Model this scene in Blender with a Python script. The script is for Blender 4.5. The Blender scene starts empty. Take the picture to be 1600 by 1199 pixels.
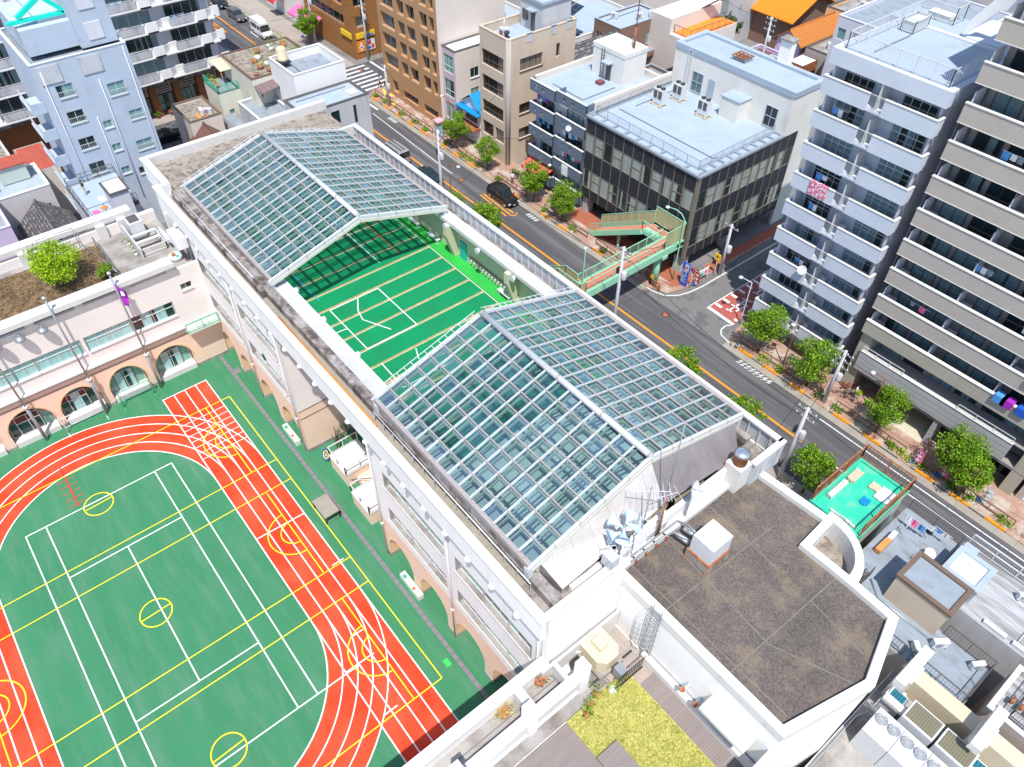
import bpy, math, random
from mathutils import Vector, Matrix
R = math.radians
SC = bpy.context.scene
COL = SC.collection
# ------------------------------------------------------------------ camera, world, sun, exposure
cd = bpy.data.cameras.new('camera'); cam = bpy.data.objects.new('camera', cd); COL.objects.link(cam)
cd.sensor_width = 36; cd.lens = 26.907; cd.clip_start = 0.5; cd.clip_end = 2000
cam.matrix_world = Matrix(((0.630128, -0.564499, 0.533179, 0), (0.776431, 0.449521, -0.441685, 0), (0.009656, 0.692295, 0.72155, 52), (0, 0, 0, 1)))
SC.camera = cam
SUN_EL, SUN_AZ = 64.5, -36.5            # azimuth measured from +x towards +y
w = bpy.data.worlds.new('World'); SC.world = w; w.use_nodes = True
nt = w.node_tree; nt.nodes.clear()
sky = nt.nodes.new('ShaderNodeTexSky'); sky.sky_type = 'NISHITA'; sky.sun_disc = False
sky.sun_elevation = R(SUN_EL); sky.sun_rotation = R(90 - SUN_AZ)
sky.air_density = 1.0; sky.dust_density = 0.6; sky.ozone_density = 1.2
bg = nt.nodes.new('ShaderNodeBackground'); bg.inputs[1].default_value = 0.15
wo = nt.nodes.new('ShaderNodeOutputWorld')
nt.links.new(sky.outputs[0], bg.inputs[0]); nt.links.new(bg.outputs[0], wo.inputs[0])
sl = bpy.data.lights.new('sun', 'SUN'); sl.energy = 3.75; sl.angle = R(0.5); sl.color = (1, .965, .91)
so = bpy.data.objects.new('sun', sl); COL.objects.link(so)
sd = Vector((math.cos(R(SUN_EL))*math.cos(R(SUN_AZ)), math.cos(R(SUN_EL))*math.sin(R(SUN_AZ)), math.sin(R(SUN_EL))))
so.rotation_euler = sd.to_track_quat('Z', 'Y').to_euler(); so.location = sd*150
SC.view_settings.view_transform = 'Standard'; SC.view_settings.look = 'None'
SC.view_settings.exposure = 0.55; SC.view_settings.gamma = 1
SC.cycles.max_bounces = 8; SC.cycles.transparent_max_bounces = 12
SC.cycles.diffuse_bounces = 3; SC.cycles.glossy_bounces = 3
random.seed(7)
rnd = random.uniform

# ------------------------------------------------------------------ materials
MATS = {}
def L(c):   # sRGB 0-255 -> linear
    return tuple(((v/255)/12.92 if v/255 <= .04045 else ((v/255+.055)/1.055)**2.4) for v in c)
def mat(name, col, rough=.75, var=.12, sc=1.2, metal=0, spec=.3, dirt=None, dsc=.25, dlo=.5, dhi=.75, bump=0, stretch=None, lines=None, fine=0):
    """procedural surface: base colour with noise, optional dirt patches, vertical stretch and joint lines"""
    if name in MATS: return MATS[name]
    m = bpy.data.materials.new(name); m.use_nodes = True; t = m.node_tree; N = t.nodes; K = t.links
    b = N['Principled BSDF']; b.inputs['Roughness'].default_value = rough; b.inputs['Metallic'].default_value = metal
    b.inputs['Specular IOR Level'].default_value = spec
    tc = N.new('ShaderNodeTexCoord'); mp = N.new('ShaderNodeMapping'); K.new(tc.outputs['Object'], mp.inputs[0])
    if stretch: mp.inputs['Scale'].default_value = stretch
    nz = N.new('ShaderNodeTexNoise'); nz.inputs['Scale'].default_value = sc; nz.inputs['Detail'].default_value = 6
    K.new(mp.outputs[0], nz.inputs[0])
    mx = N.new('ShaderNodeMix'); mx.data_type = 'RGBA'
    K.new(nz.outputs[0], mx.inputs[0])
    mx.inputs[6].default_value = (*[max(0, c*(1-2*var)) for c in col], 1); mx.inputs[7].default_value = (*[min(1, c*(1+2*var)) for c in col], 1)
    out = mx.outputs[2]
    if fine:
        n3 = N.new('ShaderNodeTexNoise'); n3.inputs['Scale'].default_value = 14; n3.inputs['Detail'].default_value = 3
        K.new(tc.outputs['Object'], n3.inputs[0])
        r3 = N.new('ShaderNodeMapRange'); r3.inputs[1].default_value = .3; r3.inputs[2].default_value = .7
        r3.inputs[3].default_value = 1-fine; r3.inputs[4].default_value = 1+fine; K.new(n3.outputs[0], r3.inputs[0])
        vm = N.new('ShaderNodeVectorMath'); vm.operation = 'SCALE'; K.new(out, vm.inputs[0]); K.new(r3.outputs[0], vm.inputs['Scale']); out = vm.outputs[0]
    if dirt:
        n2 = N.new('ShaderNodeTexNoise'); n2.inputs['Scale'].default_value = dsc; n2.inputs['Detail'].default_value = 8; n2.inputs['Roughness'].default_value = .65
        K.new(mp.outputs[0], n2.inputs[0])
        rr = N.new('ShaderNodeMapRange'); rr.inputs[1].default_value = dlo; rr.inputs[2].default_value = dhi
        K.new(n2.outputs[0], rr.inputs[0])
        m2 = N.new('ShaderNodeMix'); m2.data_type = 'RGBA'; K.new(rr.outputs[0], m2.inputs[0]); K.new(out, m2.inputs[6])
        m2.inputs[7].default_value = (*dirt, 1); out = m2.outputs[2]
    if lines:   # (sx, sy, sz, dark factor, width) joints every 1/s metres
        for ax, s in enumerate(lines[:3]):
            if not s: continue
            sp = N.new('ShaderNodeSeparateXYZ'); K.new(tc.outputs['Object'], sp.inputs[0])
            a = N.new('ShaderNodeMath'); a.operation = 'MULTIPLY'; K.new(sp.outputs[ax], a.inputs[0]); a.inputs[1].default_value = s
            fr_ = N.new('ShaderNodeMath'); fr_.operation = 'FRACT'; K.new(a.outputs[0], fr_.inputs[0])
            lt = N.new('ShaderNodeMath'); lt.operation = 'LESS_THAN'; K.new(fr_.outputs[0], lt.inputs[0]); lt.inputs[1].default_value = lines[4]*s
            m3 = N.new('ShaderNodeMix'); m3.data_type = 'RGBA'; K.new(lt.outputs[0], m3.inputs[0]); K.new(out, m3.inputs[6])
            m3.inputs[7].default_value = (*[c*lines[3] for c in col], 1); out = m3.outputs[2]
    K.new(out, b.inputs['Base Color'])
    if bump:
        bn = N.new('ShaderNodeTexNoise'); bn.inputs['Scale'].default_value = 9; bn.inputs['Detail'].default_value = 5
        K.new(tc.outputs['Object'], bn.inputs[0])
        bp = N.new('ShaderNodeBump'); bp.inputs['Strength'].default_value = bump; bp.inputs['Distance'].default_value = .05
        K.new(bn.outputs[0], bp.inputs['Height']); K.new(bp.outputs[0], b.inputs['Normal'])
    MATS[name] = m; return m
def mwin(name, dark, pale, share, fold=9):
    """window pane: dark glossy glass, on some panes a pale curtain with folds close behind it"""
    m = bpy.data.materials.new(name); m.use_nodes = True; t = m.node_tree; N = t.nodes; K = t.links
    b = N['Principled BSDF']; b.inputs['Roughness'].default_value = .06; b.inputs['Specular IOR Level'].default_value = .6
    oi = N.new('ShaderNodeObjectInfo'); tc = N.new('ShaderNodeTexCoord')
    nz = N.new('ShaderNodeTexNoise'); nz.inputs['Scale'].default_value = .9; nz.inputs['Detail'].default_value = 0; nz.noise_dimensions = '4D'
    mz = N.new('ShaderNodeMapping'); mz.inputs['Scale'].default_value = (1, 1, 0); K.new(tc.outputs['Object'], mz.inputs[0]); K.new(mz.outputs[0], nz.inputs[0]); K.new(oi.outputs['Random'], nz.inputs['W'])
    wv = N.new('ShaderNodeTexNoise'); wv.inputs['Scale'].default_value = fold; mp = N.new('ShaderNodeMapping')
    mp.inputs['Scale'].default_value = (1, 1, .05); K.new(tc.outputs['Object'], mp.inputs[0]); K.new(mp.outputs[0], wv.inputs[0])
    mc = N.new('ShaderNodeMix'); mc.data_type = 'RGBA'; K.new(wv.outputs[0], mc.inputs[0])
    mc.inputs[6].default_value = (*[c*.45 for c in pale], 1); mc.inputs[7].default_value = (*[min(1, c*1.4) for c in pale], 1)
    ad = N.new('ShaderNodeMath'); ad.operation = 'ADD'; K.new(nz.outputs[0], ad.inputs[0]); K.new(oi.outputs['Random'], ad.inputs[1])
    gt = N.new('ShaderNodeMath'); gt.operation = 'GREATER_THAN'; K.new(ad.outputs[0], gt.inputs[0]); gt.inputs[1].default_value = .5 + (1-share)
    md = N.new('ShaderNodeMix'); md.data_type = 'RGBA'; K.new(gt.outputs[0], md.inputs[0]); K.new(mc.outputs[2], md.inputs[7])
    md.inputs[6].default_value = (*dark, 1); K.new(md.outputs[2], b.inputs['Base Color'])
    MATS[name] = m; return m
def mglass(name, tint, refl):
    m = bpy.data.materials.new(name); m.use_nodes = True; t = m.node_tree; N = t.nodes; K = t.links
    N.remove(N['Principled BSDF'])
    tr = N.new('ShaderNodeBsdfTransparent'); tr.inputs[0].default_value = (*tint, 1)
    gl = N.new('ShaderNodeBsdfGlossy'); gl.inputs['Roughness'].default_value = .05
    gl.inputs[0].default_value = (.8, .9, .95, 1)
    gm = N.new('ShaderNodeNewGeometry'); tc = N.new('ShaderNodeTexCoord'); nz = N.new('ShaderNodeTexNoise'); nz.inputs['Scale'].default_value = .8
    K.new(tc.outputs['Object'], nz.inputs[0]); av = N.new('ShaderNodeMath'); av.operation = 'MULTIPLY'; K.new(gm.outputs['Random Per Island'], av.inputs[0]); K.new(nz.outputs[0], av.inputs[1])
    mr = N.new('ShaderNodeMapRange'); mr.inputs[2].default_value = .5; mr.inputs[3].default_value = refl*.45; mr.inputs[4].default_value = refl*1.7; K.new(av.outputs[0], mr.inputs[0])
    ct = N.new('ShaderNodeMix'); ct.data_type = 'RGBA'; K.new(gm.outputs['Random Per Island'], ct.inputs[0]); ct.inputs[6].default_value = (*[c*.82 for c in tint], 1); ct.inputs[7].default_value = (*[min(1, c*1.08) for c in tint], 1); K.new(ct.outputs[2], tr.inputs[0])
    mx = N.new('ShaderNodeMixShader'); K.new(mr.outputs[0], mx.inputs[0]); K.new(tr.outputs[0], mx.inputs[1]); K.new(gl.outputs[0], mx.inputs[2])
    K.new(mx.outputs[0], N['Material Output'].inputs[0]); MATS[name] = m; return m
def mleaf(name, dark, light):
    m = bpy.data.materials.new(name); m.use_nodes = True; t = m.node_tree; N = t.nodes; K = t.links
    b = N['Principled BSDF']; b.inputs['Roughness'].default_value = .55; b.inputs['Specular IOR Level'].default_value = .25
    g = N.new('ShaderNodeNewGeometry'); cr = N.new('ShaderNodeValToRGB'); K.new(g.outputs['Random Per Island'], cr.inputs[0])
    cr.color_ramp.elements[0].color = (*dark, 1); cr.color_ramp.elements[1].color = (*light, 1)
    K.new(cr.outputs[0], b.inputs['Base Color'])
    tl = N.new('ShaderNodeBsdfTranslucent'); K.new(cr.outputs[0], tl.inputs[0])
    mx = N.new('ShaderNodeMixShader'); mx.inputs[0].default_value = .3
    K.new(b.outputs[0], mx.inputs[1]); K.new(tl.outputs[0], mx.inputs[2]); K.new(mx.outputs[0], N['Material Output'].inputs[0])
    MATS[name] = m; return m

# ------------------------------------------------------------------ mesh builder and object helpers
ORG = {}
class MB:
    def __init__(s): s.v = []; s.f = []; s.m = []; s.sm = []
    def face(s, pts, m=0, smooth=False):
        n = len(s.v); s.v += [tuple(p) for p in pts]; s.f.append(tuple(range(n, n+len(pts)))); s.m.append(m); s.sm.append(smooth); return s
    def box(s, x0, x1, y0, y1, z0, z1, m=0, mt=None, skip=''):
        if x1 < x0: x0, x1 = x1, x0
        if y1 < y0: y0, y1 = y1, y0
        P = [(x0,y0,z0),(x1,y0,z0),(x1,y1,z0),(x0,y1,z0),(x0,y0,z1),(x1,y0,z1),(x1,y1,z1),(x0,y1,z1)]
        n = len(s.v); s.v += P
        for k, q in (('b',(3,2,1,0)),('t',(4,5,6,7)),('s',(0,1,5,4)),('e',(1,2,6,5)),('n',(2,3,7,6)),('w',(3,0,4,7))):
            if k in skip: continue
            s.f.append(tuple(n+i for i in q)); s.m.append(mt if (k == 't' and mt is not None) else m); s.sm.append(False)
        return s
    def prism(s, xy, z0, z1, m=0, mt=None, bottom=True):
        n = len(xy); A = [(x, y, z0) for x, y in xy]; B = [(x, y, z1) for x, y in xy]
        for i in range(n):
            j = (i+1) % n; s.face([A[i], A[j], B[j], B[i]], m)
        s.face(B, m if mt is None else mt)
        if bottom: s.face(A[::-1], m)
        return s
    def ring(s, inner, outer, z0, z1, m=0):      # closed band between two outlines with equal counts
        n = len(inner)
        for i in range(n):
            j = (i+1) % n
            a, b, c, d = outer[i], outer[j], inner[j], inner[i]
            s.face([(*a, z1), (*b, z1), (*c, z1), (*d, z1)], m)
            s.face([(*a, z0), (*b, z0), (*b, z1), (*a, z1)], m)
            s.face([(*d, z1), (*c, z1), (*c, z0), (*d, z0)], m)
        return s
    def bar(s, a, b, w=.05, h=None, m=0, up=(0,0,1)):   # square bar between two points
        a = Vector(a); b = Vector(b); d = (b-a); l = d.length
        if l < 1e-6: return s
        d /= l; u = Vector(up)
        if abs(d.dot(u)) > .98: u = Vector((1,0,0))
        r = d.cross(u).normalized(); u = r.cross(d).normalized(); h = w if h is None else h
        c = []
        for q in (a, b):
            for sx, sy in ((-1,-1),(1,-1),(1,1),(-1,1)): c.append(q + r*sx*w/2 + u*sy*h/2)
        n = len(s.v); s.v += [tuple(p) for p in c]
        for q in ((0,1,5,4),(1,2,6,5),(2,3,7,6),(3,0,4,7),(0,3,2,1),(4,5,6,7)):
            s.f.append(tuple(n+i for i in q)); s.m.append(m); s.sm.append(False)
        return s
    def tube(s, pts, r=.03, n=7, m=0, r2=None, cap=True):
        pts = [Vector(p) for p in pts]; rings = []; k = len(pts)
        for i, p in enumerate(pts):
            d = (pts[min(i+1, k-1)] - pts[max(i-1, 0)]).normalized()
            u = Vector((0,0,1)) if abs(d.z) < .95 else Vector((1,0,0))
            a = d.cross(u).normalized(); b = d.cross(a).normalized()
            rr = r if r2 is None else r + (r2-r)*i/(k-1)
            st = len(s.v); s.v += [tuple(p + a*rr*math.cos(2*math.pi*j/n) + b*rr*math.sin(2*math.pi*j/n)) for j in range(n)]; rings.append(st)
        for i in range(k-1):
            for j in range(n):
                j2 = (j+1) % n; s.f.append((rings[i]+j, rings[i]+j2, rings[i+1]+j2, rings[i+1]+j)); s.m.append(m); s.sm.append(True)
        if cap:
            s.f.append(tuple(rings[0]+j for j in range(n))[::-1]); s.m.append(m); s.sm.append(False)
            s.f.append(tuple(rings[-1]+j for j in range(n))); s.m.append(m); s.sm.append(False)
        return s
    def lathe(s, c, prof, n=16, m=0, axis='z'):   # prof: (radius, height)
        st = []
        for r, h in prof:
            st.append(len(s.v))
            for j in range(n):
                a = 2*math.pi*j/n; p = (r*math.cos(a), r*math.sin(a), h)
                if axis == 'x': p = (h, p[0], p[1])
                if axis == 'y': p = (p[0], h, p[1])
                s.v.append((c[0]+p[0], c[1]+p[1], c[2]+p[2]))
        for i in range(len(prof)-1):
            for j in range(n):
                j2 = (j+1) % n; s.f.append((st[i]+j, st[i]+j2, st[i+1]+j2, st[i+1]+j)); s.m.append(m); s.sm.append(True)
        s.f.append(tuple(st[-1]+j for j in range(n))); s.m.append(m); s.sm.append(False)
        s.f.append(tuple(st[0]+j for j in range(n))[::-1]); s.m.append(m); s.sm.append(False)
        return s
    def build(s, name, mats, parent=None, label=None, loc=None):
        o_ = ORG.get(parent.name, (0,0,0)) if parent else (loc or (0,0,0))
        me = bpy.data.meshes.new(name)
        me.from_pydata([(x-o_[0], y-o_[1], z-o_[2]) for x, y, z in s.v], [], s.f)
        if not isinstance(mats, (list, tuple)): mats = [mats]
        for q in mats: me.materials.append(MATS[q] if isinstance(q, str) else q)
        me.polygons.foreach_set('material_index', s.m); me.polygons.foreach_set('use_smooth', s.sm); me.update()
        o = bpy.data.objects.new(name, me); COL.objects.link(o)
        if parent: o.parent = parent
        else: o.location = o_
        ORG[o.name] = o_
        if label: o['label'] = label
        return o
def tag(o, label=None, cat=None, group=None, kind=None):
    if label: o['label'] = label
    if cat: o['category'] = cat
    if group: o['group'] = group
    if kind: o['kind'] = kind
    return o
def thing(name, label, cat, loc=(0,0,0), group=None, local=False, rz=0):
    o = bpy.data.objects.new(name, None); COL.objects.link(o); o.location = loc; o.rotation_euler = (0,0,rz)
    o.empty_display_size = .3
    ORG[o.name] = (0,0,0) if local else tuple(loc)
    return tag(o, label, cat, group)
def struct(mb, name, mats): return tag(mb.build(name, mats), kind='structure')
def single(mb, name, mats, label, cat, loc, group=None): return tag(mb.build(name, mats, None, None, loc), label, cat, group)
KIDS = {}
def copy_tree(o, loc=None, rz=None, label=None, group=None, parent=None, scale=None):
    c = o.copy(); COL.objects.link(c)
    if parent: c.parent = parent
    else:
        if loc is not None: c.location = loc
        if rz is not None: c.rotation_euler = (0,0,rz)
        if scale: c.scale = scale
        if label: c['label'] = label
        if group: c['group'] = group; o['group'] = group
    for ch in list(o.children):
        if ch.name in COL.objects: copy_tree(ch, parent=c)
    return c
# facade frames: S faces -y, E faces +x, N faces +y, W faces -x ; u is x or y
def fr(side, at):
    if side == 'S': return lambda u, z, d=0: (u, at+d, z)
    if side == 'N': return lambda u, z, d=0: (u, at-d, z)
    if side == 'E': return lambda u, z, d=0: (at-d, u, z)
    return lambda u, z, d=0: (at+d, u, z)
def facade(mb, F, u0, u1, z0, z1, holes, depth=.22, m=0, mrev=None):
    us = sorted(set([u0, u1] + [h[0] for h in holes] + [h[1] for h in holes])); zs = sorted(set([z0, z1] + [h[2] for h in holes] + [h[3] for h in holes]))
    us = [u for u in us if u0-1e-6 <= u <= u1+1e-6]; zs = [z for z in zs if z0-1e-6 <= z <= z1+1e-6]
    for j in range(len(zs)-1):
        run = None
        for i in range(len(us)-1):
            uc = (us[i]+us[i+1])/2; zc = (zs[j]+zs[j+1])/2
            inh = any(h[0] < uc < h[1] and h[2] < zc < h[3] for h in holes)
            if not inh:
                run = [us[i], us[i+1]] if run is None else [run[0], us[i+1]]
            if (inh or i == len(us)-2) and run:
                a, b = run; mb.face([F(a, zs[j]), F(b, zs[j]), F(b, zs[j+1]), F(a, zs[j+1])], m); run = None
    k = m if mrev is None else mrev
    for a, b, c, d in holes:
        mb.face([F(a,c), F(b,c), F(b,c,depth), F(a,c,depth)], k); mb.face([F(a,d), F(b,d), F(b,d,depth), F(a,d,depth)], k)
        mb.face([F(a,c), F(a,d), F(a,d,depth), F(a,c,depth)], k); mb.face([F(b,c), F(b,d), F(b,d,depth), F(b,c,depth)], k)
    return mb
def fbox(mb, F, a, b, c, d, n, f, m=0):   # box in facade space between depths n (near) and f (far)
    P = [F(u, z, q) for u, z, q in ((a,c,n),(b,c,n),(b,c,f),(a,c,f),(a,d,n),(b,d,n),(b,d,f),(a,d,f))]
    xs, ys, zs = zip(*P); return mb.box(min(xs), max(xs), min(ys), max(ys), min(zs), max(zs), m)
def window(parent, F, a, b, c, d, depth=.14, n=2, mf='frame', mp='pane', transom=None, sill=None, grille=None, name='window'):
    w_ = .05; f_ = MB()
    fbox(f_, F, a, a+w_, c, d, depth-.06, depth+.02); fbox(f_, F, b-w_, b, c, d, depth-.06, depth+.02)
    fbox(f_, F, a+w_, b-w_, c, c+w_, depth-.06, depth+.02); fbox(f_, F, a+w_, b-w_, d-w_, d, depth-.06, depth+.02)
    for i in range(1, n):
        u = a + (b-a)*i/n; fbox(f_, F, u-w_/2, u+w_/2, c+w_, d-w_, depth-.05, depth+.02)
    if transom:
        z = c + (d-c)*transom; fbox(f_, F, a+w_, b-w_, z-.03, z+.03, depth-.057, depth+.02)
    if sill: fbox(f_, F, a-.06, b+.06, c-.1, c-.003, -.1, .02)
    if grille:
        g0, g1 = grille
        for z in (g0, g1): fbox(f_, F, a-.03, b+.03, z-.02, z+.02, -.09, -.05)
        k = max(3, int((b-a)/.16))
        for i in range(k+1):
            u = a + (b-a)*i/k; fbox(f_, F, u-.012, u+.012, g0+.02, g1-.02, -.08, -.06)
    fo = f_.build(name, mf, parent)
    p_ = MB(); p_.face([F(a+.02, c+.02, depth), F(b-.02, c+.02, depth), F(b-.02, d-.02, depth), F(a+.02, d-.02, depth)])
    p_.build('pane', mp, fo)
    return fo
def rail(mb, pts, h=1.1, step=.15, w=.03, posts=1.5, m=0, low=.12, bars=True, solid=None):
    """railing along a polyline of floor points"""
    for a, b in zip(pts, pts[1:]):
        a = Vector(a); b = Vector(b); l = (b-a).length; Z = Vector((0,0,1))
        mb.bar(a+Z*h, b+Z*h, w*1.5, m=m); mb.bar(a+Z*low, b+Z*low, w, m=m)
        n = max(1, round(l/posts))
        for i in range(n+1):
            p = a.lerp(b, i/n); mb.bar(p, p+Z*h, w*1.4, m=m)
        if bars:
            n = max(1, round(l/step))
            for i in range(1, n):
                p = a.lerp(b, i/n); mb.bar(p+Z*low, p+Z*h, w*.5, m=m)
    return mb
def text(s, size, loc, rot, mt, parent=None, name='lettering', ext=.01, align='CENTER', label=None):
    c = bpy.data.curves.new(name, 'FONT'); c.body = s; c.size = size; c.extrude = ext; c.align_x = align; c.align_y = 'CENTER'
    o = bpy.data.objects.new(name, c); COL.objects.link(o)
    dg = bpy.context.evaluated_depsgraph_get(); me = bpy.data.meshes.new_from_object(o.evaluated_get(dg))
    bpy.data.objects.remove(o); me.materials.clear(); me.materials.append(MATS[mt])
    o = bpy.data.objects.new(name, me); COL.objects.link(o); o.rotation_euler = rot
    if parent:
        g = ORG.get(parent.name, (0,0,0)); o.parent = parent; o.location = (loc[0]-g[0], loc[1]-g[1], loc[2]-g[2])
    else: o.location = loc
    if label: o['label'] = label
    return o
# ------------------------------------------------------------------ shared materials
mat('asphalt', (.085,.082,.088), .9, .12, .5, fine=.14, dirt=(.135,.13,.13), dsc=.8, dlo=.48, dhi=.62, stretch=(.06,1.3,1))
mat('asphalt_light', (.17,.165,.16), .9, .12, .5, fine=.14, dirt=(.115,.113,.118), dsc=.5, dlo=.5, dhi=.6)
mat('ground', (.2,.19,.18), .9, .2, .3, dirt=(.12,.12,.11), dsc=.1)
mat('gutter', (.31,.28,.235), .85, .12, .8, fine=.08, lines=(.6,0,0,.6,.03))
mat('paving', (.36,.22,.165), .85, .12, .7, fine=.18, lines=(.5,.5,0,.8,.03), dirt=(.45,.38,.32), dsc=.5, dlo=.5, dhi=.6)
mat('paving_grey', (.33,.29,.26), .85, .1, .7, fine=.1, lines=(.8,.8,0,.75,.03), dirt=(.4,.3,.25), dsc=.4)
mat('brick_paving', (.36,.12,.07), .85, .15, 1.5, lines=(2.5,1.6,0,.55,.03), fine=.15)
mat('paint_white', (.8,.8,.79), .7, .04, 3, fine=.05)
mat('paint_worn', (.62,.62,.61), .7, .04, 3, dirt=(.2,.2,.2), dsc=3, dlo=.55, dhi=.7)
mat('paint_orange', (.72,.26,.015), .7, .08, 3)
mat('paint_yellow', (.9,.68,.02), .6, .06, 3)
mat('tactile', (.75,.5,.12), .8, .08, 3, fine=.12)
mat('paint_redroad', (.36,.1,.08), .85, .12, 2, fine=.1)
mat('court_green', (.042,.195,.092), .75, .07, .3, dirt=(.082,.215,.125), dsc=.5, dlo=.45, dhi=.7, stretch=(.35,2.0,1), spec=.2, fine=.07)
mat('track_red', (.66,.045,.012), .7, .06, .5, dirt=(.8,.09,.04), dsc=.25, dlo=.4, dhi=.7, spec=.25, fine=.05)
mat('white_wall', (.82,.8,.785), .8, .03, .6, fine=.015, dirt=(.6,.57,.54), dsc=.9, dlo=.55, dhi=.85, stretch=(1,1,.12))
mat('white_coping', (.64,.62,.59), .75, .05, .8, fine=.03, dirt=(.36,.31,.25), dsc=2.2, dlo=.58, dhi=.8)
mat('peach_wall', (.8,.59,.45), .85, .04, .5, fine=.03, dirt=(.76,.6,.5), dsc=.4, dlo=.5, dhi=.8)
mat('peach_trim', (.78,.5,.3), .8, .05, 1)
mat('pinkish_wall', (.78,.715,.68), .85, .05, .5, fine=.02)
mat('concrete', (.34,.32,.3), .9, .15, .6, fine=.12, dirt=(.16,.13,.11), dsc=.5, dlo=.45, dhi=.7)
mat('concrete_stained', (.33,.3,.28), .9, .15, .8, fine=.1, dirt=(.09,.07,.06), dsc=1.1, dlo=.42, dhi=.62, stretch=(1,1,.25))
mat('roof_dark', (.125,.105,.092), .95, .25, .3, fine=.45, dirt=(.23,.175,.115), dsc=.6, dlo=.5, dhi=.75)
mat('roof_pebble', (.3,.26,.215), .95, .2, 1.2, fine=.3, dirt=(.16,.13,.11), dsc=2, dlo=.48, dhi=.6)
mat('roof_blue', (.35,.42,.49), .8, .05, .4, fine=.04, lines=(.45,.3,0,.88,.03), dirt=(.3,.33,.36), dsc=.5, dlo=.52, dhi=.8)
mat('roof_bluegrey', (.26,.3,.34), .8, .08, .5, fine=.05, dirt=(.17,.17,.17), dsc=.6, dlo=.5, dhi=.75, stretch=(1,2.2,1))
mat('frame', (.62,.63,.63), .45, .04, 2, metal=.2)
mat('frame_dark', (.1,.09,.085), .5, .05, 2)
mat('frame_brown', (.16,.11,.08), .5, .05, 2)
mat('white_metal', (.6,.61,.62), .4, .03, 2)
mat('grey_metal', (.38,.4,.42), .4, .08, 2, metal=.6)
mat('dark_metal', (.05,.05,.055), .45, .1, 2, metal=.3)
mat('rust', (.3,.1,.045), .8, .25, 3, dirt=(.5,.25,.1), dsc=2)
mat('steel_bright', (.75,.77,.8), .3, .05, 1, metal=.9)
mat('black', (.015,.015,.018), .5, .05, 2)
mat('red', (.65,.03,.03), .5, .05, 2); mat('blue', (.02,.1,.5), .5, .05, 2); mat('yellow', (.85,.55,.03), .5, .05, 2)
mat('green_paint', (.05,.4,.25), .5, .08, 2); mat('orange', (.8,.25,.03), .6, .05, 2); mat('pink', (.85,.15,.35), .6, .06, 2)
mat('teal', (.03,.45,.4), .6, .05, 2); mat('skyblue', (.08,.3,.65), .6, .1, 2); mat('purple', (.35,.03,.4), .6, .08, 2)
mat('cream', (.58,.5,.36), .6, .05, 2, dirt=(.4,.33,.22), dsc=2, dlo=.6, dhi=.8)
mat('skin', (.6,.36,.24), .6, .04, 4); mat('hair', (.02,.015,.012), .5, .1, 8); mat('cloth_white', (.75,.76,.78), .8, .06, 6)
mat('cloth_dark', (.03,.035,.05), .8, .1, 6); mat('cloth_grey', (.25,.28,.32), .8, .1, 6)
mat('soil', (.13,.085,.055), .95, .3, 2, fine=.3, dirt=(.26,.17,.09), dsc=1.4, dlo=.45, dhi=.65)
mat('bark', (.14,.11,.08), .9, .2, 5); mat('pot', (.4,.16,.08), .8, .1, 4)
mat('wood_deck', (.24,.2,.185), .8, .12, 3, lines=(7,0,0,.6,.02), stretch=(2,.2,1)); mat('wood_orange', (.55,.25,.08), .7, .15, 4, lines=(0,0,5,.5,.05))
mwin('pane', (.012,.03,.035), (.2,.36,.36), .45); mwin('pane_dark', (.008,.014,.018), (.12,.16,.17), .35)
mwin('pane_teal', (.012,.035,.04), (.34,.58,.56), .8, 12); mwin('pane_green', (.02,.06,.05), (.2,.4,.33), .6)
mleaf('leaf', (.045,.13,.006), (.3,.5,.025)); mleaf('leaf_bright', (.13,.27,.006), (.5,.68,.02)); mleaf('leaf_dark', (.02,.06,.012), (.1,.2,.03))
mleaf('leaf_lawn', (.26,.3,.04), (.78,.72,.22)); mat('lawn_soil', (.42,.38,.12), .95, .2, 2, fine=.2, dirt=(.2,.25,.05), dsc=1.3); mleaf('leaf_flower', (.06,.2,.01), (.85,.12,.15))

# ------------------------------------------------------------------ ground, roads, pavements
struct(MB().box(-420, 200, -200, 420, -1.2, -.03), 'ground', 'ground')
struct(MB().box(-400, 200, 43.4, 51.4, -.02, 0).box(-107, -98, -150, 43.4, -.02, 0).box(-107, -98, 52.2, 300, -.02, 0)
       .box(-107, -98, 51.4, 52.2, -.02, .001), 'road', 'asphalt')
struct(MB().prism([(-40.5,51.4),(-29.5,51.4),(-29.5,52.2),(-30.3,53.2),(-30.6,54.4),(-30.6,150),(-37.6,150),(-37.6,54.6),(-38.3,52.8),(-40.5,52.2)], -.02, .003), 'side_road', 'asphalt_light')
g = MB().box(-98, -40.5, 51.4, 52.2, 0, .03).box(-29.5, 60, 51.4, 52.2, 0, .03).box(-300, -107, 51.4, 52.2, 0, .03).box(-98, 60, 42.6, 43.4, 0, .03)
struct(g, 'gutter', 'gutter')
struct(MB().prism([(-98,53.6),(-96.6,52.2),(-40.5,52.2),(-38.4,53.1),(-37.8,54.9),(-37.8,70),(-39,70),(-39,57),(-98,57.5)], 0, .12)
       .prism([(-30.2,54.4),(-29.2,52.2),(60,52.2),(60,61),(-30.2,61)], 0, .12), 'pavement', 'paving')
struct(MB().box(-98, 60, 38.6, 42.6, 0, .12).box(-300, -107, 52.2, 56, 0, .12).box(-300, -107, 38, 42.6, 0, .12).box(-111, -107, -60, 38, 0, .12).box(-98, -96, -60, 38, 0, .12), 'near_pavement', 'paving_grey')
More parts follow.
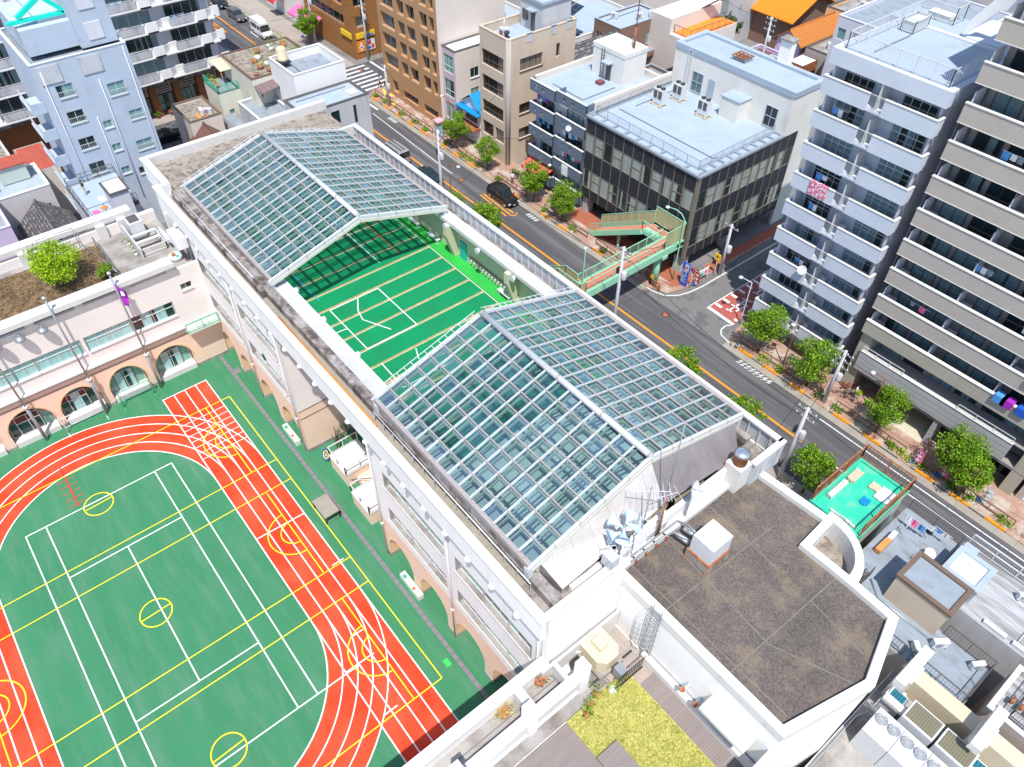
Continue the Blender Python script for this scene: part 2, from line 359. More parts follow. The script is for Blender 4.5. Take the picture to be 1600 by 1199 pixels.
struct(MB().box(-56, -39.1, 54.6, 57.4, .12, .126).prism([(-40.5,54.2),(-38.8,54.2),(-38.0,56),(-38.0,80),(-39.1,80),(-39.1,54.6)], .126, .132), 'brick_pavement', 'brick_paving')
def ln(mb, x0, y0, x1, y1, w, z=0, m=0):
    d = Vector((x1-x0, y1-y0, 0)); d.normalize(); n = Vector((-d.y, d.x, 0))*w/2
    return mb.face([(x0-n.x, y0-n.y, z), (x1-n.x, y1-n.y, z), (x1+n.x, y1+n.y, z), (x0+n.x, y0+n.y, z)], m)
mk = MB(); z = .006
ln(mk, -300, 47.35, -107, 47.35, .24, z, 1); ln(mk, -98, 47.35, -17.0, 47.35, .24, z, 1)
for i in range(9): ln(mk, -16.6+i*3.1, 47.3, -15.2+i*3.1, 47.3, .15, z)
for i in range(3):
    mk.face([(-65.9+i*.1, 49.0+i*.45, z), (-60.3, 48.6+i*.55, z), (-60.3, 48.8+i*.55, z), (-65.9+i*.1, 49.2+i*.45, z)], 1)
mk.tube([(-60.3+.5*math.sin(t*.5), 49.4-.5*math.cos(t*.5)+.3, -.05) for t in range(7)], .1, 6, 1)
for i in range(4): ln(mk, -136.3, 44.4+i*.45, -131, 44.4+i*.45, .22, z, 1)
ln(mk, -92, 49.85, -72, 49.2, .13, z); ln(mk, -98, 50.9, -92.4, 51.0, .35, z); ln(mk, -97, 49.8, -93, 49.9, .3, z)
ln(mk, -17.6, 50.85, 60, 50.9, .13, z); ln(mk, -8.5, 49.6, 60, 49.8, .13, z)
for cx in (-89.6, -59.2, -27.2, -25.2, -120):
    for i in range(4):
        a = cx + i*.5; mk.face([(a, 51.0, z), (a+.25, 51.0, z), (a+.55, 51.3, z), (a+.3, 51.3, z)]); mk.face([(a, 50.7, z), (a+.25, 50.7, z), (a+.55, 51.0, z), (a+.3, 51.0, z)])
for i in range(4): ln(mk, -145+i*8, 49.0, -142+i*8, 49.0, .15, z)
for i in range(7): ln(mk, -106.2+i*1.25, 52.4, -106.2+i*1.25, 57.2, .5, z)
ln(mk, -106.8, 58.6, -102.6, 58.6, .4, z)
# side road corner line and red zone lines
pts = [(-41.2,52.1),(-39.6,52.25),(-38.3,52.7),(-37.5,53.8),(-37.1,55.2),(-36.9,57),(-36.9,150)]
for a, b in zip(pts, pts[1:]): ln(mk, *a, *b, .17, z+.003)
pts = [(-29.3,52.3),(-30.6,52.6),(-31.1,53.2),(-31.2,54.0),(-30.9,54.5)]
for a, b in zip(pts, pts[1:]): ln(mk, *a, *b, .14, z+.003)
ln(mk, -34.3, 54.85, -30.8, 54.75, .4, .02)
struct(mk, 'road_markings', ['paint_worn', 'paint_orange'])
rz = MB().box(-34.2, -30.8, 55.0, 75, .004, .012); struct(rz, 'red_road_surface', 'paint_redroad')
mk = MB(); z = .02
ln(mk, -34.25, 55.0, -34.25, 75, .1, z)
for i in range(14): ln(mk, -34.1, 55.9+i*1.25, -33.3, 55.9+i*1.25, .34, z); ln(mk, -31.3, 55.5+i*1.25, -30.9, 55.5+i*1.25, .34, z)
for k in range(4):      # the two stretched characters painted on the lane
    y0 = 56.1 + k*4.4
    ln(mk, -32.9, y0, -32.2, y0+.1, .16, z); ln(mk, -32.55, y0, -32.5, y0+2.6, .16, z); ln(mk, -32.0, y0+.4, -31.9, y0+2.2, .16, z)
    ln(mk, -33.0, y0+1.0, -31.7, y0+1.1, .16, z); ln(mk, -33.0, y0+1.9, -31.7, y0+2.0, .16, z); ln(mk, -32.9, y0+2.7, -31.8, y0+3.0, .16, z)
struct(mk, 'lane_lettering', 'paint_white')
for (x, y) in ((-36.2,50.5),(-20.3,53.4),(-70,49.3),(-105,56)):
    h = MB(); h.lathe((x,y,0), [(.42,.0),(.42,.012)], 20, 0); h.lathe((x,y,0), [(.33,.012),(.33,.016)], 20, 1)
    single(h, 'manhole_cover', ['dark_metal','rust'], {-36.2:'round iron manhole cover in the road near the side street mouth',-20.3:'round manhole cover in the pavement by the grey tower',-70:'round manhole cover in the far lane by the phone box',-105:'round manhole cover at the crossing before the brown corner shop'}[x], 'manhole cover', (x,y,0))
# tactile blocks on the corner and kerb colour stones
t = MB(); z = .123
t.face([(-97.6,55.2,z),(-97.0,54.6,z),(-91.5,53.0,z),(-91.7,53.7,z)]); t.face([(-95.6,53.9,z),(-94.8,53.7,z),(-94.2,55.6,z),(-95.2,55.6,z)])
t.face([(-98.0,57.6,z),(-97.0,57.6,z),(-96.4,56.3,z),(-97.4,55.4,z)])
struct(t, 'tactile_paving', 'tactile')

# ------------------------------------------------------------------ school yard with its painted courts
struct(MB().box(-68, -10.5, -60, 20.1, -.02, .004), 'school_yard', 'court_green')
CY = -3.05
def arcpts(cx, r, a0, a1, n=40): return [(cx+r*math.cos(R(a0+(a1-a0)*i/n)), CY+r*math.sin(R(a0+(a1-a0)*i/n))) for i in range(n+1)]
tr = MB()
XL, XR = -45.0, -28.85
def band(mb, cx, a0, a1, r0, r1, z):
    A = arcpts(cx, r0, a0, a1); B = arcpts(cx, r1, a0, a1)
    for i in range(len(A)-1): mb.face([(*A[i], z), (*B[i], z), (*B[i+1], z), (*A[i+1], z)])
band(tr, XL, 90, 270, 8.5, 12.62, .008); band(tr, XR, -90, 90, 8.6, 12.62, .008)
tr.box(XL, XR, CY-12.62, CY-8.5, .004, .008)
tr.box(-56.7, -12.6, CY+8.5, CY+12.62, .004, .0095)
struct(tr, 'running_track', 'track_red')
wl = MB(); W = .09; z = .014
def arcline(mb, cx, r, a0, a1, z, w=.09, m=0, n=44):
    A = arcpts(cx, r-w/2, a0, a1, n); B = arcpts(cx, r+w/2, a0, a1, n)
    for i in range(n): mb.face([(*A[i], z), (*B[i], z), (*B[i+1], z), (*A[i+1], z)], m)
for i in range(5):
    r = 8.5 + i*1.03; yy = CY + r
    ln(wl, -56.75, yy, -12.6, yy, W, z); ln(wl, XL, CY-r, XR, CY-r, W, z)
    arcline(wl, XL, r, 90, 270, z+.002); arcline(wl, XR, r, -90, 90, z+.002)
ln(wl, -56.7, CY+8.5, -56.7, CY+12.62, W, z+.004)
for i in range(8): ln(wl, -53.35+i*.78, CY+8.5, -53.35+i*.78, CY+12.6, .06, z+.004)
ln(wl, -37.75, CY+8.5, -37.6, CY+12.6, W, z+.004)
for x, a, b in ((-32.0,8.9,9.9),(-26.1,7.0,8.0),(-20.0,6.0,7.0),(-24.1,5.5,7.7)): ln(wl, x, a, x, b, W, z+.004)
TX0, TX1 = -49.2, -24.0
for y in (-8.5, 3.23): ln(wl, TX0, y, TX1, y, W, z+.006)
for y in (-7.0, 1.77): ln(wl, TX0, y, TX1, y, W, z+.006)
ln(wl, TX0, -8.54, TX0, 3.27, W, z+.008); ln(wl, TX1, -8.54, TX1, 6.4, W, z+.008)
for x in (-43.4, -29.85): ln(wl, x, -6.96, x, 1.77, W, z+.008)
ln(wl, -43.4, -2.6, -29.85, -2.6, W, z+.01)
struct(wl, 'white_court_lines', 'paint_white')
yl = MB(); z = .03; W = .08
ln(yl, -53.35, -15, -53.35, 10.4, W, z); ln(yl, -53.35, 10.4, -19.65, 10.4, W, z); ln(yl, -19.65, -15, -19.65, 10.4, W, z)
for x in (-44.0, -41.4, -31.8, -29.15): ln(yl, x, -15, x, 10.4, W, z+.002)
for x0, x1 in ((-53.35,-44),(-41.25,-31.8),(-29.1,-19.65)): ln(yl, x0, 8.1, x1, 8.1, W, z+.002); ln(yl, x0, -14.1, x1, -14.1, W, z+.002)
def circ(mb, cx, cy, r, a0=0, a1=360, w=.09, z=.034):
    n = 36
    for i in range(n):
        a = R(a0+(a1-a0)*i/n); b = R(a0+(a1-a0)*(i+1)/n)
        mb.face([(cx+(r-w/2)*math.cos(a), cy+(r-w/2)*math.sin(a), z), (cx+(r+w/2)*math.cos(a), cy+(r+w/2)*math.sin(a), z), (cx+(r+w/2)*math.cos(b), cy+(r+w/2)*math.sin(b), z), (cx+(r-w/2)*math.cos(b), cy+(r-w/2)*math.sin(b), z)])
for x in (-48.8, -36.6, -24.35): circ(yl, x, -3.0, 1.12); ln(yl, x+.05, -4.1, x-.05, -1.9, .09, .036); 
for x in (-48.7, -36.5, -24.3):
    for s, cy in ((1, 8.15), (-1, -14.15)):
        circ(yl, x, cy, 2.08, 180 if s > 0 else 0, 360 if s > 0 else 180); circ(yl, x, cy, 1.08, 180 if s > 0 else 0, 360 if s > 0 else 180)
struct(yl, 'yellow_court_lines', 'paint_yellow')
rl = MB(); ln(rl, -54.5, -4.3, -49.6, -4.35, .1, .02)
for i in range(5): ln(rl, -52.9+i*.75, -5.1, -52.9+i*.75, -3.6, .06, .022)
struct(rl, 'red_ladder_marking', 'red')
gt = MB().box(-59.0, -11, 11.85, 12.15, .004, .012).box(-56.4, -55.7, 12.15, 12.7, .004, .012)
mat('gutter_grate', (.2,.18,.2), .8, .1, 2, lines=(1.6,0,0,.4,.04)); struct(gt, 'yard_drain', 'gutter_grate')
gp = MB(); gp.face([(-20.6,11.1,.02),(-20.0,11.1,.02),(-20.0,11.5,.02),(-20.6,11.5,.02)])
mat('green_bright', (.05,.5,.1), .6, .05, 2); struct(gp, 'green_patch', 'green_bright')
# ------------------------------------------------------------------ school main block
def arch_fill(mb, F, a, b, zs, zt, depth, m=0, mrev=1, z0=0, n=14, trim=None):
    """fills the rectangle (a,b,zs,zt) above a half-ellipse opening and lines the opening down to z0"""
    c = (a+b)/2; r = (b-a)/2; h = zt-zs; P = [(c-r*math.cos(math.pi*i/n), zs+h*math.sin(math.pi*i/n)) for i in range(n+1)]
    for i in range(n):
        (u0, q0), (u1, q1) = P[i], P[i+1]
        if q0 < zt-1e-6 or q1 < zt-1e-6:
            mb.face([F(u0, q0), F(u1, q1), F(u1, zt), F(u0, zt)], m)
        mb.face([F(u0, q0), F(u1, q1), F(u1, q1, depth), F(u0, q0, depth)], mrev)
    mb.face([F(a, z0), F(a, zs), F(a, zs, depth), F(a, z0, depth)], mrev); mb.face([F(b, z0), F(b, zs), F(b, zs, depth), F(b, z0, depth)], mrev)
    if trim is not None:
        Q = [(c-(r+.14)*math.cos(math.pi*i/n), zs+(h+.14)*math.sin(math.pi*i/n)) for i in range(n+1)]
        for i in range(n):
            mb.face([F(*P[i], -.03), F(*P[i+1], -.03), F(*Q[i+1], -.03), F(*Q[i], -.03)], trim); mb.face([F(*Q[i], -.03), F(*Q[i+1], -.03), F(*Q[i+1], 0), F(*Q[i], 0)], trim)
school = thing('school_building', 'long white school block with green roof deck under two glass gable roofs', 'school', (-38,20,0))
FS = fr('S', 12.95)
LA = [(-59.1,-56.1),(-55.2,-52.1),(-51.1,-48.0),(-47.0,-43.9)]; RA = [(-29.9,-26.7),(-25.7,-22.4),(-21.4,-18.1),(-17.2,-13.8)]
bands = [(-58.5,-51.9),(-50.7,-44.0),(-28.9,-22.0),(-20.8,-13.6)]
wb = MB()
for (x0, x1, arcs, bs) in ((-59.2,-43.0,LA,bands[:2]),(-30.4,-12.7,RA,bands[2:])):
    lo = [(a,b,0,3.3) for a,b in arcs]
    facade(wb, FS, x0, x1, 0, 5.0, lo, .01, 1, 1)
    for a, b in arcs: arch_fill(wb, FS, a, b, 1.5, 3.3, 1.3, 1, 2, 0)
    ho = [(a,b,6.0,7.65) for a,b in bs] + [(a,b,9.95,11.65) for a,b in bs]
    facade(wb, FS, x0, x1, 5.0, 15.0, ho, .45, 0, 3)
    wb.box(x0+.02, x1-.02, 14.3, 16, 0, 4.8, 1)                       # wall behind the arcade
    wb.box(x0+.02, x1-.02, 13.5, 15.4, 4.8, 12.6, 0)
    wb.box(x0+.03, x1-.03, 13.0, 13.6, 3.35, 4.78, 1)
    for a, b in arcs: pass
# recess: side walls, back wall, ceiling
wb.box(-43.3, -43.0, 12.98, 20.4, 0, 5.0, 1).box(-43.3, -43.0, 12.98, 20.4, 5.0, 12.3, 4).box(-43.3, -43.0, 12.98, 15.1, 12.3, 15.2, 4)
wb.box(-30.4, -30.1, 12.98, 20.4, 0, 5.0, 1).box(-30.4, -30.1, 12.98, 20.4, 5.0, 12.3, 4).box(-30.4, -30.1, 12.98, 15.1, 12.3, 15.2, 4)
wb.box(-43.0, -30.4, 20, 20.4, 0, 12.3, 4).box(-43.0, -30.4, 13.9, 15.1, 12.3, 15.2, 4)
wb.box(-43.02, -42.97, 13.0, 20, 4.1, 4.16, 5).box(-43.02, -42.97, 13.0, 20, 5.0, 5.06, 5)
# outer walls of the remaining sides
wb.box(-66.95, -59.2, 13.35, 13.65, 0, 16.1, 4).box(-67.1, -66.9, 13.3, 31, 0, 16.3, 0).box(-67, -12.7, 30.75, 31, 0, 15.6, 0).box(-13.0, -12.75, 14.3, 30.9, 0, 15.2, 0)
wb.build('wall', ['white_wall','peach_wall','peach_trim','concrete','pinkish_wall','frame_dark'], school)
# skirting and reveals at the arcade feet
sk = MB()
for (x0, x1, arcs) in ((-59.2,-43.0,LA),(-30.4,-12.7,RA)):
    e = [x0] + [q for ab in arcs for q in ab] + [x1]
    for a, b in zip(e[::2], e[1::2]): MB().box(a-.02, b+.02, 12.90, 14.25, .005, .32).build('plinth', 'concrete', school)
MB().box(-42.97, -42.9, 13, 20, .0, .3).build('plinth', 'concrete', school)
for bi, (a, b) in enumerate(bands):
    for z0, z1 in ((6.0,7.65),(9.95,11.65)):
        k = 3
        for i in range(k):
            ua = a + (b-a)*i/k; ub = a+(b-a)*(i+1)/k
            window(school, FS, ua+.05, ub-.05, z0, z1, .38, 3, 'frame', 'pane_green', .62)
        rl_ = MB(); rl_.box(a, b, 12.86, 13.3, z0-.12, z0-.002); rl_.bar((a,12.8,z0+.35), (b,12.8,z0+.35), .05)
        for i in range(8): rl_.bar((a+.3+(b-a-.6)*i/7, 12.83, z0), (a+.3+(b-a-.6)*i/7, 12.83, z0+.35), .035)
        rl_.build('window_ledge', ['white_coping'], school)
for a, b in LA+RA:
    window(school, fr('S', 14.3), a+.5, b-.5, .6, 2.7, .02, 3, 'frame', 'pane_green', .7)
for x in (-51.35, -43.25, -30.2, -21.4, -12.95): MB().tube([(x,12.8,14.6),(x,12.8,.2)], .06, 8).box(x-.12, x+.12, 12.7, 12.9, 4.2, 4.35).build('downpipe', 'white_coping', school)
gl_ = MB()
for x in (-51,): pass
tag(gl_.lathe((-47.6,12.9,7.9), [(.33,0),(.33,.06)], 18, 0, 'y').build('round_window', 'pane_dark', school))
# fascia with coping, half round lamps under it
fa = MB(); fa.box(-62.0, -12.3, 12.3, 12.6, 15.2, 16.95, 0).box(-62.2, -12.25, 12.22, 12.75, 16.95, 17.08, 1)
fa.box(-67.2, -62.2, 13.15, 13.5, 15.0, 16.95, 0).box(-67.3, -62.2, 13.05, 13.65, 16.95, 17.08, 1).box(-62.2, -61.9, 12.3, 13.65, 15, 16.97, 0)
fa.box(-62.0, -12.7, 12.6, 12.94, 15.2, 15.4, 0)
fa.box(-67.3, -66.8, 13.65, 31.2, 16.2, 17.08, 1)
fa.box(-12.6, -12.25, 12.76, 18.0, 10.4, 16.95, 0).box(-12.68, -12.18, 12.76, 18.04, 16.95, 17.08, 1)
fa.build('parapet', ['white_wall','white_coping'], school)
for i in range(23):
    x = -60.8 + i*2.12
    l_ = MB(); l_.prism([(x+.21*math.cos(R(a)), 12.3-.2*math.sin(R(a))) for a in range(0,181,18)][::-1], 15.12, 15.2); l_.build('lamp', 'white_coping', school)
# roof slabs, gutter trough, concrete rim, ledges
rf = MB()
rf.box(-62, -12.7, 12.6, 13.6, 15.4, 15.9, 0); rf.box(-61.2, -12.8, 13.6, 14.25, 15.3, 16.55, 1)
rf.box(-61.2, -44.6, 13.3, 13.62, 15.3, 16.5, 1)
rf.box(-66.9, -61.0, 13.5, 30.8, 15.9, 16.25, 2)
rf.box(-61.0, -14.0, 30.3, 30.8, 15.5, 15.9, 1)
rf.box(-13.6, -12.8, 28.0, 30.8, 15.0, 15.6, 1)
rf.box(-15.0, -12.62, 12.6, 18.0, 15.3, 15.92, 1)
rf.build('roof', ['gutter','concrete_stained','roof_pebble'], school)
lg = MB(); lg.box(-61, -15, 14.25, 15.35, 15.9, 16.2, 0).box(-61, -15, 15.35, 15.47, 15.95, 16.24, 1)
lg.box(-61, -14.9, 29.45, 30.35, 15.9, 16.2, 0).box(-61, -14.9, 29.33, 29.45, 15.9, 16.24, 1)
mat('ledge', (.5,.5,.5), .85, .06, .8, fine=.05, dirt=(.42,.4,.38), dsc=1.0, dlo=.55, dhi=.75)
lg.build('roof_ledge', ['ledge','white_coping'], school)
# rooftop deck: floor, inner walls, joints, painted lines
mat('deck_green', (.002,.235,.085), .6, .1, .6, fine=.06, dirt=(.01,.2,.075), dsc=.4, dlo=.45, dhi=.7, lines=(.48,.24,0,.8,.015), spec=.3)
mat('deck_lime', (.03,.4,.06), .6, .1, .6); mat('pool_cover', (.6,.62,.57), .7, .1, .5, lines=(1,.7,0,.6,.03), dirt=(.45,.47,.44), dsc=.6)
mat('cream_wall', (.62,.56,.4), .85, .06, .6); mat('joint', (.33,.27,.12), .8, .2, 2, dirt=(.5,.45,.3), dsc=3)
dk = MB(); dk.box(-61, -25.4, 15.45, 28.9, 12.4, 12.7, 0).box(-61, -25.4, 28.9, 30.1, 12.4, 12.7, 1).box(-25.4, -15, 15.45, 30.1, 12.4, 12.72, 2)
dk.build('roof_deck', ['deck_green','deck_lime','pool_cover'], school)
iw = MB(); iw.box(-61, -15, 15.2, 15.44, 12.4, 15.9, 0).box(-61, -15, 30.1, 30.3, 12.4, 15.9, 0).box(-61.2, -61, 14.2, 30.3, 12.4, 16.6, 0).box(-15.1, -14.85, 14.2, 30.3, 12.4, 16.6, 0)
for x in (-52, -43.9, -35.9, -27.9, -19.9): iw.prism([(x-.25,29.0),(x+.25,29.0),(x+.25,30.1),(x-.25,30.1)], 14.9, 15.9, 0); \
    iw.face([(x-.25,29.0,14.9),(x-.25,30.1,14.9),(x-.25,30.1,12.7),(x-.25,29.7,12.7)], 0); iw.face([(x+.25,29.0,14.9),(x+.25,30.1,14.9),(x+.25,30.1,12.7),(x+.25,29.7,12.7)], 0); iw.face([(x-.25,29.0,14.9),(x+.25,29.0,14.9),(x+.25,29.7,12.7),(x-.25,29.7,12.7)], 0)
iw.build('deck_wall', 'cream_wall', school)
jl = MB()
for i in range(16):
    x = -57.6 + i*1.915
    if x < -26: jl.box(x-.12, x+.06, 15.47, 28.7, 12.702, 12.712, 0); jl.box(x+.062, x+.11, 15.5, 28.7, 12.702, 12.716, 1)
jl.box(-60, -26, 28.72, 28.8, 12.702, 12.714, 1)
jl.build('deck_joint', ['joint','cream_wall'], school)
dl = MB(); z = 12.722; W = .08
for a in (((-44.0,17.9),(-44.0,22.35)),((-38.45,17.9),(-38.45,22.35)),((-44.0,17.9),(-38.4,17.9)),((-44.0,22.3),(-38.4,22.3)),((-44.0,20.4),(-42.6,19.6)),((-42.6,19.6),(-41.5,19.35)),((-41.5,19.35),(-39.2,20.45)),((-41.45,16.8),(-41.35,17.85)),((-36.5,17.9),(-33.5,17.8)),((-36.3,20.75),(-35.3,20.3)),((-36.4,26),(-36.3,27)),((-33.5,17.8),(-33.5,22))): dl = MB(); ln(dl, *a[0], *a[1], W, z, 0); dl.build('painted_line','paint_white',school)
for q, mt_ in (((-55,17.7,-45.6,17.85),'skyblue'),((-48.3,16.4,-48.3,17.65),'skyblue'),((-58,26.2,-46.8,26.2),'red'),((-58,24.2,-46.8,24.2),'paint_white')): dl = MB(); ln(dl, *q, .07, z); dl.build('painted_line', mt_, school)

# roadside parapet with ribs
rp = MB(); rp.box(-61.0, -12.3, 30.85, 31.0, 15.5, 16.98, 0).box(-61.05, -12.2, 30.72, 31.12, 16.98, 17.12, 1).box(-61.1, -60.8, 29.4, 31.1, 16.2, 17.1, 1)
for i in range(60): x = -60.6 + i*.81; rp.box(x, x+.09, 30.77, 30.85, 15.6, 16.98, 2)
rp.box(-12.3, -12.0, 28.3, 31.12, 15.0, 16.98, 0).box(-12.35, -11.95, 28.2, 31.12, 16.98, 17.12, 1)
mat('panel_grey', (.5,.51,.53), .7, .1, .8, dirt=(.22,.22,.22), dsc=1.5, stretch=(1,1,.3)); rp.build('roadside_parapet', ['panel_grey','white_coping','white_metal'], school)
# glass gable roofs
mglass('roof_glass', (.68,.85,.85), .24)
mat('glazing_bar', (.4,.36,.34), .5, .1, 2, metal=.15, dirt=(.3,.22,.18), dsc=2); mat('glazing_alu', (.55,.56,.57), .45, .08, 2, metal=.3); mat('truss', (.62,.6,.5), .6, .06, 2)
mat('stained_metal', (.42,.4,.4), .6, .1, 1, dirt=(.17,.13,.12), dsc=1.5, dlo=.4, dhi=.65, stretch=(1,1,.2), lines=(.45,0,0,.4,.05))
def glass_roof(x0, x1, ya, yb, ze, zr, nx, ns, open_w, label):
    yc = 22.0
    root = thing('glass_roof', label, 'glass roof', ((x0+x1)/2, yc, ze), 'glass gable roofs over the school deck')
    def S(side, t, x, off=0):   # point on slope, t from eave 0 to ridge 1
        y = (ya if side < 0 else yb); return (x, y + (yc-y)*t, ze + (zr-ze)*t + off)
    for side in (-1, 1):
        g = MB(); [g.face([S(side,j/ns+.002,x0+(x1-x0)*i/nx+.01), S(side,j/ns+.002,x0+(x1-x0)*(i+1)/nx-.01), S(side,(j+1)/ns-.002,x0+(x1-x0)*(i+1)/nx-.01), S(side,(j+1)/ns-.002,x0+(x1-x0)*i/nx+.01)]) for i in range(nx) for j in range(ns)]; g.build('glass_panel', 'roof_glass', root)
        b = MB()
        for i in range(nx+1): x = x0+(x1-x0)*i/nx; b.bar(S(side,0,x,.02), S(side,1,x,.02), .11, .1, 1)
        for j in range(1, ns): b.bar(S(side,j/ns,x0,.035), S(side,j/ns,x1,.035), .08, .1, 0)
        b.build('glazing_bar', ['glazing_bar','glazing_alu'], root)
        u = MB()    # the deep white lattice below the glass
        for i in range(nx+1):
            x = x0+(x1-x0)*i/nx
            u.bar(S(side,0,x+.16,-.3), S(side,1,x+.16,-.3), .05, .22, 0)
        for j in range(0, ns+1): u.bar(S(side,j/ns,x0,-.35), S(side,j/ns,x1,-.35), .09, .2, 0)
        u.build('lattice', ['truss'], root)
    t = MB(); t.tube([(x0-.1,yc,zr+.08),(x1+.1,yc,zr+.08)], .2, 10, 0)
    for i in range(nx//3+1): x = x0+(x1-x0)*i/(nx//3); t.tube([(x-.06,yc,zr+.08),(x+.06,yc,zr+.08)], .23, 10, 1)
    t.build('ridge_cap', ['glazing_alu','glazing_bar'], root)
    for side, y in ((-1, ya), (1, yb)):
        e = MB(); e.box(x0-.1, x1+.1, y-.12, y+.14, ze-.28, ze+.1, 0); e.box(x0, x1, y-.06, y+.06, 16.3, ze-.28, 1); e.build('eave', ['glazing_bar','stained_metal'], root)
    for x, d in ((x0, -1), (x1, 1)):
        e = MB()
        for side in (-1, 1):
            a = Vector(S(side,-.02,x+d*.08,-.13)); b = Vector(S(side,1,x+d*.08,-.13)); e.bar(a, b, .16, .5, 0)
            for k in range(1, 5): p = a.lerp(b, k/5); e.bar(p+Vector((0,-.03,.02)), p+Vector((0,.03,.02)), .18, .52, 1)
        e.build('gable_frame', ['white_metal' if x == open_w else 'glazing_alu','glazing_bar'], root)
        if x != open_w:
            k = MB()    # maintenance ladder lying along the edge
            for side in (-1, 1):
                for o_ in (.12, .48): k.bar(S(side,.02,x+d*o_,.14), S(side,.97,x+d*o_,.14), .04)
                for q in range(15): k.bar(S(side,.04+q*.064,x+d*.12,.14), S(side,.04+q*.064,x+d*.48,.14), .035)
            k.build('edge_ladder', 'steel_bright' if False else 'white_metal', root)
    for x in (x0+.1, x1-.1):
        for y in (ya, yb):
            e = MB(); e.box(x-.2, x+.2, y-.16, y+.16, 16.2, ze-.285); e.build('corner_post', 'white_metal', root)
    return root
glass_roof(-60.6, -44.8, 14.3, 29.7, 17.0, 19.2, 15, 8, -44.8, 'glass gable roof at the upper left end of the green deck, next to the open court')
nearroof = glass_roof(-29.6, -14.9, 13.72, 30.28, 17.55, 19.95, 14, 8, -14.9, 'larger and nearer glass gable roof above the grey pool cover beside the antennas')
# metal sheets and rendered wall at the near gable end
ms = MB()
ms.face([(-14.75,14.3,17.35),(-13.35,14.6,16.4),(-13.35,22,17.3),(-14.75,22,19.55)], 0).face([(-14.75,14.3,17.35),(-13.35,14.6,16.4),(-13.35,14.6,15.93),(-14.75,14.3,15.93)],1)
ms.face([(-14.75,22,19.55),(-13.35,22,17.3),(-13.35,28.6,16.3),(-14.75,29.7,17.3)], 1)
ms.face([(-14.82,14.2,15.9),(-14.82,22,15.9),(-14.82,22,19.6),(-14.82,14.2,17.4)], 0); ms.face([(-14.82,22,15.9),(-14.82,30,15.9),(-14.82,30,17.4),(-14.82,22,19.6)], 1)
mat('sheet_lit', (.55,.51,.49), .55, .2, .8, metal=.2, bump=.6, lines=(0,.8,0,.7,.03)); mat('sheet_shaded', (.27,.24,.24), .5, .15, .8, metal=.3, bump=.4, lines=(0,.8,0,.7,.03))  # one metal sheet in two colours: sunlit slope painted bright, shaded slope dark
ms.build('end_flashing', ['sheet_lit','sheet_shaded'], school)
ew = MB(); ew.box(-13.3, -13.05, 15.0, 28.4, 14.6, 16.3, 0).face([(-13.3,15,16.3),(-13.05,15,16.3),(-13.05,22,16.9),(-13.3,22,16.9)], 0)
ew.box(-13.05, -13.0, 17.6, 19.2, 14.8, 15.9, 1); ew.box(-13.05, -13.0, 20.6, 22.2, 14.8, 15.9, 1)
ew.prism([(-13.3,15.0),(-13.1,15.0),(-13.1,28.4),(-13.3,28.4)], 16.3, 16.42, 2)
ew.build('end_wall', ['white_wall','panel_grey','white_coping'], school)
# ventilation chimney with round cap
ch = MB(); ch.box(-13.3, -12.2, 27.2, 28.3, 14.8, 17.0, 0); c_ = ch.build('chimney', 'concrete' if False else 'white_coping', school)
cc = MB(); cc.lathe((-12.75,27.75,17.0), [(.42,0),(.44,.75),(.5,.76),(.5,.8)], 20, 0); cc.lathe((-12.75,27.75,17.81), [(.5,0),(.3,.12),(.05,.17)], 20, 1); cc.build('cowl', ['rust','steel_bright'], c_)
# handrail pipe along the rim and orange gutter pipe
hp = MB(); hp.tube([(-60.6,13.45,16.9),(-46,13.45,16.9)], .045, 6)
for i in range(10): hp.bar((-60.4+i*1.55,13.45,16.3), (-60.4+i*1.55,13.45,16.9), .04)
hp.build('handrail', 'white_metal', school); hp = MB(); hp.tube([(-29.4,13.35,16.85),(-14.4,13.35,16.85)], .045, 6)
for i in range(15): hp.bar((-29.4+i*1.07,13.35,16.2), (-29.4+i*1.07,13.35,16.85), .04)
hp.build('handrail', 'white_metal', school)
op = MB(); op.tube([(-42,13.2,16.0),(-29,13.2,16.0)], .07, 7, 0); op.box(-35, -26.5, 12.85, 13.1, 15.9, 15.98, 1)
for i in range(9): op.box(-41.6+i*1.5, -41.4+i*1.5, 12.95, 13.3, 15.9, 15.97, 1)
op.build('roof_pipe', ['orange','frame_dark'], school)
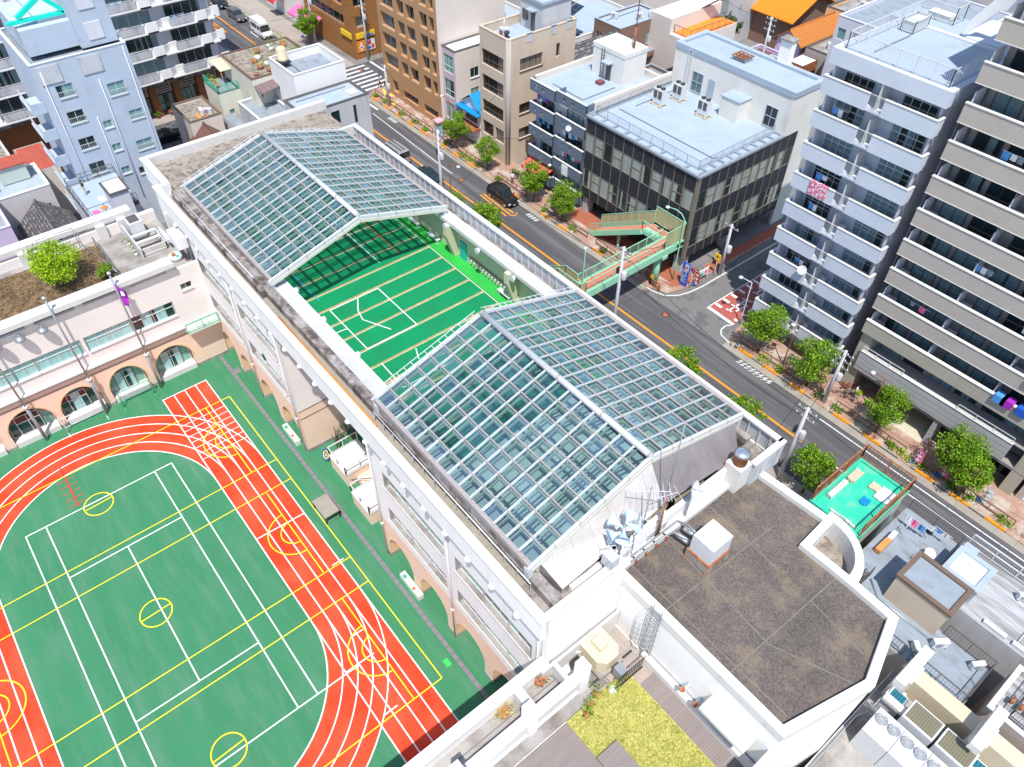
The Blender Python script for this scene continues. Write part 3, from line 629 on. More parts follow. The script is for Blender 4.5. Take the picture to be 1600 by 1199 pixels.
# deck equipment: benches, flood lamps, whistle board rows
def bench(x, label):
    b = thing('bench', label, 'bench', (x,29.6,12.7), 'benches on the roof deck')
    MB().box(x-.75, x+.75, 29.4, 29.8, 13.1, 13.15).build('seat', 'white_metal', b)
    for sx in (-.6, .6): MB().box(x+sx-.03, x+sx+.03, 29.43, 29.77, 12.7, 13.1).build('leg', 'white_metal', b)
bench(-49.6, 'pale bench by the deck wall deepest under the far glass roof'); bench(-46.6, 'pale bench by the deck wall in the grid shadow near the slanted pillar'); bench(-36.8, 'pale bench by the deck wall close to the nearer glass roof')
for i, (x, y, lb) in enumerate(((-44.0,15.55,'round white floodlight on the yard-side ledge next to the far glass roof'),(-39.9,15.55,'round white floodlight halfway along the yard-side ledge'),(-35.3,15.55,'round white floodlight on the yard-side ledge near the pool roof'),(-43.9,29.2,'round white floodlight above the slanted pillar'),(-39.6,29.2,'middle round white floodlight on the cream deck wall'),(-35.2,29.2,'round white floodlight on the cream wall above the last bench'))):
    d = 1 if y < 20 else -1
    f_ = thing('floodlight', lb, 'floodlight', (x,y,15.9), 'floodlights round the deck')
    MB().lathe((x,y+d*.1,15.85), [(.1,-.15),(.22,-.1),(.26,.12)] if d > 0 else [(.26,-.12),(.22,.1),(.1,.15)], 14, 0, 'y').build('lamp_housing', 'white_metal', f_)
    MB().bar((x,y-d*.25,15.9), (x,y,15.9), .07).build('bracket', 'white_metal', f_)
rk = MB(); rk.box(-42.0, -35.6, 29.95, 30.06, 13.45, 13.55, 0)
for i in range(15): rk.lathe((-41.6+i*.4,29.9,13.3), [(.09,-.05),(.11,.03)], 8, 1, 'y')
single(rk, 'hook_rack', ['frame_dark','white_metal'], 'long rack with a row of round pegs on the cream wall under the road-side ledge', 'rack', (-39,30,13.4))
dd = MB(); dd.box(-43.3, -42.4, 29.96, 30.08, 12.7, 14.4); single(dd, 'deck_locker', 'teal', 'dark green locker standing beside the slanted pillar on the deck', 'locker', (-42.8,30,12.7))
# flat roof with the half round bay, far end
def halfround(cx, cy, r, n=14, a0=-90, a1=90): return [(cx+r*math.cos(R(a0+(a1-a0)*i/n)), cy+r*math.sin(R(a0+(a1-a0)*i/n))) for i in range(n+1)]
# ------------------------------------------------------------------ polygonal wing with dark flat roof
oct_ = thing('polygon_wing', 'angular white block with a dark weathered flat roof and a curved light well', 'building', (-7,24,0))
O = [(-13.0,18.05),(-1.75,18.05),(-.45,23.4),(-1.7,27.75),(-5.7,28.6),(-7.6,30.6),(-13.0,30.2)]
def inset(poly, d):
    out = []; n = len(poly)
    for i in range(n):
        p0 = Vector(poly[i-1]); p1 = Vector(poly[i]); p2 = Vector(poly[(i+1)%n])
        a = (p1-p0).normalized(); b = (p2-p1).normalized(); na = Vector((-a.y,a.x)); nb = Vector((-b.y,b.x)); m_ = (na+nb).normalized()
        out.append(tuple(p1 + m_*d/max(.3, m_.dot(na))))
    return out
O = [(-13.0,18.05),(-1.75,18.05),(-.45,23.4),(-1.7,27.5),(-4.1,27.6),(-7.15,27.6),(-7.3,30.0),(-13.0,29.6)]
ob = MB(); ob.prism(O, 0, 14.95, 0); ob.build('wall', ['white_wall'], oct_)
MB().prism(inset(O, .42), 14.95, 14.96, 0).build('roof', 'roof_dark', oct_)
rg = MB(); rg.ring(inset(O, .42), inset(O, -.06), 14.7, 15.3, 0); rg.build('parapet', ['white_coping'], oct_)
# curved light well
arc_o = [(-7.55,27.15)] + [(-7.4+3.3*math.cos(R(a)), 27.2+3.2*math.sin(R(a))) for a in range(0, 97, 8)]
arc_i = [(-7.15,27.55)] + [(-7.15+2.45*math.cos(R(a)), 27.55+2.3*math.sin(R(a))) for a in range(0, 97, 8)]
MB().ring(arc_i, arc_o, 13.2, 15.34, 0).build('light_well_rim', 'white_coping', oct_)
MB().prism([(x,y) for x, y in arc_o], 0, 13.2).build('light_well_wall', 'white_wall', oct_)
MB().prism(arc_i, 13.2, 13.9).build('light_well_floor', 'roof_pebble', oct_)
jt = MB(); z = 14.966
for a in ((-12.5,21.9,-5,21.3),(-5,21.3,-1.2,22.9),(-9.6,18.6,-9.3,27.3),(-5.3,18.5,-5.1,27.2),(-12.5,25.4,-7.4,25.2),(-5.1,25,-1.7,24.6),(-12.6,19.1,-2.2,19.1)): ln(jt, *a, .05, z)
mat('joint_dark', (.2,.18,.165), .9, .2, 2); jt.build('roof_joint', 'joint_dark', oct_)
# near wing terrace beside the lawn (court side)
tw = thing('terrace_wing', 'white terrace wing with open beams, square pillars and a lawn on its roof', 'school wing', (-8,5,0))
t = MB(); t.box(-12.6, 6, -14, 18.0, 0, 10.4, 0); t.box(-12.65, -12.15, -14, 12.8, 0, 11.9, 0); t.build('wall', 'white_wall', tw)
t = MB(); t.box(-12.72, -12.08, -14, 12.9, 11.9, 12.1).box(-12.08, -10.95, 10.45, 10.95, 11.2, 12.1)
t.box(-10.95, -10.35, -14, 13.6, 11.2, 12.02); t.box(-12.1, -11.95, 12.3, 18.0, 10.4, 12.0).box(-12.1, -10.9, 13.0, 13.25, 10.4, 12.1)
t.build('beam', 'white_coping', tw)
for y0, y1 in ((10.0,10.55),(13.6,14.15),(5.5,6.05)): MB().box(-10.97, -10.28, y0, y1, 10.42, 13.3).build('pillar', 'white_wall', tw)
t = MB(); t.box(-12.15, -10.95, -14, 12.9, 10.41, 11.0, 0).box(-10.35, -9.7, -14, 14.6, 10.41, 10.5, 0).box(-12.2, -8.6, 14.2, 17.9, 10.41, 10.46, 1).box(-9.7, 6, 17.6, 17.95, 10.41, 10.95, 2)
t.box(-11.6, -11.55, -14, 12.9, 11.0, 11.03, 3).box(-12.0, -8.5, 15.3, 15.36, 10.46, 10.48, 3)
t.build('terrace_floor', ['concrete','paving_grey','white_coping','joint_dark'], tw)
t = MB(); t.box(-8.6, 6, 16.5, 17.6, 10.42, 10.5).box(-9.6, 6, 8, 12.0, 10.42, 10.56).box(-7.3, -5.4, 12.0, 13.4, 10.42, 10.75).box(-11.9, -9.8, 14.3, 15.2, 10.47, 10.52); t.build('wood_deck', 'wood_deck', tw)
t = MB(); t.box(-9.65, 6, 12.05, 16.5, 10.41, 10.53); t.build('lawn_bed', 'lawn_soil', tw)
lw = MB(); random.seed(3)
for i in range(22000):
    x = rnd(-9.6, 4); y = rnd(12.1, 16.45)
    if -7.35 < x < -5.35 and y < 13.45: continue
    a = rnd(0, 6.28); s_ = rnd(.03, .08); dx, dy = math.cos(a)*s_, math.sin(a)*s_
    lw.face([(x-dx,y-dy,10.53), (x+dx,y+dy,10.53), (x+dx*.6+rnd(-.07,.07),y+dy*.6+rnd(-.07,.07),10.53+rnd(.02,.07))])
tag(lw.build('lawn', 'leaf_lawn', None, None, (-8,14,10.5)), 'dry yellow green grass on the roof terrace', 'lawn', kind='stuff')
# awning door and pipes on the polygon wing wall
t = MB(); t.prism([(-5.4,17.0),(-2.6,17.0),(-2.6,18.04),(-5.4,18.04)], 12.75, 13.0, 0); t.build('door_canopy', 'white_coping', oct_)
for x in (-5.1, -3.9): window(oct_, fr('S', 18.0), x, x+1.15, 10.6, 12.6, .0, 1, 'frame', 'pane_dark', name='sliding_door')
for x, z0 in ((-6.7,11.8),(-5.8,11.6)):
    t = MB(); t.tube([(x,18.05,z0),(x,17.6,z0),(x,17.45,z0+.25)], .13, 10, 0); t.lathe((x,17.42,z0+.25), [(.15,0),(.15,.12)], 10, 1); t.build('vent_pipe', ['white_metal','rust'], oct_)
t = MB(); t.box(-1.9, 4, 16.2, 16.35, 12.2, 12.5).box(-1.9, -1.6, 16.2, 18.0, 10.4, 13.2); t.build('stair_wall', 'white_wall', tw)
# ------------------------------------------------------------------ town buildings
mat('w_blue', (.43,.495,.58), .85, .04, .5, fine=.02, dirt=(.37,.42,.5), dsc=.4, lines=(0,0,.36,.9,.03)); mat('w_lilacgrey', (.6,.6,.66), .85, .04, .5, fine=.02, dirt=(.5,.5,.55), dsc=.5, stretch=(1,1,.3))
mat('w_t1', (.57,.61,.68), .85, .05, .6, fine=.03, dirt=(.54,.56,.62), dsc=.8); mat('w_taupe', (.45,.395,.35), .85, .05, .8, fine=.08)
mat('w_taupe_dark', (.29,.27,.26), .85, .05, .8); mat('tile_beige', (.42,.38,.31), .8, .06, 1, fine=.05, lines=(1.6,0,.9,.75,.02))
mat('w_brown', (.46,.27,.14), .85, .05, .7, fine=.05, lines=(0,0,.37,.85,.02)); mat('w_beige_side', (.68,.6,.54), .85, .04, .5, fine=.02)
mat('w_pink', (.56,.45,.5), .85, .04, .6); mat('w_beige', (.58,.47,.36), .85, .05, .6, fine=.03, dirt=(.5,.4,.3), dsc=.7, stretch=(1,1,.3)); mat('w_slate', (.13,.17,.22), .8, .08, .8, fine=.05)
mat('w_black', (.028,.032,.04), .5, .1, 1.2, fine=.1, lines=(0,0,1.4,1.8,.03)); mat('w_mullion', (.2,.175,.14), .6, .08, 1); mat('w_cream', (.7,.68,.63), .85, .04, .5, fine=.02, dirt=(.6,.58,.5), dsc=.6)
mat('w_ivory', (.66,.66,.55), .85, .04, .5, fine=.02, dirt=(.55,.55,.45), dsc=.5); mat('w_concrete', (.5,.5,.51), .85, .05, .5, fine=.04, dirt=(.38,.38,.39), dsc=.8, stretch=(1,1,.2), lines=(0,.4,0,.8,.02))
mat('w_shop', (.33,.15,.05), .8, .1, 1, fine=.1, lines=(0,0,2.5,.7,.04)); mat('w_brownhouse', (.24,.15,.115), .8, .06, .8, fine=.03, lines=(0,0,1,.85,.02)); mat('w_brick', (.3,.12,.05), .85, .15, 2, lines=(0,0,6,.6,.03))
mat('w_lilac', (.6,.5,.66), .8, .04, .6); mat('w_siding', (.58,.56,.55), .7, .05, .6, lines=(0,.9,0,.75,.03)); mat('w_tealgrey', (.5,.56,.5), .85, .04, .5, fine=.02)
mat('w_peach', (.75,.45,.24), .85, .05, .6); mat('roof_tile', (.13,.12,.12), .6, .3, 3, lines=(3,3.5,0,.45,.09), dirt=(.42,.4,.4), dsc=3, dlo=.52, dhi=.6); mat('roof_orange', (.75,.22,.012), .7, .06, 1, lines=(2.4,0,0,.7,.05))
mat('roof_orange_tile', (.55,.2,.045), .75, .15, 3, lines=(3,4,0,.6,.08)); mat('roof_brown', (.16,.085,.065), .75, .1, 1, lines=(2.2,0,0,.7,.04)); mat('roof_maroon', (.2,.07,.075), .75, .08, .8); mat('roof_white', (.82,.82,.82), .7, .03, .5, dirt=(.7,.7,.7), dsc=1.5)
mat('roof_redrust', (.4,.09,.06), .7, .15, 1, lines=(0,3,0,.6,.05)); mat('blue_tarp', (.01,.25,.6), .5, .15, 2, bump=.5); mat('solar', (.02,.03,.05), .25, .1, 1, lines=(1.2,1.2,0,5,.04))
mat('turquoise', (.01,.65,.5), .5, .04, 1); mat('tile_grey', (.42,.42,.42), .75, .05, 1, lines=(0,0,1.8,.4,.04)); mat('green_roof', (.03,.5,.32), .7, .08, .8, dirt=(.2,.42,.32), dsc=.8, dlo=.5, dhi=.7, fine=.06)
mwin('pane_pale', (.02,.035,.035), (.34,.38,.34), .66, 7); mwin('pane_balcony', (.018,.035,.042), (.17,.27,.3), .55, 8); mwin('glass_brown', (.03,.02,.018), (.22,.18,.15), .35, 6)
def bldg(name, label, x0, x1, y0, y1, h, wall='w_cream', roof='roof_blue', S=(), E=(), par=.45, pt=.22, cop=None, ew=None, depth=.16, z0=0, mf='frame', mp='pane', cat='building', group=None, base=None):
    """flat roofed building; S and E are lists of windows (a, b, z0, z1, n, options)"""
    b = thing(name, label, cat, ((x0+x1)/2, (y0+y1)/2, 0), group)
    m = MB(); FSb = fr('S', y0); FEb = fr('E', x1)
    facade(m, FSb, x0, x1, z0, h, [q[:4] for q in S], depth, 0); facade(m, FEb, y0, y1, z0, h, [q[:4] for q in E], depth, 1)
    m.face([(x0,y0,z0),(x0,y1,z0),(x0,y1,h),(x0,y0,h)], 0); m.face([(x0,y1,z0),(x1,y1,z0),(x1,y1,h),(x0,y1,h)], 1)
    i_ = .03 + depth
    m.box(x0+i_, x1-i_, y0+i_, y1-i_, z0, h-par-.06, 0)
    if par:   # inner faces of the parapet
        m.face([(x0+pt,y0+pt,h-par),(x1-pt,y0+pt,h-par),(x1-pt,y0+pt,h),(x0+pt,y0+pt,h)], 0); m.face([(x0+pt,y1-pt,h-par),(x1-pt,y1-pt,h-par),(x1-pt,y1-pt,h),(x0+pt,y1-pt,h)], 0)
        m.face([(x0+pt,y0+pt,h-par),(x0+pt,y1-pt,h-par),(x0+pt,y1-pt,h),(x0+pt,y0+pt,h)], 0); m.face([(x1-pt,y0+pt,h-par),(x1-pt,y1-pt,h-par),(x1-pt,y1-pt,h),(x1-pt,y0+pt,h)], 0)
    m.build('wall', [wall, ew or wall], b)
    MB().box(x0+pt-.01, x1-pt+.01, y0+pt-.01, y1-pt+.01, h-par-.05, h-par).build('roof', roof, b)
    if par:
        q = MB(); o_ = [(x0-.04,y0-.04),(x1+.04,y0-.04),(x1+.04,y1+.04),(x0-.04,y1+.04)]; i2 = [(x0+pt+.03,y0+pt+.03),(x1-pt-.03,y0+pt+.03),(x1-pt-.03,y1-pt-.03),(x0+pt+.03,y1-pt-.03)]
        q.ring(i2, o_, h-.04, h+.06, 0); q.build('coping', cop or wall, b)
    for F, lst in ((FSb, S), (FEb, E)):
        for q in lst:
            o = dict(mf=mf, mp=mp, depth=max(.05, depth-.04)); n = q[4] if len(q) > 4 else 2
            if len(q) > 5: o.update(q[5])
            window(b, F, q[0], q[1], q[2], q[3], n=n, **o)
    return b
def ac_unit(x, y, z, label, group='air conditioning units', rz=0, s=1):
    a = thing('ac_unit', label, 'air conditioner', (x,y,z), group, local=True, rz=rz)
    MB().box(-.4*s, .4*s, -.15*s, .15*s, .08, .62*s).build('casing', 'white_metal', a)
    MB().lathe((-.1*s,-.152*s,.35*s), [(.2*s,-.012),(.2*s,0)], 14, 0, 'y').build('fan', 'grey_metal', a)
    MB().box(-.35*s, -.28*s, -.17*s, .17*s, 0, .08).box(.28*s, .35*s, -.17*s, .17*s, 0, .08).build('foot', 'dark_metal', a)
    return a
def dish(x, y, z, label, r=.35, d=(.5,-.7,.45)):
    t = thing('satellite_dish', label, 'satellite dish', (x,y,z), 'satellite dishes'); d = Vector(d).normalized()
    m = MB(); a = d.orthogonal().normalized(); b = d.cross(a); c = Vector((x,y,z+.5)); n = 16
    pr = [(r*k/4, .28*r*(k/4)**2) for k in range(5)]
    for i in range(4):
        for j in range(n):
            q = [c + d*pr[ii][1] + (a*math.cos(2*math.pi*jj/n) + b*math.sin(2*math.pi*jj/n))*pr[ii][0] for ii, jj in ((i,j),(i,j+1),(i+1,j+1),(i+1,j))]
            m.face(q, 0, True)
    m.build('reflector', 'white_metal', t); MB().bar(c, c+d*r*1.1+Vector((0,0,-.05)), .03).build('feed_arm', 'grey_metal', t); MB().bar((x,y,z), c, .05).build('mast', 'grey_metal', t)
    return t
def laundry(x0, x1, y, z, mats, label, along='x', hh=.65):
    t = thing('laundry', label, 'laundry', ((x0+x1)/2 if along=='x' else y, y if along=='x' else (x0+x1)/2, z), 'laundry hung out to dry')
    P = (lambda u, v, w_: (u, y+v, w_)) if along == 'x' else (lambda u, v, w_: (y+v, u, w_))
    MB().bar(P(x0-.1,0,z), P(x1+.1,0,z), .03).build('pole', 'white_metal', t); u = x0; i = 0
    while u < x1-.2:
        wd = rnd(.3,.5); h_ = hh*rnd(.6,1.2); m = MB(); o_ = rnd(-.04,.04); n = 4
        for k in range(n):
            a = u+wd*k/n; b = u+wd*(k+1)/n; va = .05*math.sin(k*2.1); vb = .05*math.sin((k+1)*2.1)
            m.face([P(a,va-.012,z), P(b,vb-.012,z), P(b,vb+o_-.012,z-h_), P(a,va+o_-.012,z-h_)]); m.face([P(a,va+.012,z), P(b,vb+.012,z), P(b,vb+o_+.012,z-h_), P(a,va+o_+.012,z-h_)])
        m.build('garment', mats[i % len(mats)], t); u += wd+.08; i += 1
    return t
# --- tower 1, pale blue grey, nine storeys of balconies
t1 = thing('apartment_tower', 'tall pale blue grey apartment tower with white edged balconies and railed roof', 'apartment tower', (-25,62,0))
m = MB(); m.box(-29.4, -20.6, 57.4, 65.0, 0, 27.0, 0).box(-30.6, -25.2, 65.0, 69.0, 0, 27.0, 0).box(-29.75, -20.3, 55.8, 57.4, 26.95, 27.6, 0).box(-29.2,-20.75, 57.39, 57.4, 0, 3, 0)
m.box(-29.4, -29.25, 56.0, 57.4, 2.7, 26.95, 0).box(-20.75, -20.6, 56.4, 57.4, 2.7, 26.95, 1).box(-20.6, -20.55, 57.4, 65.0, 0, 27.0, 1)
m.build('wall', ['w_t1','w_lilacgrey'], t1)
m = MB(); m.box(-29.75, -20.3, 55.8, 65.2, 27.6, 28.05, 0).box(-30.8, -25.2, 65.2, 69.2, 27.6, 28.05, 0); m.build('roof', 'roof_blue', t1)
m = MB(); m.ring([(-29.4,56.15),(-20.65,56.15),(-20.65,64.8),(-29.4,64.8)], [(-29.85,55.7),(-20.2,55.7),(-20.2,65.25),(-29.85,65.25)], 27.0, 28.2, 0); m.build('parapet', 'w_t1', t1)
m = MB(); rail(m, [(-29.2,66.6,28.1),(-29.2,56.5,28.1),(-20.9,56.5,28.1),(-20.9,64.2,28.1)], 1.25, .14, .035); m.build('roof_railing', 'white_metal', t1)
m = MB(); rail(m, [(-29.9,68.6,28.1),(-26.5,68.6,28.1),(-26.5,67.0,28.1),(-29.2,67.0,28.1)], 1.3, .14, .035); m.build('roof_railing', 'white_metal', t1)
m = MB(); rail(m, [(-28.6,62.8,28.1),(-27.5,62.8,28.1),(-27.5,64.9,28.1),(-28.6,64.9,28.1),(-28.6,62.8,28.1)], 1.0, .14, .03); m.box(-28.5,-27.6,62.9,64.8,28.1,28.9); m.build('roof_hatch', 'white_metal', t1)
m = MB(); m.prism([(-28.9,67.3),(-27.0,67.3),(-27.0,68.3),(-28.9,68.3)], 28.05, 28.5); m.build('roof_hatch', 'w_cream', t1)
m = MB(); m.box(-25.2, -20.6, 65.3, 71, 0, 28.0, 0).box(-24.6,-22,65.4,67,28.0,28.2,0); m.build('stair_core', 'w_t1', t1)
m = MB(); F_ = fr('S', 65.6); m.face([(-24.8,65.5,28.2),(-24.8,65.5,29.3),(-22.6,65.5,33.0),(-21.4,65.5,33.2),(-21.4,65.5,31.0),(-23.0,65.5,30.6)]); m.face([(-24.8,65.7,28.2),(-24.8,65.7,29.3),(-22.6,65.7,33.0),(-21.4,65.7,33.2),(-21.4,65.7,31.0),(-23.0,65.7,30.6)])
m.face([(-24.8,65.5,29.3),(-24.8,65.7,29.3),(-22.6,65.7,33.0),(-22.6,65.5,33.0)]).box(-21.4,-20.6,65.5,71,28,33.2); m.build('stair_parapet', 'white_wall', t1)
FT = fr('S', 57.4)
for k in range(9):
    zt = 26.15 - 2.79*k; zf = zt - 1.15
    m = MB(); m.box(-29.75, -25.75, 55.5, 55.65, zf-.22, zt-.06, 0).box(-29.75, -29.6, 55.65, 57.3, zf-.22, zt-.06, 0).box(-29.77, -25.72, 55.46, 55.68, zt-.06, zt, 1).box(-29.78, -29.58, 55.68, 57.3, zt-.06, zt, 1)
    m.box(-24.45, -20.25, 55.5, 55.65, zf-.22, zt-.06, 0).box(-20.4, -20.25, 55.65, 56.5, zf-.22, zt-.06, 0).box(-24.48, -20.22, 55.46, 55.68, zt-.06, zt, 1).box(-20.42, -20.2, 55.68, 56.5, zt-.06, zt, 1)
    m.box(-29.6, -20.4, 55.65, 57.38, zf-.2, zf-.02, 0).box(-25.75, -24.45, 55.55, 55.65, zf-.2, zf-.02, 0)
    m.build('balcony', ['w_t1','white_coping'], t1)
    m = MB(); rail(m, [(-25.72,55.6,zf),(-24.48,55.6,zf)], 1.1, .13, .03, posts=.6); m.build('balcony_railing', 'white_metal', t1)
    MB().box(-25.13, -25.07, 55.7, 57.38, zf, zf+2.0).build('partition', 'white_metal', t1)
    if zf > 2.5:
        window(t1, FT, -29.0, -26.4, zf+.05, zf+2.1, -.02, 4, 'frame', 'pane_balcony', .55); window(t1, FT, -24.0, -21.2, zf+.05, zf+2.1, -.02, 4, 'frame', 'pane_balcony', .55)
        if k % 2 == 0 or k > 5: ac_unit(-24.8, 57.0, zf, 'white outdoor unit on the %s balcony from the top of the pale blue tower' % ('first','second','third','fourth','fifth','sixth','seventh','eighth','ninth')[k], 'outdoor units on the pale blue tower')
MB().tube([(-20.5,60.0,26.8),(-20.5,60.0,.2)], .07, 7).build('downpipe', 'white_metal', t1)
dish(-26.0, 55.2, 9.2, 'white satellite dish on the railing of a lower balcony of the pale blue tower', .42, (.3,-.8,.5))
m = MB()
for i in range(8): m.face([(-27.9+i*.2,55.42,22.05-2.79-.0), (-27.7+i*.2,55.42,22.05-2.79), (-27.7+i*.2,55.44+.02*math.sin(i),20.6-2.79), (-27.9+i*.2,55.44,20.6-2.79)])
mat('pink_pattern', (.75,.12,.25), .8, .3, 5, dirt=(.85,.75,.75), dsc=5, dlo=.5, dhi=.55)
for i in range(8): pass
m = MB(); m.box(-28.0, -26.3, 55.38, 55.42, 16.6, 17.85).box(-28.0, -26.3, 55.42, 55.6, 17.8, 17.84); single(m, 'blanket', ['pink_pattern'], 'pink patterned blanket hung over the parapet of the pale blue tower', 'blanket', (-27,55.4,17))
# --- tower 2, taupe
t2 = thing('apartment_tower', 'tall taupe apartment tower with long wide balconies and a tiled portal at the pavement', 'apartment tower', (-11,62,0))
m = MB(); m.box(-18.6, -2.6, 57.4, 68, 2.9, 41, 0).box(-19.0, -18.0, 55.9, 57.4, 0, 7.0, 2).box(-18.6, -2.6, 62, 68, 0, 2.9, 0).box(-3.6,-2.6,55.9,62,0,7,2)
m.build('wall', ['w_taupe_dark','w_taupe','tile_beige'], t2)
for k in range(11):
    zt = 36.4 - 2.8*k; zf = zt-1.2
    if k == 10:
        m = MB(); m.box(-19.1, -2.5, 55.55, 55.8, 7.0, zt-.06, 0).box(-19.12, -2.48, 55.5, 55.85, zt-.06, zt, 1).box(-19.0,-2.6,55.8,57.38,zf-.2,zf-.02,0); m.build('balcony', ['tile_beige','white_coping'], t2)
    else:
        m = MB(); m.box(-19.1, -2.5, 55.55, 55.75, zf-.2, zt-.06, 0).box(-19.12, -2.48, 55.5, 55.8, zt-.06, zt, 1).box(-19.0, -2.6, 55.75, 57.38, zf-.2, zf-.02, 0).box(-19.12,-2.48,55.52,55.78,zf-.24,zf-.2,1); m.build('balcony', ['w_taupe','white_coping'], t2)
    for px in (-18.85, -13.5, -7.9, -2.7):
        MB().box(px-.04, px+.04, 55.85, 57.38, zf, zf+1.9).build('partition', 'w_lilacgrey', t2)
    for a in (-18.1, -15.75, -12.6, -10.2, -7.1, -4.7):
        window(t2, FT, a, a+1.95, zf+.03, zf+2.0, -.02, 2, 'frame_dark', 'pane_balcony')
    for a in (-13.8, -8.2):
        pp = MB(); pp.tube([(a,57.2,zf+2.5),(a,57.2,zf+1.6),(a+.3,56.3,zf+1.3),(a+.3,56.3,zf)], .05, 6); pp.build('drainpipe', 'white_metal', t2)
# lower storeys of tower 2
m = MB(); m.box(-18.0, -3.6, 55.85, 57.3, 2.6, 2.9, 0).box(-18.4, -4.6, 55.55, 55.8, 3.1, 5.15, 1).box(-18.4, -4.6, 55.5, 55.85, 5.15, 5.2, 2).box(-14.2, -13.8, 55.7, 56.6, .12, 3.1, 1).box(-10.4, -10.0, 55.7, 58, .12, 3.1, 1).box(-14.2,-14.0,56.6,60,.12,3,1)
m.box(-18.0,-3.6,55.8,57.38,5.0,5.05,0)
m.build('lower_front', ['w_taupe_dark','tile_grey','white_coping'], t2)
m = MB(); rail(m, [(-9.4,55.6,5.2),(-4.7,55.6,5.2)], .55, 5, .03, bars=False); rail(m, [(-18.3,55.6,5.2),(-14.4,55.6,5.2)], .55, 5, .03, bars=False); m.build('front_railing', 'white_metal', t2)
for a in (-17.6,-15.4,-12.8,-10.6,-8.2,-6.2): window(t2, FT, a, a+1.9, 4.0, 6.3, -.02, 2, 'frame_dark', 'pane_balcony')
m = MB(); m.box(-13.0, -10.9, 59.4, 59.5, .2, 2.4); m.build('door', 'wood_orange', t2)
m = MB(); m.box(-14.0, -10.4, 55.2, 61, .12, .16); mat('tile_cream', (.55,.5,.38), .7, .06, 1, lines=(1.2,1.2,0,.8,.03)); m.build('entrance_floor', 'tile_cream', t2)
MB().box(-10.0, -3.6, 57.6, 57.7, .12, 2.6).build('shop_front', 'pane_dark', t2)
ac0 = ac_unit(-13.0, 57.0, 33.6-1.2, 'white outdoor unit beside the middle partition of the uppermost visible taupe balcony', 'outdoor units on the taupe tower')
OW = ('first','second','third','fourth','fifth','sixth','seventh','eighth','ninth','tenth')
for k in range(1, 10):
    zf = 33.6-1.2-2.8*k
    for x, w_ in ((-18.4,'left end'),(-13.0,'middle partition'),(-7.4,'right partition')):
        if (k*3+int(-x)) % 4: copy_tree(ac0, (x, 56.95, zf), 0, 'white outdoor unit at the %s of the %s taupe balcony below the top one' % (w_, OW[k-1]), 'outdoor units on the taupe tower')
random.seed(88)
for k in range(9):
    zf = 33.6-1.2-2.8*k; x = -17.6+((k*5) % 13); laundry(x, x+rnd(.8,1.8), 56.1, zf+1.75, ['skyblue','cloth_white','cloth_grey','cloth_dark','pink'][k%3:], 'small line of washing on the %s taupe balcony below the top one' % (OW[k-1] if k else 'upper'), hh=.55)
for k in (1,3,4,6): laundry(-28.6+k*.2, -27.4+k*.2, 56.0, 26.15-2.79*k+.55, ['skyblue','cloth_white','cloth_dark'], 'washing on the left half of the %s pale blue balcony from the top' % OW[k], hh=.55)
laundry(-10.4, -8.2, 56.0, 24.2, ['skyblue','cloth_white','cloth_grey','pink'], 'washing in blue, white and orange drying on an upper balcony of the taupe tower'); laundry(-16.0, -15.2, 56.0, 21.5, ['skyblue','cloth_white'], 'small bunch of white and blue washing near the left end of a taupe tower balcony')
laundry(-13.0, -12.2, 56.0, 21.5, ['skyblue','cloth_white'], 'second small bunch of washing beside the blue curtain on the taupe tower'); laundry(-8.9, -7.0, 55.9, 18.7, ['cloth_white','skyblue','pink'], 'row of white and blue washing clipped along a parapet edge of the taupe tower', hh=.4)
for (x, z, c, lb) in ((-5.9,10.9,'skyblue','bright blue quilt over the taupe tower parapet at the right edge'),(-5.4,8.15,'blue','dark blue quilt airing on the lowest long balcony of the taupe tower'),(-7.2,8.15,'skyblue','light blue quilt beside the purple one on the tiled parapet'),(-6.6,8.15,'purple','purple quilt on the tiled parapet between two blue ones')):
    m = MB(); m.prism([(x-.45,55.35),(x+.45,55.35),(x+.45,56.1),(x-.45,56.1)], z+.35, z+.5); m.box(x-.45, x+.45, 55.35, 55.42, z-.2, z+.35); single(m, 'quilt', [c], lb, 'quilt', (x,55.4,z), 'quilts airing on the taupe tower')
# low building right of tower 2
b = bldg('low_house', 'low grey shop with shutters squeezed against the taupe tower at the right edge', -2.3, 6, 56.2, 66, 4.2, 'w_taupe', 'roof_bluegrey', S=[(-1.8,1.2,.3,2.6,1,dict(mp='panel_grey'))])
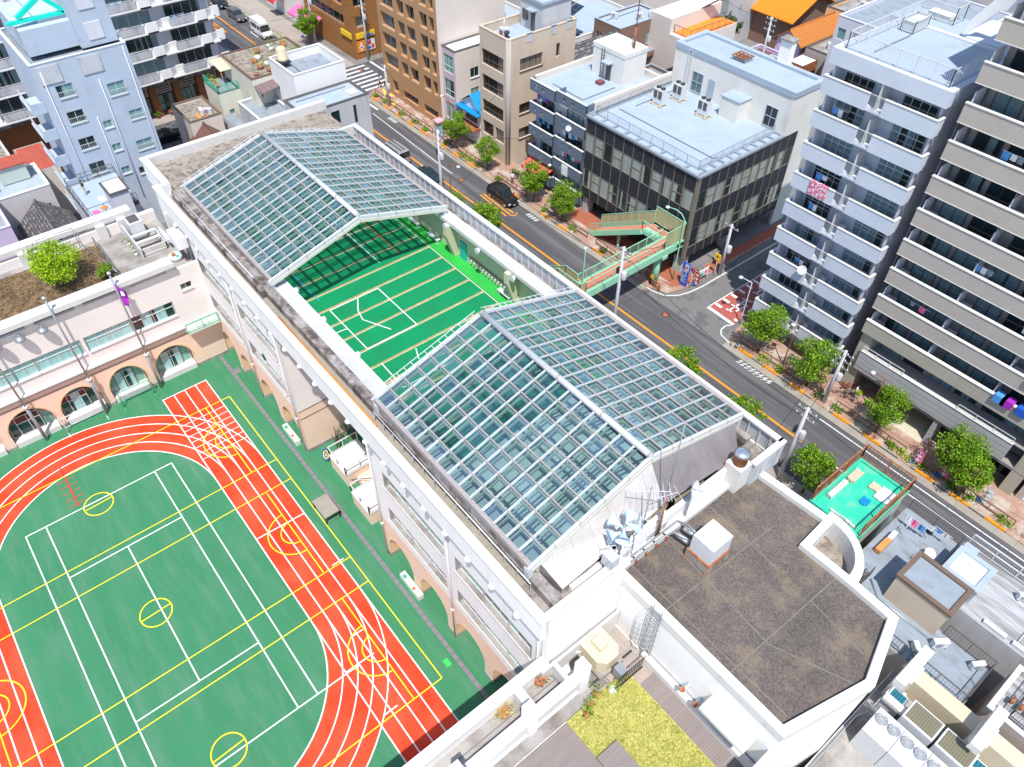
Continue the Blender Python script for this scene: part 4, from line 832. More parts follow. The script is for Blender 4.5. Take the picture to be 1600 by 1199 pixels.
# --- office block
of = thing('office_block', 'black panelled office block with pale roof, three storeys of windows and a cream rooftop storey', 'office building', (-47.6,65,0))
m = MB(); m.box(-55.6, -39.8, 56.5, 69.5, 2.3, 11.9, 0).box(-55.7, -43, 60, 72, 0, 2.3, 2).box(-41.0, -40.0, 56.6, 57.8, 0, 2.3, 3).box(-41.0,-40.0,64,64.6,0,2.3,3).box(-49.4,-48.4,56.6,57.4,0,2.3,3).box(-55.6,-54.8,56.6,57.6,0,2.3,3)
m.box(-55.7, -39.85, 69.5, 74.5, 2.3, 16.4, 1).box(-39.9,-39.6,72.05,74.5,0,16.4,1).box(-39.9,-39.6,69.45,72.05,12.0,16.4,1); m.build('wall', ['w_black','w_cream','w_brick','w_concrete'], of)
FO = fr('S', 56.3); FE = fr('E', -39.6)
for F, a, b_, n in ((FO,-55.7,-39.9,11),(FE,56.6,72.0,11)):
    st = (b_-a)/n
    for z0, z1 in ((2.35,3.6),(5.95,8.1),(10.3,11.95)):
        m = MB(); [fbox(m, F, a+st*i+.04, a+st*(i+1)-.04, z0, z1, .0, .15) for i in range(n)]; m.build('spandrel', 'w_black', of)
    m = MB()
    for i in range(n+1): fbox(m, F, a+st*i-.035, a+st*i+.035, 2.3, 11.97, -.03, .2)
    m.build('mullion', 'w_mullion', of)
    for i in range(n):
        u0 = a+st*i+.07; u1 = a+st*(i+1)-.07
        for z0, z1 in ((3.6,5.95),(8.1,10.3)): window(of, F, u0, u1, z0, z1, .06, 1, 'w_mullion', 'pane_pale', .55 if i % 2 else None)
m = MB(); m.box(-39.9, -39.55, 56.25, 56.6, 2.3, 11.97); m.build('corner_post', 'w_mullion', of)
m = MB(); m.box(-55.8, -39.5, 56.2, 69.5, 11.98, 12.15, 0).box(-55.85, -39.45, 56.1, 56.4, 12.1, 12.3, 1).box(-39.8, -39.45, 56.4, 69.5, 12.1, 12.3, 1).box(-55.85,-55.5,56.4,69.5,12.1,12.4,1)
for i in range(10): m.box(-55.5+i*1.7, -55.2+i*1.7, 56.4, 57.3, 12.15, 12.3, 1); m.box(-40.7, -39.8, 57.5+i*1.3, 57.8+i*1.3, 12.15, 12.3, 1)
m.build('roof', ['roof_blue','roof_bluegrey'], of)
m = MB(); rail(m, [(-55.2,69,12.15),(-55.2,57.2,12.15),(-40.6,57.2,12.15),(-40.6,69,12.15)], 1.05, .12, .025, posts=1.6); m.build('roof_railing', 'grey_metal', of)
m = MB(); m.ring([(-55.2,70.0),(-40.1,70.0),(-40.1,74.0),(-55.2,74.0)], [(-55.8,69.4),(-39.5,69.4),(-39.5,74.6),(-55.8,74.6)], 16.3, 16.9, 0); m.box(-55.2,-40.1,70,74,16.42,16.6,0); m.box(-47.0,-44.6,67.6,69.5,12.15,14.4,1).box(-47.1,-44.5,67.5,69.5,14.4,14.5,0); m.build('upper_roof', ['roof_blue','w_cream'], of)
FP = fr('S', 69.48)
for x in (-52.7, -42.5): window(of, FP, x, x+1.5, 12.4, 14.6, .0, 2, 'roof_blue', 'pane_dark', .5)
m = MB(); fbox(m, FP, -50.4, -49.5, 12.3, 14.5, -.05, .02); m.build('door', 'roof_blue', of)
m = MB(); rail(m, [(-53.6,69.3,12.15),(-53.1,69.3,12.15)], 4.6, 5, .03, bars=False)
for i in range(14): m.bar((-53.6,69.3,12.4+i*.33), (-53.1,69.3,12.4+i*.33), .025)
m.build('wall_ladder', 'white_metal', of)
m = MB(); m.box(-49.2,-47.6,71.3,72.6,16.6,16.95,1)
for i in range(4): m.bar((-49.3+i*.55,71.2,17.05),(-49.3+i*.55,72.7,17.05),.1); m.bar((-49.4,71.2+i*.5,17.05),(-47.5,71.2+i*.5,17.05),.1)
single(m, 'cooling_frame', ['rust','roof_bluegrey'], 'rusty square frame of a removed machine on the upper office roof', 'frame', (-48.4,72,16.6))
m = MB(); m.box(-45.6,-44.2,76.5-2.4,77.3-2.4,12,19.2,0).box(-45.7,-44.1,73.9,75.1,19.2,19.4,1); single(m, 'chimney_stack', ['white_wall','concrete'], 'square white chimney stack with wall rungs behind the upper office roof', 'chimney', (-45,74.5,12))
def vrf(x, y, label):
    a = thing('rooftop_chiller', label, 'air conditioner', (x,y,12.15), 'rooftop chillers')
    MB().box(x-.65, x+.65, y-.4, y+.4, 12.4, 14.0).build('casing', 'white_metal', a)
    for sx in (-.33, .33):
        f_ = MB().lathe((x+sx,y,14.0), [(.27,0),(.27,.16),(.2,.16),(.2,.05)], 16).build('fan', 'dark_metal', a)
        MB().box(x+sx-.24, x+sx+.24, y-.43, y-.4, 13.0, 13.85).build('coil_grille', 'panel_grey' if False else 'frame_dark', a)
    m = MB()
    for sy in (-.45, .45): m.box(x-.95, x+.95, y+sy-.07, y+sy+.07, 12.16, 12.3)
    for sx in (-.6, .6): m.box(x+sx-.06, x+sx+.06, y-.6, y+.6, 12.3, 12.4)
    m.build('base_frame', 'cream', a)
vrf(-52.7, 64.3, 'twin fan white chiller standing leftmost on the pale office roof'); vrf(-52.2, 66.9, 'twin fan white chiller at the back of the pale office roof by the ladder'); vrf(-47.9, 66.2, 'twin fan white chiller standing next to the cream box on the office roof')
# --- grey balcony block
gb = thing('balcony_block', 'slate grey block with round holes in its stepped balcony parapets', 'apartment building', (-60.4,62,0))
m = MB(); m.box(-64.9, -55.8, 57.6, 68, 0, 12.4, 0).box(-64.9,-55.9,56.9,57.6,0,12.4,1); m.build('wall', ['w_beige','w_concrete'], gb)
m = MB(); m.box(-64.7, -56.0, 56.7, 67.8, 12.4, 12.6); m.build('roof', 'roof_blue', gb)
m = MB(); m.box(-65.03, -64.7, 56.6, 68, 12.0, 13.25, 0).box(-56.1, -55.72, 57.3, 74, 8, 13.25, 0).box(-64.7,-56.1,67.7,68,12.0,13.25,0); m.build('side_parapet', 'w_beige_side', gb)
def hole_panel(mb, F, a, b, c, d, holes, r, m=0):
    """panel with round holes, front and back"""
    for dd_ in (0, .14):
        st = [a] + [h for hh in holes for h in (hh-r*1.3, hh+r*1.3)] + [b]; zc = (c+d)/2
        for i in range(0, len(st), 2): mb.face([F(st[i],c,dd_), F(st[i+1],c,dd_), F(st[i+1],d,dd_), F(st[i],d,dd_)], m)
        for h in holes:
            n = 16; A = []; B = []
            for j in range(n+1):
                t = 2*math.pi*j/n + math.pi/4; cx, cz = math.cos(t), math.sin(t); A.append((h+r*cx, zc+r*cz)); k = max(abs(cx), abs(cz))
                B.append((h+r*1.3*cx/k, zc + ((d-c)/2)*cz/k))
            for j in range(n): mb.face([F(*A[j],dd_), F(*A[j+1],dd_), F(*B[j+1],dd_), F(*B[j],dd_)], m)
    for h in holes:
        for j in range(16):
            t0 = 2*math.pi*j/16; t1_ = 2*math.pi*(j+1)/16
            mb.face([F(h+r*math.cos(t0),zc+r*math.sin(t0),0), F(h+r*math.cos(t1_),zc+r*math.sin(t1_),0), F(h+r*math.cos(t1_),zc+r*math.sin(t1_),.14), F(h+r*math.cos(t0),zc+r*math.sin(t0),.14)], m)
for k in range(5):
    zt = 13.15 - 2.72*k
    for a, b_, yy, hs, dz in ((-65.0,-60.7,55.9,(-63.9,-62.7),0),(-60.7,-55.75,56.1,(-59.3,-57.9),.12)):
        m = MB(); z1 = zt+dz; F_ = fr('S', yy); hole_panel(m, F_, a, b_, z1-1.35, z1-.06, hs, .24)
        fbox(m, F_, a, b_, z1-.06, z1, -.04, .2, 1); m.box(a, a+.14, yy+.14, 57.5, z1-1.35, z1-.06, 0).box(b_-.14, b_, yy+.14, 57.5, z1-1.35, z1-.06, 0)
        if k: m.box(a+.14, b_-.14, yy+.14, 57.55, z1-1.33, z1-1.15, 0)
        m.build('balcony', ['w_slate','white_coping'], gb)
        if k: window(gb, fr('S',56.9), a+1.2, b_-1.0, z1-1.15, z1+.75, -.02, 3, 'frame_dark', 'pane_teal' if False else 'pane_balcony')
m = MB(); m.box(-62.7, -57.7, 63.4, 67.0, 12.4, 15.9, 0); m.build('stair_house', 'w_cream', gb)
m = MB(); m.ring([(-62.4,63.7),(-58.0,63.7),(-58.0,66.7),(-62.4,66.7)], [(-62.75,63.35),(-57.65,63.35),(-57.65,67.05),(-62.75,67.05)], 15.7, 16.2, 0); m.box(-62.4,-58,63.7,66.7,15.7,15.85,1); m.build('stair_house_roof', ['w_cream','roof_blue'], gb)
m = MB(); m.box(-60.3,-59.6,63.3,63.38,12.6,14.5,1).box(-60.6,-59.3,62.6,63.38,14.7,14.8,0).box(-60.2,-59.4,61.6,62.4,12.6,12.95,2); m.build('stair_door', ['roof_blue','frame_dark','roof_maroon'], gb)
m = MB(); m.bar((-60.7,63.2,12.6),(-60.7,63.2,16.0),.05).bar((-61.1,63.2,12.6),(-61.1,63.2,16.0),.05)
for i in range(10): m.bar((-61.1,63.2,12.9+i*.32),(-60.7,63.2,12.9+i*.32),.03)
m.build('wall_ladder', 'dark_metal', gb)
m = MB(); m.tube([(-58.9,66,15.8),(-58.9,66,18.2)], .13, 8, 0).tube([(-58.9,66,18.2),(-58.9,66,25)], .06, 6, 1); single(m, 'antenna_mast', ['rust','rust'], 'tall rusty antenna mast on the stair house of the slate balcony block', 'mast', (-58.9,66,15.8))
laundry(-64.3, -62.6, 56.5, 11.4, ['purple','cloth_grey','skyblue'], 'purple and grey washing on the top left balcony of the slate block'); laundry(-59.8, -57.4, 56.6, 8.9, ['cloth_white','skyblue'], 'row of pale blue shirts on the right balcony of the slate block')
laundry(-59.8, -57.2, 56.6, 6.2, ['cloth_white','pink','cloth_dark','teal'], 'mixed pink and teal washing on the lowest right balcony of the slate block'); laundry(-64.2, -61.8, 56.5, 8.6, ['skyblue','cloth_dark'], 'dark and blue washing on the middle left balcony of the slate block')
dish(-58.0, 55.8, 9.4, 'white satellite dish fixed to the slate balcony wall', .34, (.5,-.8,.4))
m = MB(); m.box(-58.9,-57.9,55.9,55.97,3.7,5.0); single(m, 'towel', ['cloth_white'], 'pale pink towel hung over the lowest slate balcony', 'towel', (-58.4,55.9,4.3))
m = MB(); m.face([(-65,56.4,3.2),(-60.8,56.4,3.2),(-60.8,54.9,2.5),(-65,54.9,2.5)], 0); m.box(-65,-60.8,54.86,54.9,2.1,2.5,1)
for i in range(4): m.box(-64.6+i*1.0, -64.1+i*1.0, 54.83, 54.86, 2.2, 2.4, 2)
mat('red_awning', (.7,.13,.1), .7, .05, 2); single(m, 'shop_awning', ['red_awning','red','cloth_white'], 'red shop awning with white signs below the slate balconies', 'awning', (-63,55.5,2.8))
# --- beige office with curved corner
mat('w_taupe_l', (.42,.38,.34), .85, .05, .8, fine=.03); bb = bldg('beige_block', 'beige five storey block with brown window bays and notched roof parapet', -74.5, -69.0, 55.9, 66.5, 16.0, 'w_beige', 'roof_blue',
   S=[(-74.1,-69.9,11.75,13.6,4,dict(mf='frame_dark',mp='glass_brown',transom=.35)),(-74.1,-69.9,8.6,10.5,4,dict(mf='frame_dark',mp='glass_brown',transom=.35)),(-74.1,-69.9,5.6,7.3,4,dict(mf='frame_dark',mp='glass_brown',transom=.35)),(-74.1,-71.9,2.7,4.5,2,dict(mf='frame_dark',mp='glass_brown')),(-71.5,-69.8,2.7,4.5,1,dict(mf='frame_dark',mp='glass_brown'))],
   E=[(57.7,61.2,11.9,13.4,4,dict(mf='frame_dark',mp='glass_brown',sill=1)),(63.4,64.0,12.2,13.8,1,dict(mf='frame_dark')),(57.7,60.0,6.5,7.8,2,dict(mf='frame_dark',mp='glass_brown',sill=1)),(57.7,60.2,3.2,4.6,2,dict(mf='frame_dark',mp='glass_brown',sill=1)),(60.6,62.2,9.3,10.6,2,dict(mf='frame_dark',sill=1)),(63.4,64.2,9.6,10.2,1,dict(mf='frame_dark'))], par=1.0, depth=.3)
m = MB(); m.tube([(-69.25,56.15,0),(-69.25,56.15,16.0)], .33, 14, 0); m.build('corner_column', 'w_taupe_l', bb)
for y in (58.6, 62.4, 64.9):
    MB().box(-69.06, -68.96, y, y+.9, 15.1, 16.2).build('parapet_notch', 'w_concrete', bb)
m = MB(); m.box(-73.6,-69.6,61.5,66,15,18.5,0).box(-73.8,-69.4,61.3,66.2,18.5,18.8,1).box(-71.6,-70.9,61.42,61.5,15.1,17.2,2).box(-73.2,-72.2,61.42,61.5,16.0,17.2,2).box(-71.9,-70.6,60.8,61.5,17.5,17.6,1); m.build('stair_house', ['w_concrete','roof_blue','frame_dark'], bb)
m = MB(); m.box(-72.9,-72.0,57.6,58.4,15.05,15.9,0).box(-72.7,-72.2,57.55,57.6,15.2,15.7,1).tube([(-72.4,58,15.9),(-72.4,58,16.6),(-73.0,58.6,16.7)], .07, 7, 0); single(m, 'exhaust_fan', ['white_metal','rust'], 'white boxed exhaust fan with a bent pipe on the beige block roof', 'fan', (-72.4,58,15))
for i, (x, y, s_, lb) in enumerate(((-71.6,57.8,.32,'largest dark mushroom vent on the beige block roof'),(-72.0,56.9,.2,'small mushroom vent nearest the road on the beige block roof'),(-71.0,57.5,.2,'small mushroom vent beside the largest one on the beige block roof'),(-71.4,56.7,.18,'brown capped vent at the rounded corner of the beige block roof'))):
    single(MB().lathe((x,y,15), [(s_*.5,0),(s_*.45,s_*1.8),(s_*1.1,s_*1.9),(s_*1.0,s_*2.4),(s_*.3,s_*2.6)], 12), 'roof_vent', ['dark_metal'], lb, 'vent', (x,y,15), 'mushroom vents on the beige block')
# --- small blue tarp house, pink block, tall brown block
th = thing('small_house', 'tiny white two storey house with blue tarpaulin on its roof', 'house', (-77,58,0))
MB().box(-79.0, -75.0, 56.3, 62, 0, 5.0).build('wall', 'white_wall', th)
m = MB(); m.face([(-79.3,55.9,4.9),(-77,55.9,6.6),(-77,63,6.6),(-79.3,63,4.9)], 1).face([(-77,55.9,6.6),(-74.7,55.9,4.9),(-74.7,59.5,4.9),(-77,59.5,6.6)], 0).face([(-77,59.5,6.6),(-74.7,59.5,4.9),(-74.7,63,4.9),(-77,63,6.6)], 1).face([(-79.0,56.29,4.9),(-75.0,56.29,4.9),(-77,56.29,6.3)], 2).box(-79.3,-74.7,55.3,56.3,4.5,4.7,0).box(-78.9,-75.1,54.9,56.3,2.4,2.6,3); m.build('roof', ['blue_tarp','roof_tile','white_wall','rust'], th)
window(th, fr('S', 56.28), -78.2, -75.8, 3.0, 4.3, -.02, 2, 'frame_dark', 'glass_brown')
bldg('pink_block', 'narrow pink and cream three storey block with bright white roof', -82.0-0.2, -79.4, 55.6, 62.5, 11.3, 'w_pink', 'roof_white', S=[(-81.9,-79.8,8.2,10.5,2,dict(transom=.35,mp='pane_green')),(-81.9,-79.8,5.0,7.3,2,dict(transom=.35,mp='pane_green')),(-81.9,-79.8,1.8,4.1,2)],
   E=[(58.0,59.4,7.3,8.6,2,dict(sill=1)),(58.0,59.4,4.6,5.9,2,dict(sill=1))], par=.12, cop='frame_dark', ew='w_beige_side')
cols = [(-95.9,-92.5),(-91.6,-89.9),(-89.4,-87.4),(-86.2,-84.5),(-84.0,-82.9)]
bldg('brown_block', 'tall brown apartment block with deep square openings at the crossing', -96.6, -82.25, 55.1, 66, 25.0, 'w_brown', 'roof_bluegrey', S=[(a,b,4.3+2.75*k,6.2+2.75*k,2,dict(depth=.75,mp='pane_balcony',mf='frame')) for k in range(7) for a, b in cols] + [(-91.8,-88.0,.9,2.0,4,dict(mp='pane_green')),(-86.6,-83.2,.9,2.0,4,dict(mp='pane_green')),(-94.5,-93.0,.9,2.6,1,dict(mp='white_metal'))],
   ew='w_beige_side', depth=.8)
# --- buildings behind the front row
bldg('brown_house', 'brown clad house with pale blue flat roof and corner windows', -80.4, -75.2, 81.0, 90, 9.4, 'w_brownhouse', 'roof_blue', S=[(-79.9,-78.7,6.2,7.8,2)], E=[(82.2,84.0,5.9,7.7,2),(86.6,88.4,5.9,7.7,2),(82.6,84.2,1.8,3.6,2),(86.2,88.2,1.8,3.6,2)], par=.25, cop='roof_blue')
m = MB(); m.box(-75.2,-73.8,81.3,88.8,4.7,5.4,0).box(-75.0,-73.9,81.4,88.7,5.4,5.45,1); single(m, 'balcony_wing', ['w_brownhouse','roof_bluegrey'], 'brown projecting terrace on the side of the brown house', 'terrace', (-74.5,85,4.7))
bldg('brown_annex', 'low brown annex with planted terrace in front of the brown house', -71.5, -66.5, 78.5, 84.2, 5.0, 'w_brownhouse', 'roof_bluegrey', S=[(-68.6,-67.4,1.6,3.2,1)], cop='roof_bluegrey')
ch_ = thing('cream_house', 'cream clad house with a black sloping roof strip and terrace', 'house', (-71,89,0))
m = MB(); m.box(-75.5,-68.2,87.2,98,0,8.4,0).box(-75.5,-71.5,87.2,98,8.4,10.4,0); m.build('wall', 'w_beige_side', ch_); m = MB(); m.face([(-75.6,88.4,7.0),(-75.6,90.6,7.0),(-68.9,99,12.8),(-68.9,96.8,12.8)], 0).box(-71.5,-68.3,88,97.9,8.4,8.45,1); m.build('roof', ['black','orange'], ch_)
m = MB(); rail(m, [(-71.4,88,8.45),(-68.4,88,8.45),(-68.4,97,8.45)], 1.1, .3, .04); m.build('terrace_railing', 'frame_dark', ch_)
for y in (91.0,): window(ch_, fr('E',-68.18), y, y+.8, 4.2, 6.6, -.01, 1)
bldg('maroon_roof_house', 'small low building with a flat maroon roof and two outdoor units', -74.4, -69.8, 95.6, 100, 6.0, 'w_cream', 'roof_maroon', par=.2, cop='roof_maroon')
def gable(name, label, x0, x1, y0, y1, he, hr, axis, wall, roof, ov=.5, cat='house'):
    b = thing(name, label, cat, ((x0+x1)/2,(y0+y1)/2,0)); m = MB(); m.box(x0,x1,y0,y1,0,he)
    xc, yc = (x0+x1)/2, (y0+y1)/2; r = MB()
    if axis == 'y':
        for y in (y0, y1): m.face([(x0,y,he),(x1,y,he),(xc,y,hr)])
        for s_, xe in ((1,x0-ov),(-1,x1+ov)): ze = he-ov*(hr-he)/(xc-x0); r.face([(xe,y0-ov,ze),(xe,y1+ov,ze),(xc,y1+ov,hr),(xc,y0-ov,hr)]); r.face([(xe,y0-ov,ze+.15),(xe,y1+ov,ze+.15),(xc,y1+ov,hr+.15),(xc,y0-ov,hr+.15)]); r.face([(xe,y0-ov,ze),(xe,y0-ov,ze+.15),(xc,y0-ov,hr+.15),(xc,y0-ov,hr)]); r.face([(xe,y0-ov,ze),(xe,y1+ov,ze),(xe,y1+ov,ze+.15),(xe,y0-ov,ze+.15)])
        r.tube([(xc,y0-ov,hr+.15),(xc,y1+ov,hr+.15)], .14, 7)
    else:
        for x in (x0, x1): m.face([(x,y0,he),(x,y1,he),(x,yc,hr)])
        for s_, ye in ((1,y0-ov),(-1,y1+ov)): ze = he-ov*(hr-he)/(yc-y0); r.face([(x0-ov,ye,ze),(x1+ov,ye,ze),(x1+ov,yc,hr),(x0-ov,yc,hr)]); r.face([(x0-ov,ye,ze+.15),(x1+ov,ye,ze+.15),(x1+ov,yc,hr+.15),(x0-ov,yc,hr+.15)]); r.face([(x1+ov,ye,ze),(x1+ov,ye,ze+.15),(x1+ov,yc,hr+.15),(x1+ov,yc,hr)]); r.face([(x0-ov,ye,ze),(x1+ov,ye,ze),(x1+ov,ye,ze+.15),(x0-ov,ye,ze+.15)])
        r.tube([(x0-ov,yc,hr+.15),(x1+ov,yc,hr+.15)], .14, 7)
    m.build('wall', wall, b); r.build('roof', roof, b); return b
gable('small_gable_house', 'small pale house with brown gabled roof behind the office roof', -71.8, -66.8, 86.0, 92.0, 4.0, 5.8, 'y', 'w_cream', 'roof_brown') if False else gable('small_gable_house', 'small pale house with brown gabled roof behind the office roof', -69.6, -64.6, 84.8, 92.5, 4.4, 6.0, 'y', 'w_tealgrey', 'roof_brown')
gable('grey_roof_house', 'low house with plain grey roof behind the upper office roof', -66, -58, 92, 100, 3.6, 5.2, 'x', 'w_concrete', 'roof_bluegrey')
bldg('white_terrace_house', 'small pale flat roofed building with blue rim beside parked cars', -62.5, -58.5, 96, 100, 5.2, 'w_cream', 'roof_white', cop='roof_blue')
# small equipment on the roofs behind
for i, (x, y, z, lb) in enumerate(((-78.9,83.5,9.15,'outdoor unit at the near edge of the brown house roof'),(-76.6,86.2,9.15,'outdoor unit in the middle of the brown house roof'),(-76.2,88.0,9.15,'outdoor unit at the far end of the brown house roof'),(-72.6,98.0,5.8,'left outdoor unit on the flat maroon roof'),(-71.6,98.0,5.8,'right outdoor unit on the flat maroon roof'),(-58,107,5.75,'outdoor unit on the grey flat house'),(-61,119,7.95,'outdoor unit on the cluttered peach block roof'),(-62.5,121,7.95,'second outdoor unit on the peach block roof'),(-90,72,8.55,'outdoor unit on the white roof behind the tall brown block'),(-85,73.5,8.55,'second outdoor unit on the white roof behind the tall brown block'),(-88,84,6.55,'outdoor unit on the long cream block'),(-72.9,95.0,0.1,'outdoor unit on the ground by the small low building'),(-92.4,26.7,6.8,'left outdoor unit in the sunken balcony of the beige house'),(-92.0,27.4,6.8,'right outdoor unit in the sunken balcony of the beige house'),(-88.6,2.2,7.15,'outdoor unit at the foot of the rusty roofed shed'))):
    if i == 0: a0_ = ac_unit(x,y,z,lb,'outdoor units on the far roofs',.4,1.3)
    else: copy_tree(a0_,(x,y,z),.4+i,lb,'outdoor units on the far roofs')
for i, (p0, p1, z, lb) in enumerate((((-79,82),(-79,89),9.2,'pipe along the brown house roof'),((-63,57.6),(-58,62.6),12.65,'pipe across the slate block roof'),((-54.6,60),(-41.2,60.6),12.2,'cable duct across the pale office roof'),((-54,62),(-54,68.8),12.2,'cable duct along the left edge of the office roof'),((-27.5,57.5),(-27.5,62.5),28.1,'thin duct on the pale tower roof'),((-62,116),(-59,122),8.0,'pipe on the peach block roof'),((-58.5,105),(-54.5,109),5.8,'pipe on the grey flat house'),((-80.6,34),(-80.6,40.5),10.8,'pipe along the grey concrete house roof'),((-87,37),(-83,40),12.1,'cable on the white cube house roof'))):
    single(MB().box(min(p0[0],p1[0]),max(p0[0],p1[0])+.08,p0[1],p0[1]+.08,z,z+.07).box(p1[0],p1[0]+.08,p0[1]+.08,p1[1],z,z+.07),'roof_duct',['grey_metal'],lb,'duct',(p0[0],p0[1],z),'ducts on the roofs')
# temple hall with curved grey tiled gable
tp = thing('temple_hall', 'temple hall with curved grey tiled gable and dark triangular front', 'temple', (-75,74,0))
m = MB(); m.box(-80,-70,70.5,80,0,5.2,0); m.build('wall', 'white_wall', tp); r = MB(); n = 7
for s_ in (-1, 1):
    for i in range(n):
        t0, t1_ = i/n, (i+1)/n; f0 = lambda t: 5.0 + 4.2*(1-t)**1.7
        for dz in (0, .3): r.face([(-75+s_*t0*6,69.3,f0(t0)+dz),(-75+s_*t1_*6,69.3,f0(t1_)+dz),(-75+s_*t1_*6,80,f0(t1_)+dz),(-75+s_*t0*6,80,f0(t0)+dz)], 0)
        r.face([(-75+s_*t0*6,69.3,f0(t0)),(-75+s_*t1_*6,69.3,f0(t1_)),(-75+s_*t1_*6,69.3,f0(t1_)+.3),(-75+s_*t0*6,69.3,f0(t0)+.3)], 0)
r.face([(-80.6,69.9,4.9),(-69.4,69.9,4.9),(-75,69.9,9.0)], 1); r.box(-81,-69,67.4,69.8,4.6,4.8,0); r.face([(-81,66.8,3.6),(-69,66.8,3.6),(-69,69.8,4.9),(-81,69.8,4.9)], 0)
r.tube([(-75,69.0,9.4),(-75,80,9.4)], .25, 8, 0).lathe((-75,69.1,9.3), [(.35,0),(.3,.5),(.12,.9)], 8, 0)
r.build('roof', ['roof_tile','frame_dark'], tp)
bldg('green_wall_house', 'pale green walled building with an oval window beside the temple roof', -78.5, -73.5, 82.5, 92, 7.0, 'w_tealgrey', 'roof_brown', E=[(84.5,85.3,3.8,5.8,1)]) if False else None
bldg('cream_block', 'long cream building with brown roof edging behind the temple', -92, -81, 76.5, 92, 7.0, 'w_cream', 'roof_blue', cop='white_coping', S=[(-90,-88.5,4,5.5,2),(-86,-84.5,4,5.5,2)])
bldg('white_block_behind', 'white flat roofed building with black railing behind the beige block', -96, -80, 68.5, 75.5, 9.0, 'w_cream', 'roof_blue', cop='white_coping')
m = MB(); rail(m, [(-95.7,68.7,9),(-80.3,68.7,9)], 1.1, .35, .05); single(m, 'roof_railing', ['frame_dark'], 'black roof railing along the white building behind the tall brown block', 'railing', (-88,68.7,9))
m = MB()
for i in range(3): m.face([(-87.2+i*1.9,76.5,9.5),(-85.4+i*1.9,76.5,9.5),(-85.4+i*1.9,80,10.8),(-87.2+i*1.9,80,10.8)])
m.box(-87.2,-81.6,76.4,80.1,7.1,7.3); single(m, 'solar_array', ['solar'], 'dark solar panels tilted on a roof behind the beige block', 'solar panel', (-84,78,7))
# top right old quarter
gable('orange_roof_house', 'large old house under a bright orange metal roof', -80, -68.8, 113, 124, 5.4, 8.0, 'x', 'w_brownhouse', 'roof_orange', 1.0)
gable('small_orange_house', 'narrow house with faded orange tiled roof among the wires', -64.5, -60.5, 103.5, 113.5, 6.4, 7.8, 'y', 'w_lilac', 'roof_orange_tile')
bldg('peach_block', 'peach coloured building with a cluttered grey flat roof', -64.0, -57.5, 114, 124, 8.4, 'w_peach', 'concrete', cop='frame_dark')
bldg('grey_flat_house', 'grey flat roofed house with a water unit in front of the peach block', -59.8, -53.5, 104, 111, 6.2, 'w_taupe', 'concrete', cop='frame_dark', S=[(-58.8,-57.5,3,4.4,2)])
bldg('pink_wall_house', 'small lilac grey house below the orange roofs', -67, -62, 100.5, 103.3, 4.4, 'w_lilac', 'roof_brown', S=[(-65.5,-64.2,1.6,2.9,2)])
bldg('low_white_roof', 'low white canopy roofed shed with brown frame', -59.5, -56.8, 99.5, 103, 5.5, 'rust', 'roof_white', par=0)
bldg('grey_hall', 'large plain blue grey hall with dark roof railing at the top edge', -53, -39, 98, 116, 14.0, 'w_lilacgrey', 'roof_bluegrey', S=[(-52.6+i*2.2,-51.4+i*2.2,11.2,12.6,1) for i in range(5)])
bldg('concrete_walled_house', 'plain grey rendered house behind the old concrete yard wall', -84, -76, 106, 116, 8.5, 'w_concrete', 'roof_bluegrey', S=[(-78.5,-77.5,5,6,1)])
m = MB(); m.box(-86,-60,103.2,103.5,0,2.1); single(m, 'yard_wall', ['concrete_stained'], 'long weathered concrete block wall in front of the old houses', 'wall', (-73,103,0))
gable('brown_gable_house', 'old house with brown ridged roof behind the white chimney', -56.8, -51.5, 92.5, 99, 4.6, 6.2, 'x', 'w_tealgrey', 'roof_brown')
bldg('orange_flat_house', 'house with an orange brown flat top at the upper edge', -98, -90, 100, 112, 8, 'w_concrete', 'roof_brown')
bldg('pale_back_house', 'pale house at the very top between the cream and grey buildings', -92, -84, 95, 104, 8.5, 'w_beige_side', 'roof_white')
# --- brown corner shop and houses down the road
cs = bldg('corner_shop', 'brown clad corner building with shop signs and posters past the crossing', -124, -108.6, 57.2, 70, 17.0, 'w_shop', 'roof_bluegrey', E=[(57.9,60.1,4.6+3*k,6.2+3*k,2,dict(mp='pane_pale')) for k in range(4)], S=[(-123,-111,4.4+3*k,6.1+3*k,6,dict(mp='pane_balcony',depth=.5)) for k in range(4)], depth=.6)
m = MB(); m.box(-108.55,-108.4,57.6,60.9,3.1,3.9,0).box(-108.4,-108.36,58.9,60.6,3.2,3.5,1); m.build('shop_sign', ['yellow','skyblue'], cs); m = MB(); m.box(-112,-109,56.95,57.15,3.1,3.9); m.build('shop_sign', 'yellow', cs)
m = MB(); m.box(-108.56,-108.5,57.6,59.1,1.0,2.7,0).box(-108.5,-108.47,57.9,58.8,1.6,1.8,1).box(-108.5,-108.47,58.2,58.5,1.2,2.4,1); m.build('poster', ['orange','cloth_white'], cs)
m = MB(); m.box(-108.56,-108.5,59.4,60.8,1.0,2.6,0).box(-108.5,-108.47,59.6,60.1,1.9,2.4,1).box(-108.5,-108.47,60.2,60.6,1.2,1.8,1).box(-108.5,-108.47,59.6,60.0,1.2,1.6,2); m.build('poster', ['cloth_white','red','blue'], cs)
m = MB(); m.box(-108.5,-108.3,62.2,66.5,1.3,3.0,0).box(-108.3,-108.25,62.6,63.3,1.6,2.7,1).box(-108.3,-108.25,64.4,65.2,1.6,2.7,1); m.build('poster', ['red','cloth_white'], cs)
m = MB(); m.face([(-108.5,61.8,3.4),(-107.4,61.8,3.0),(-107.4,66,3.0),(-108.5,66,3.4)]); m.build('awning', 'panel_grey', cs)
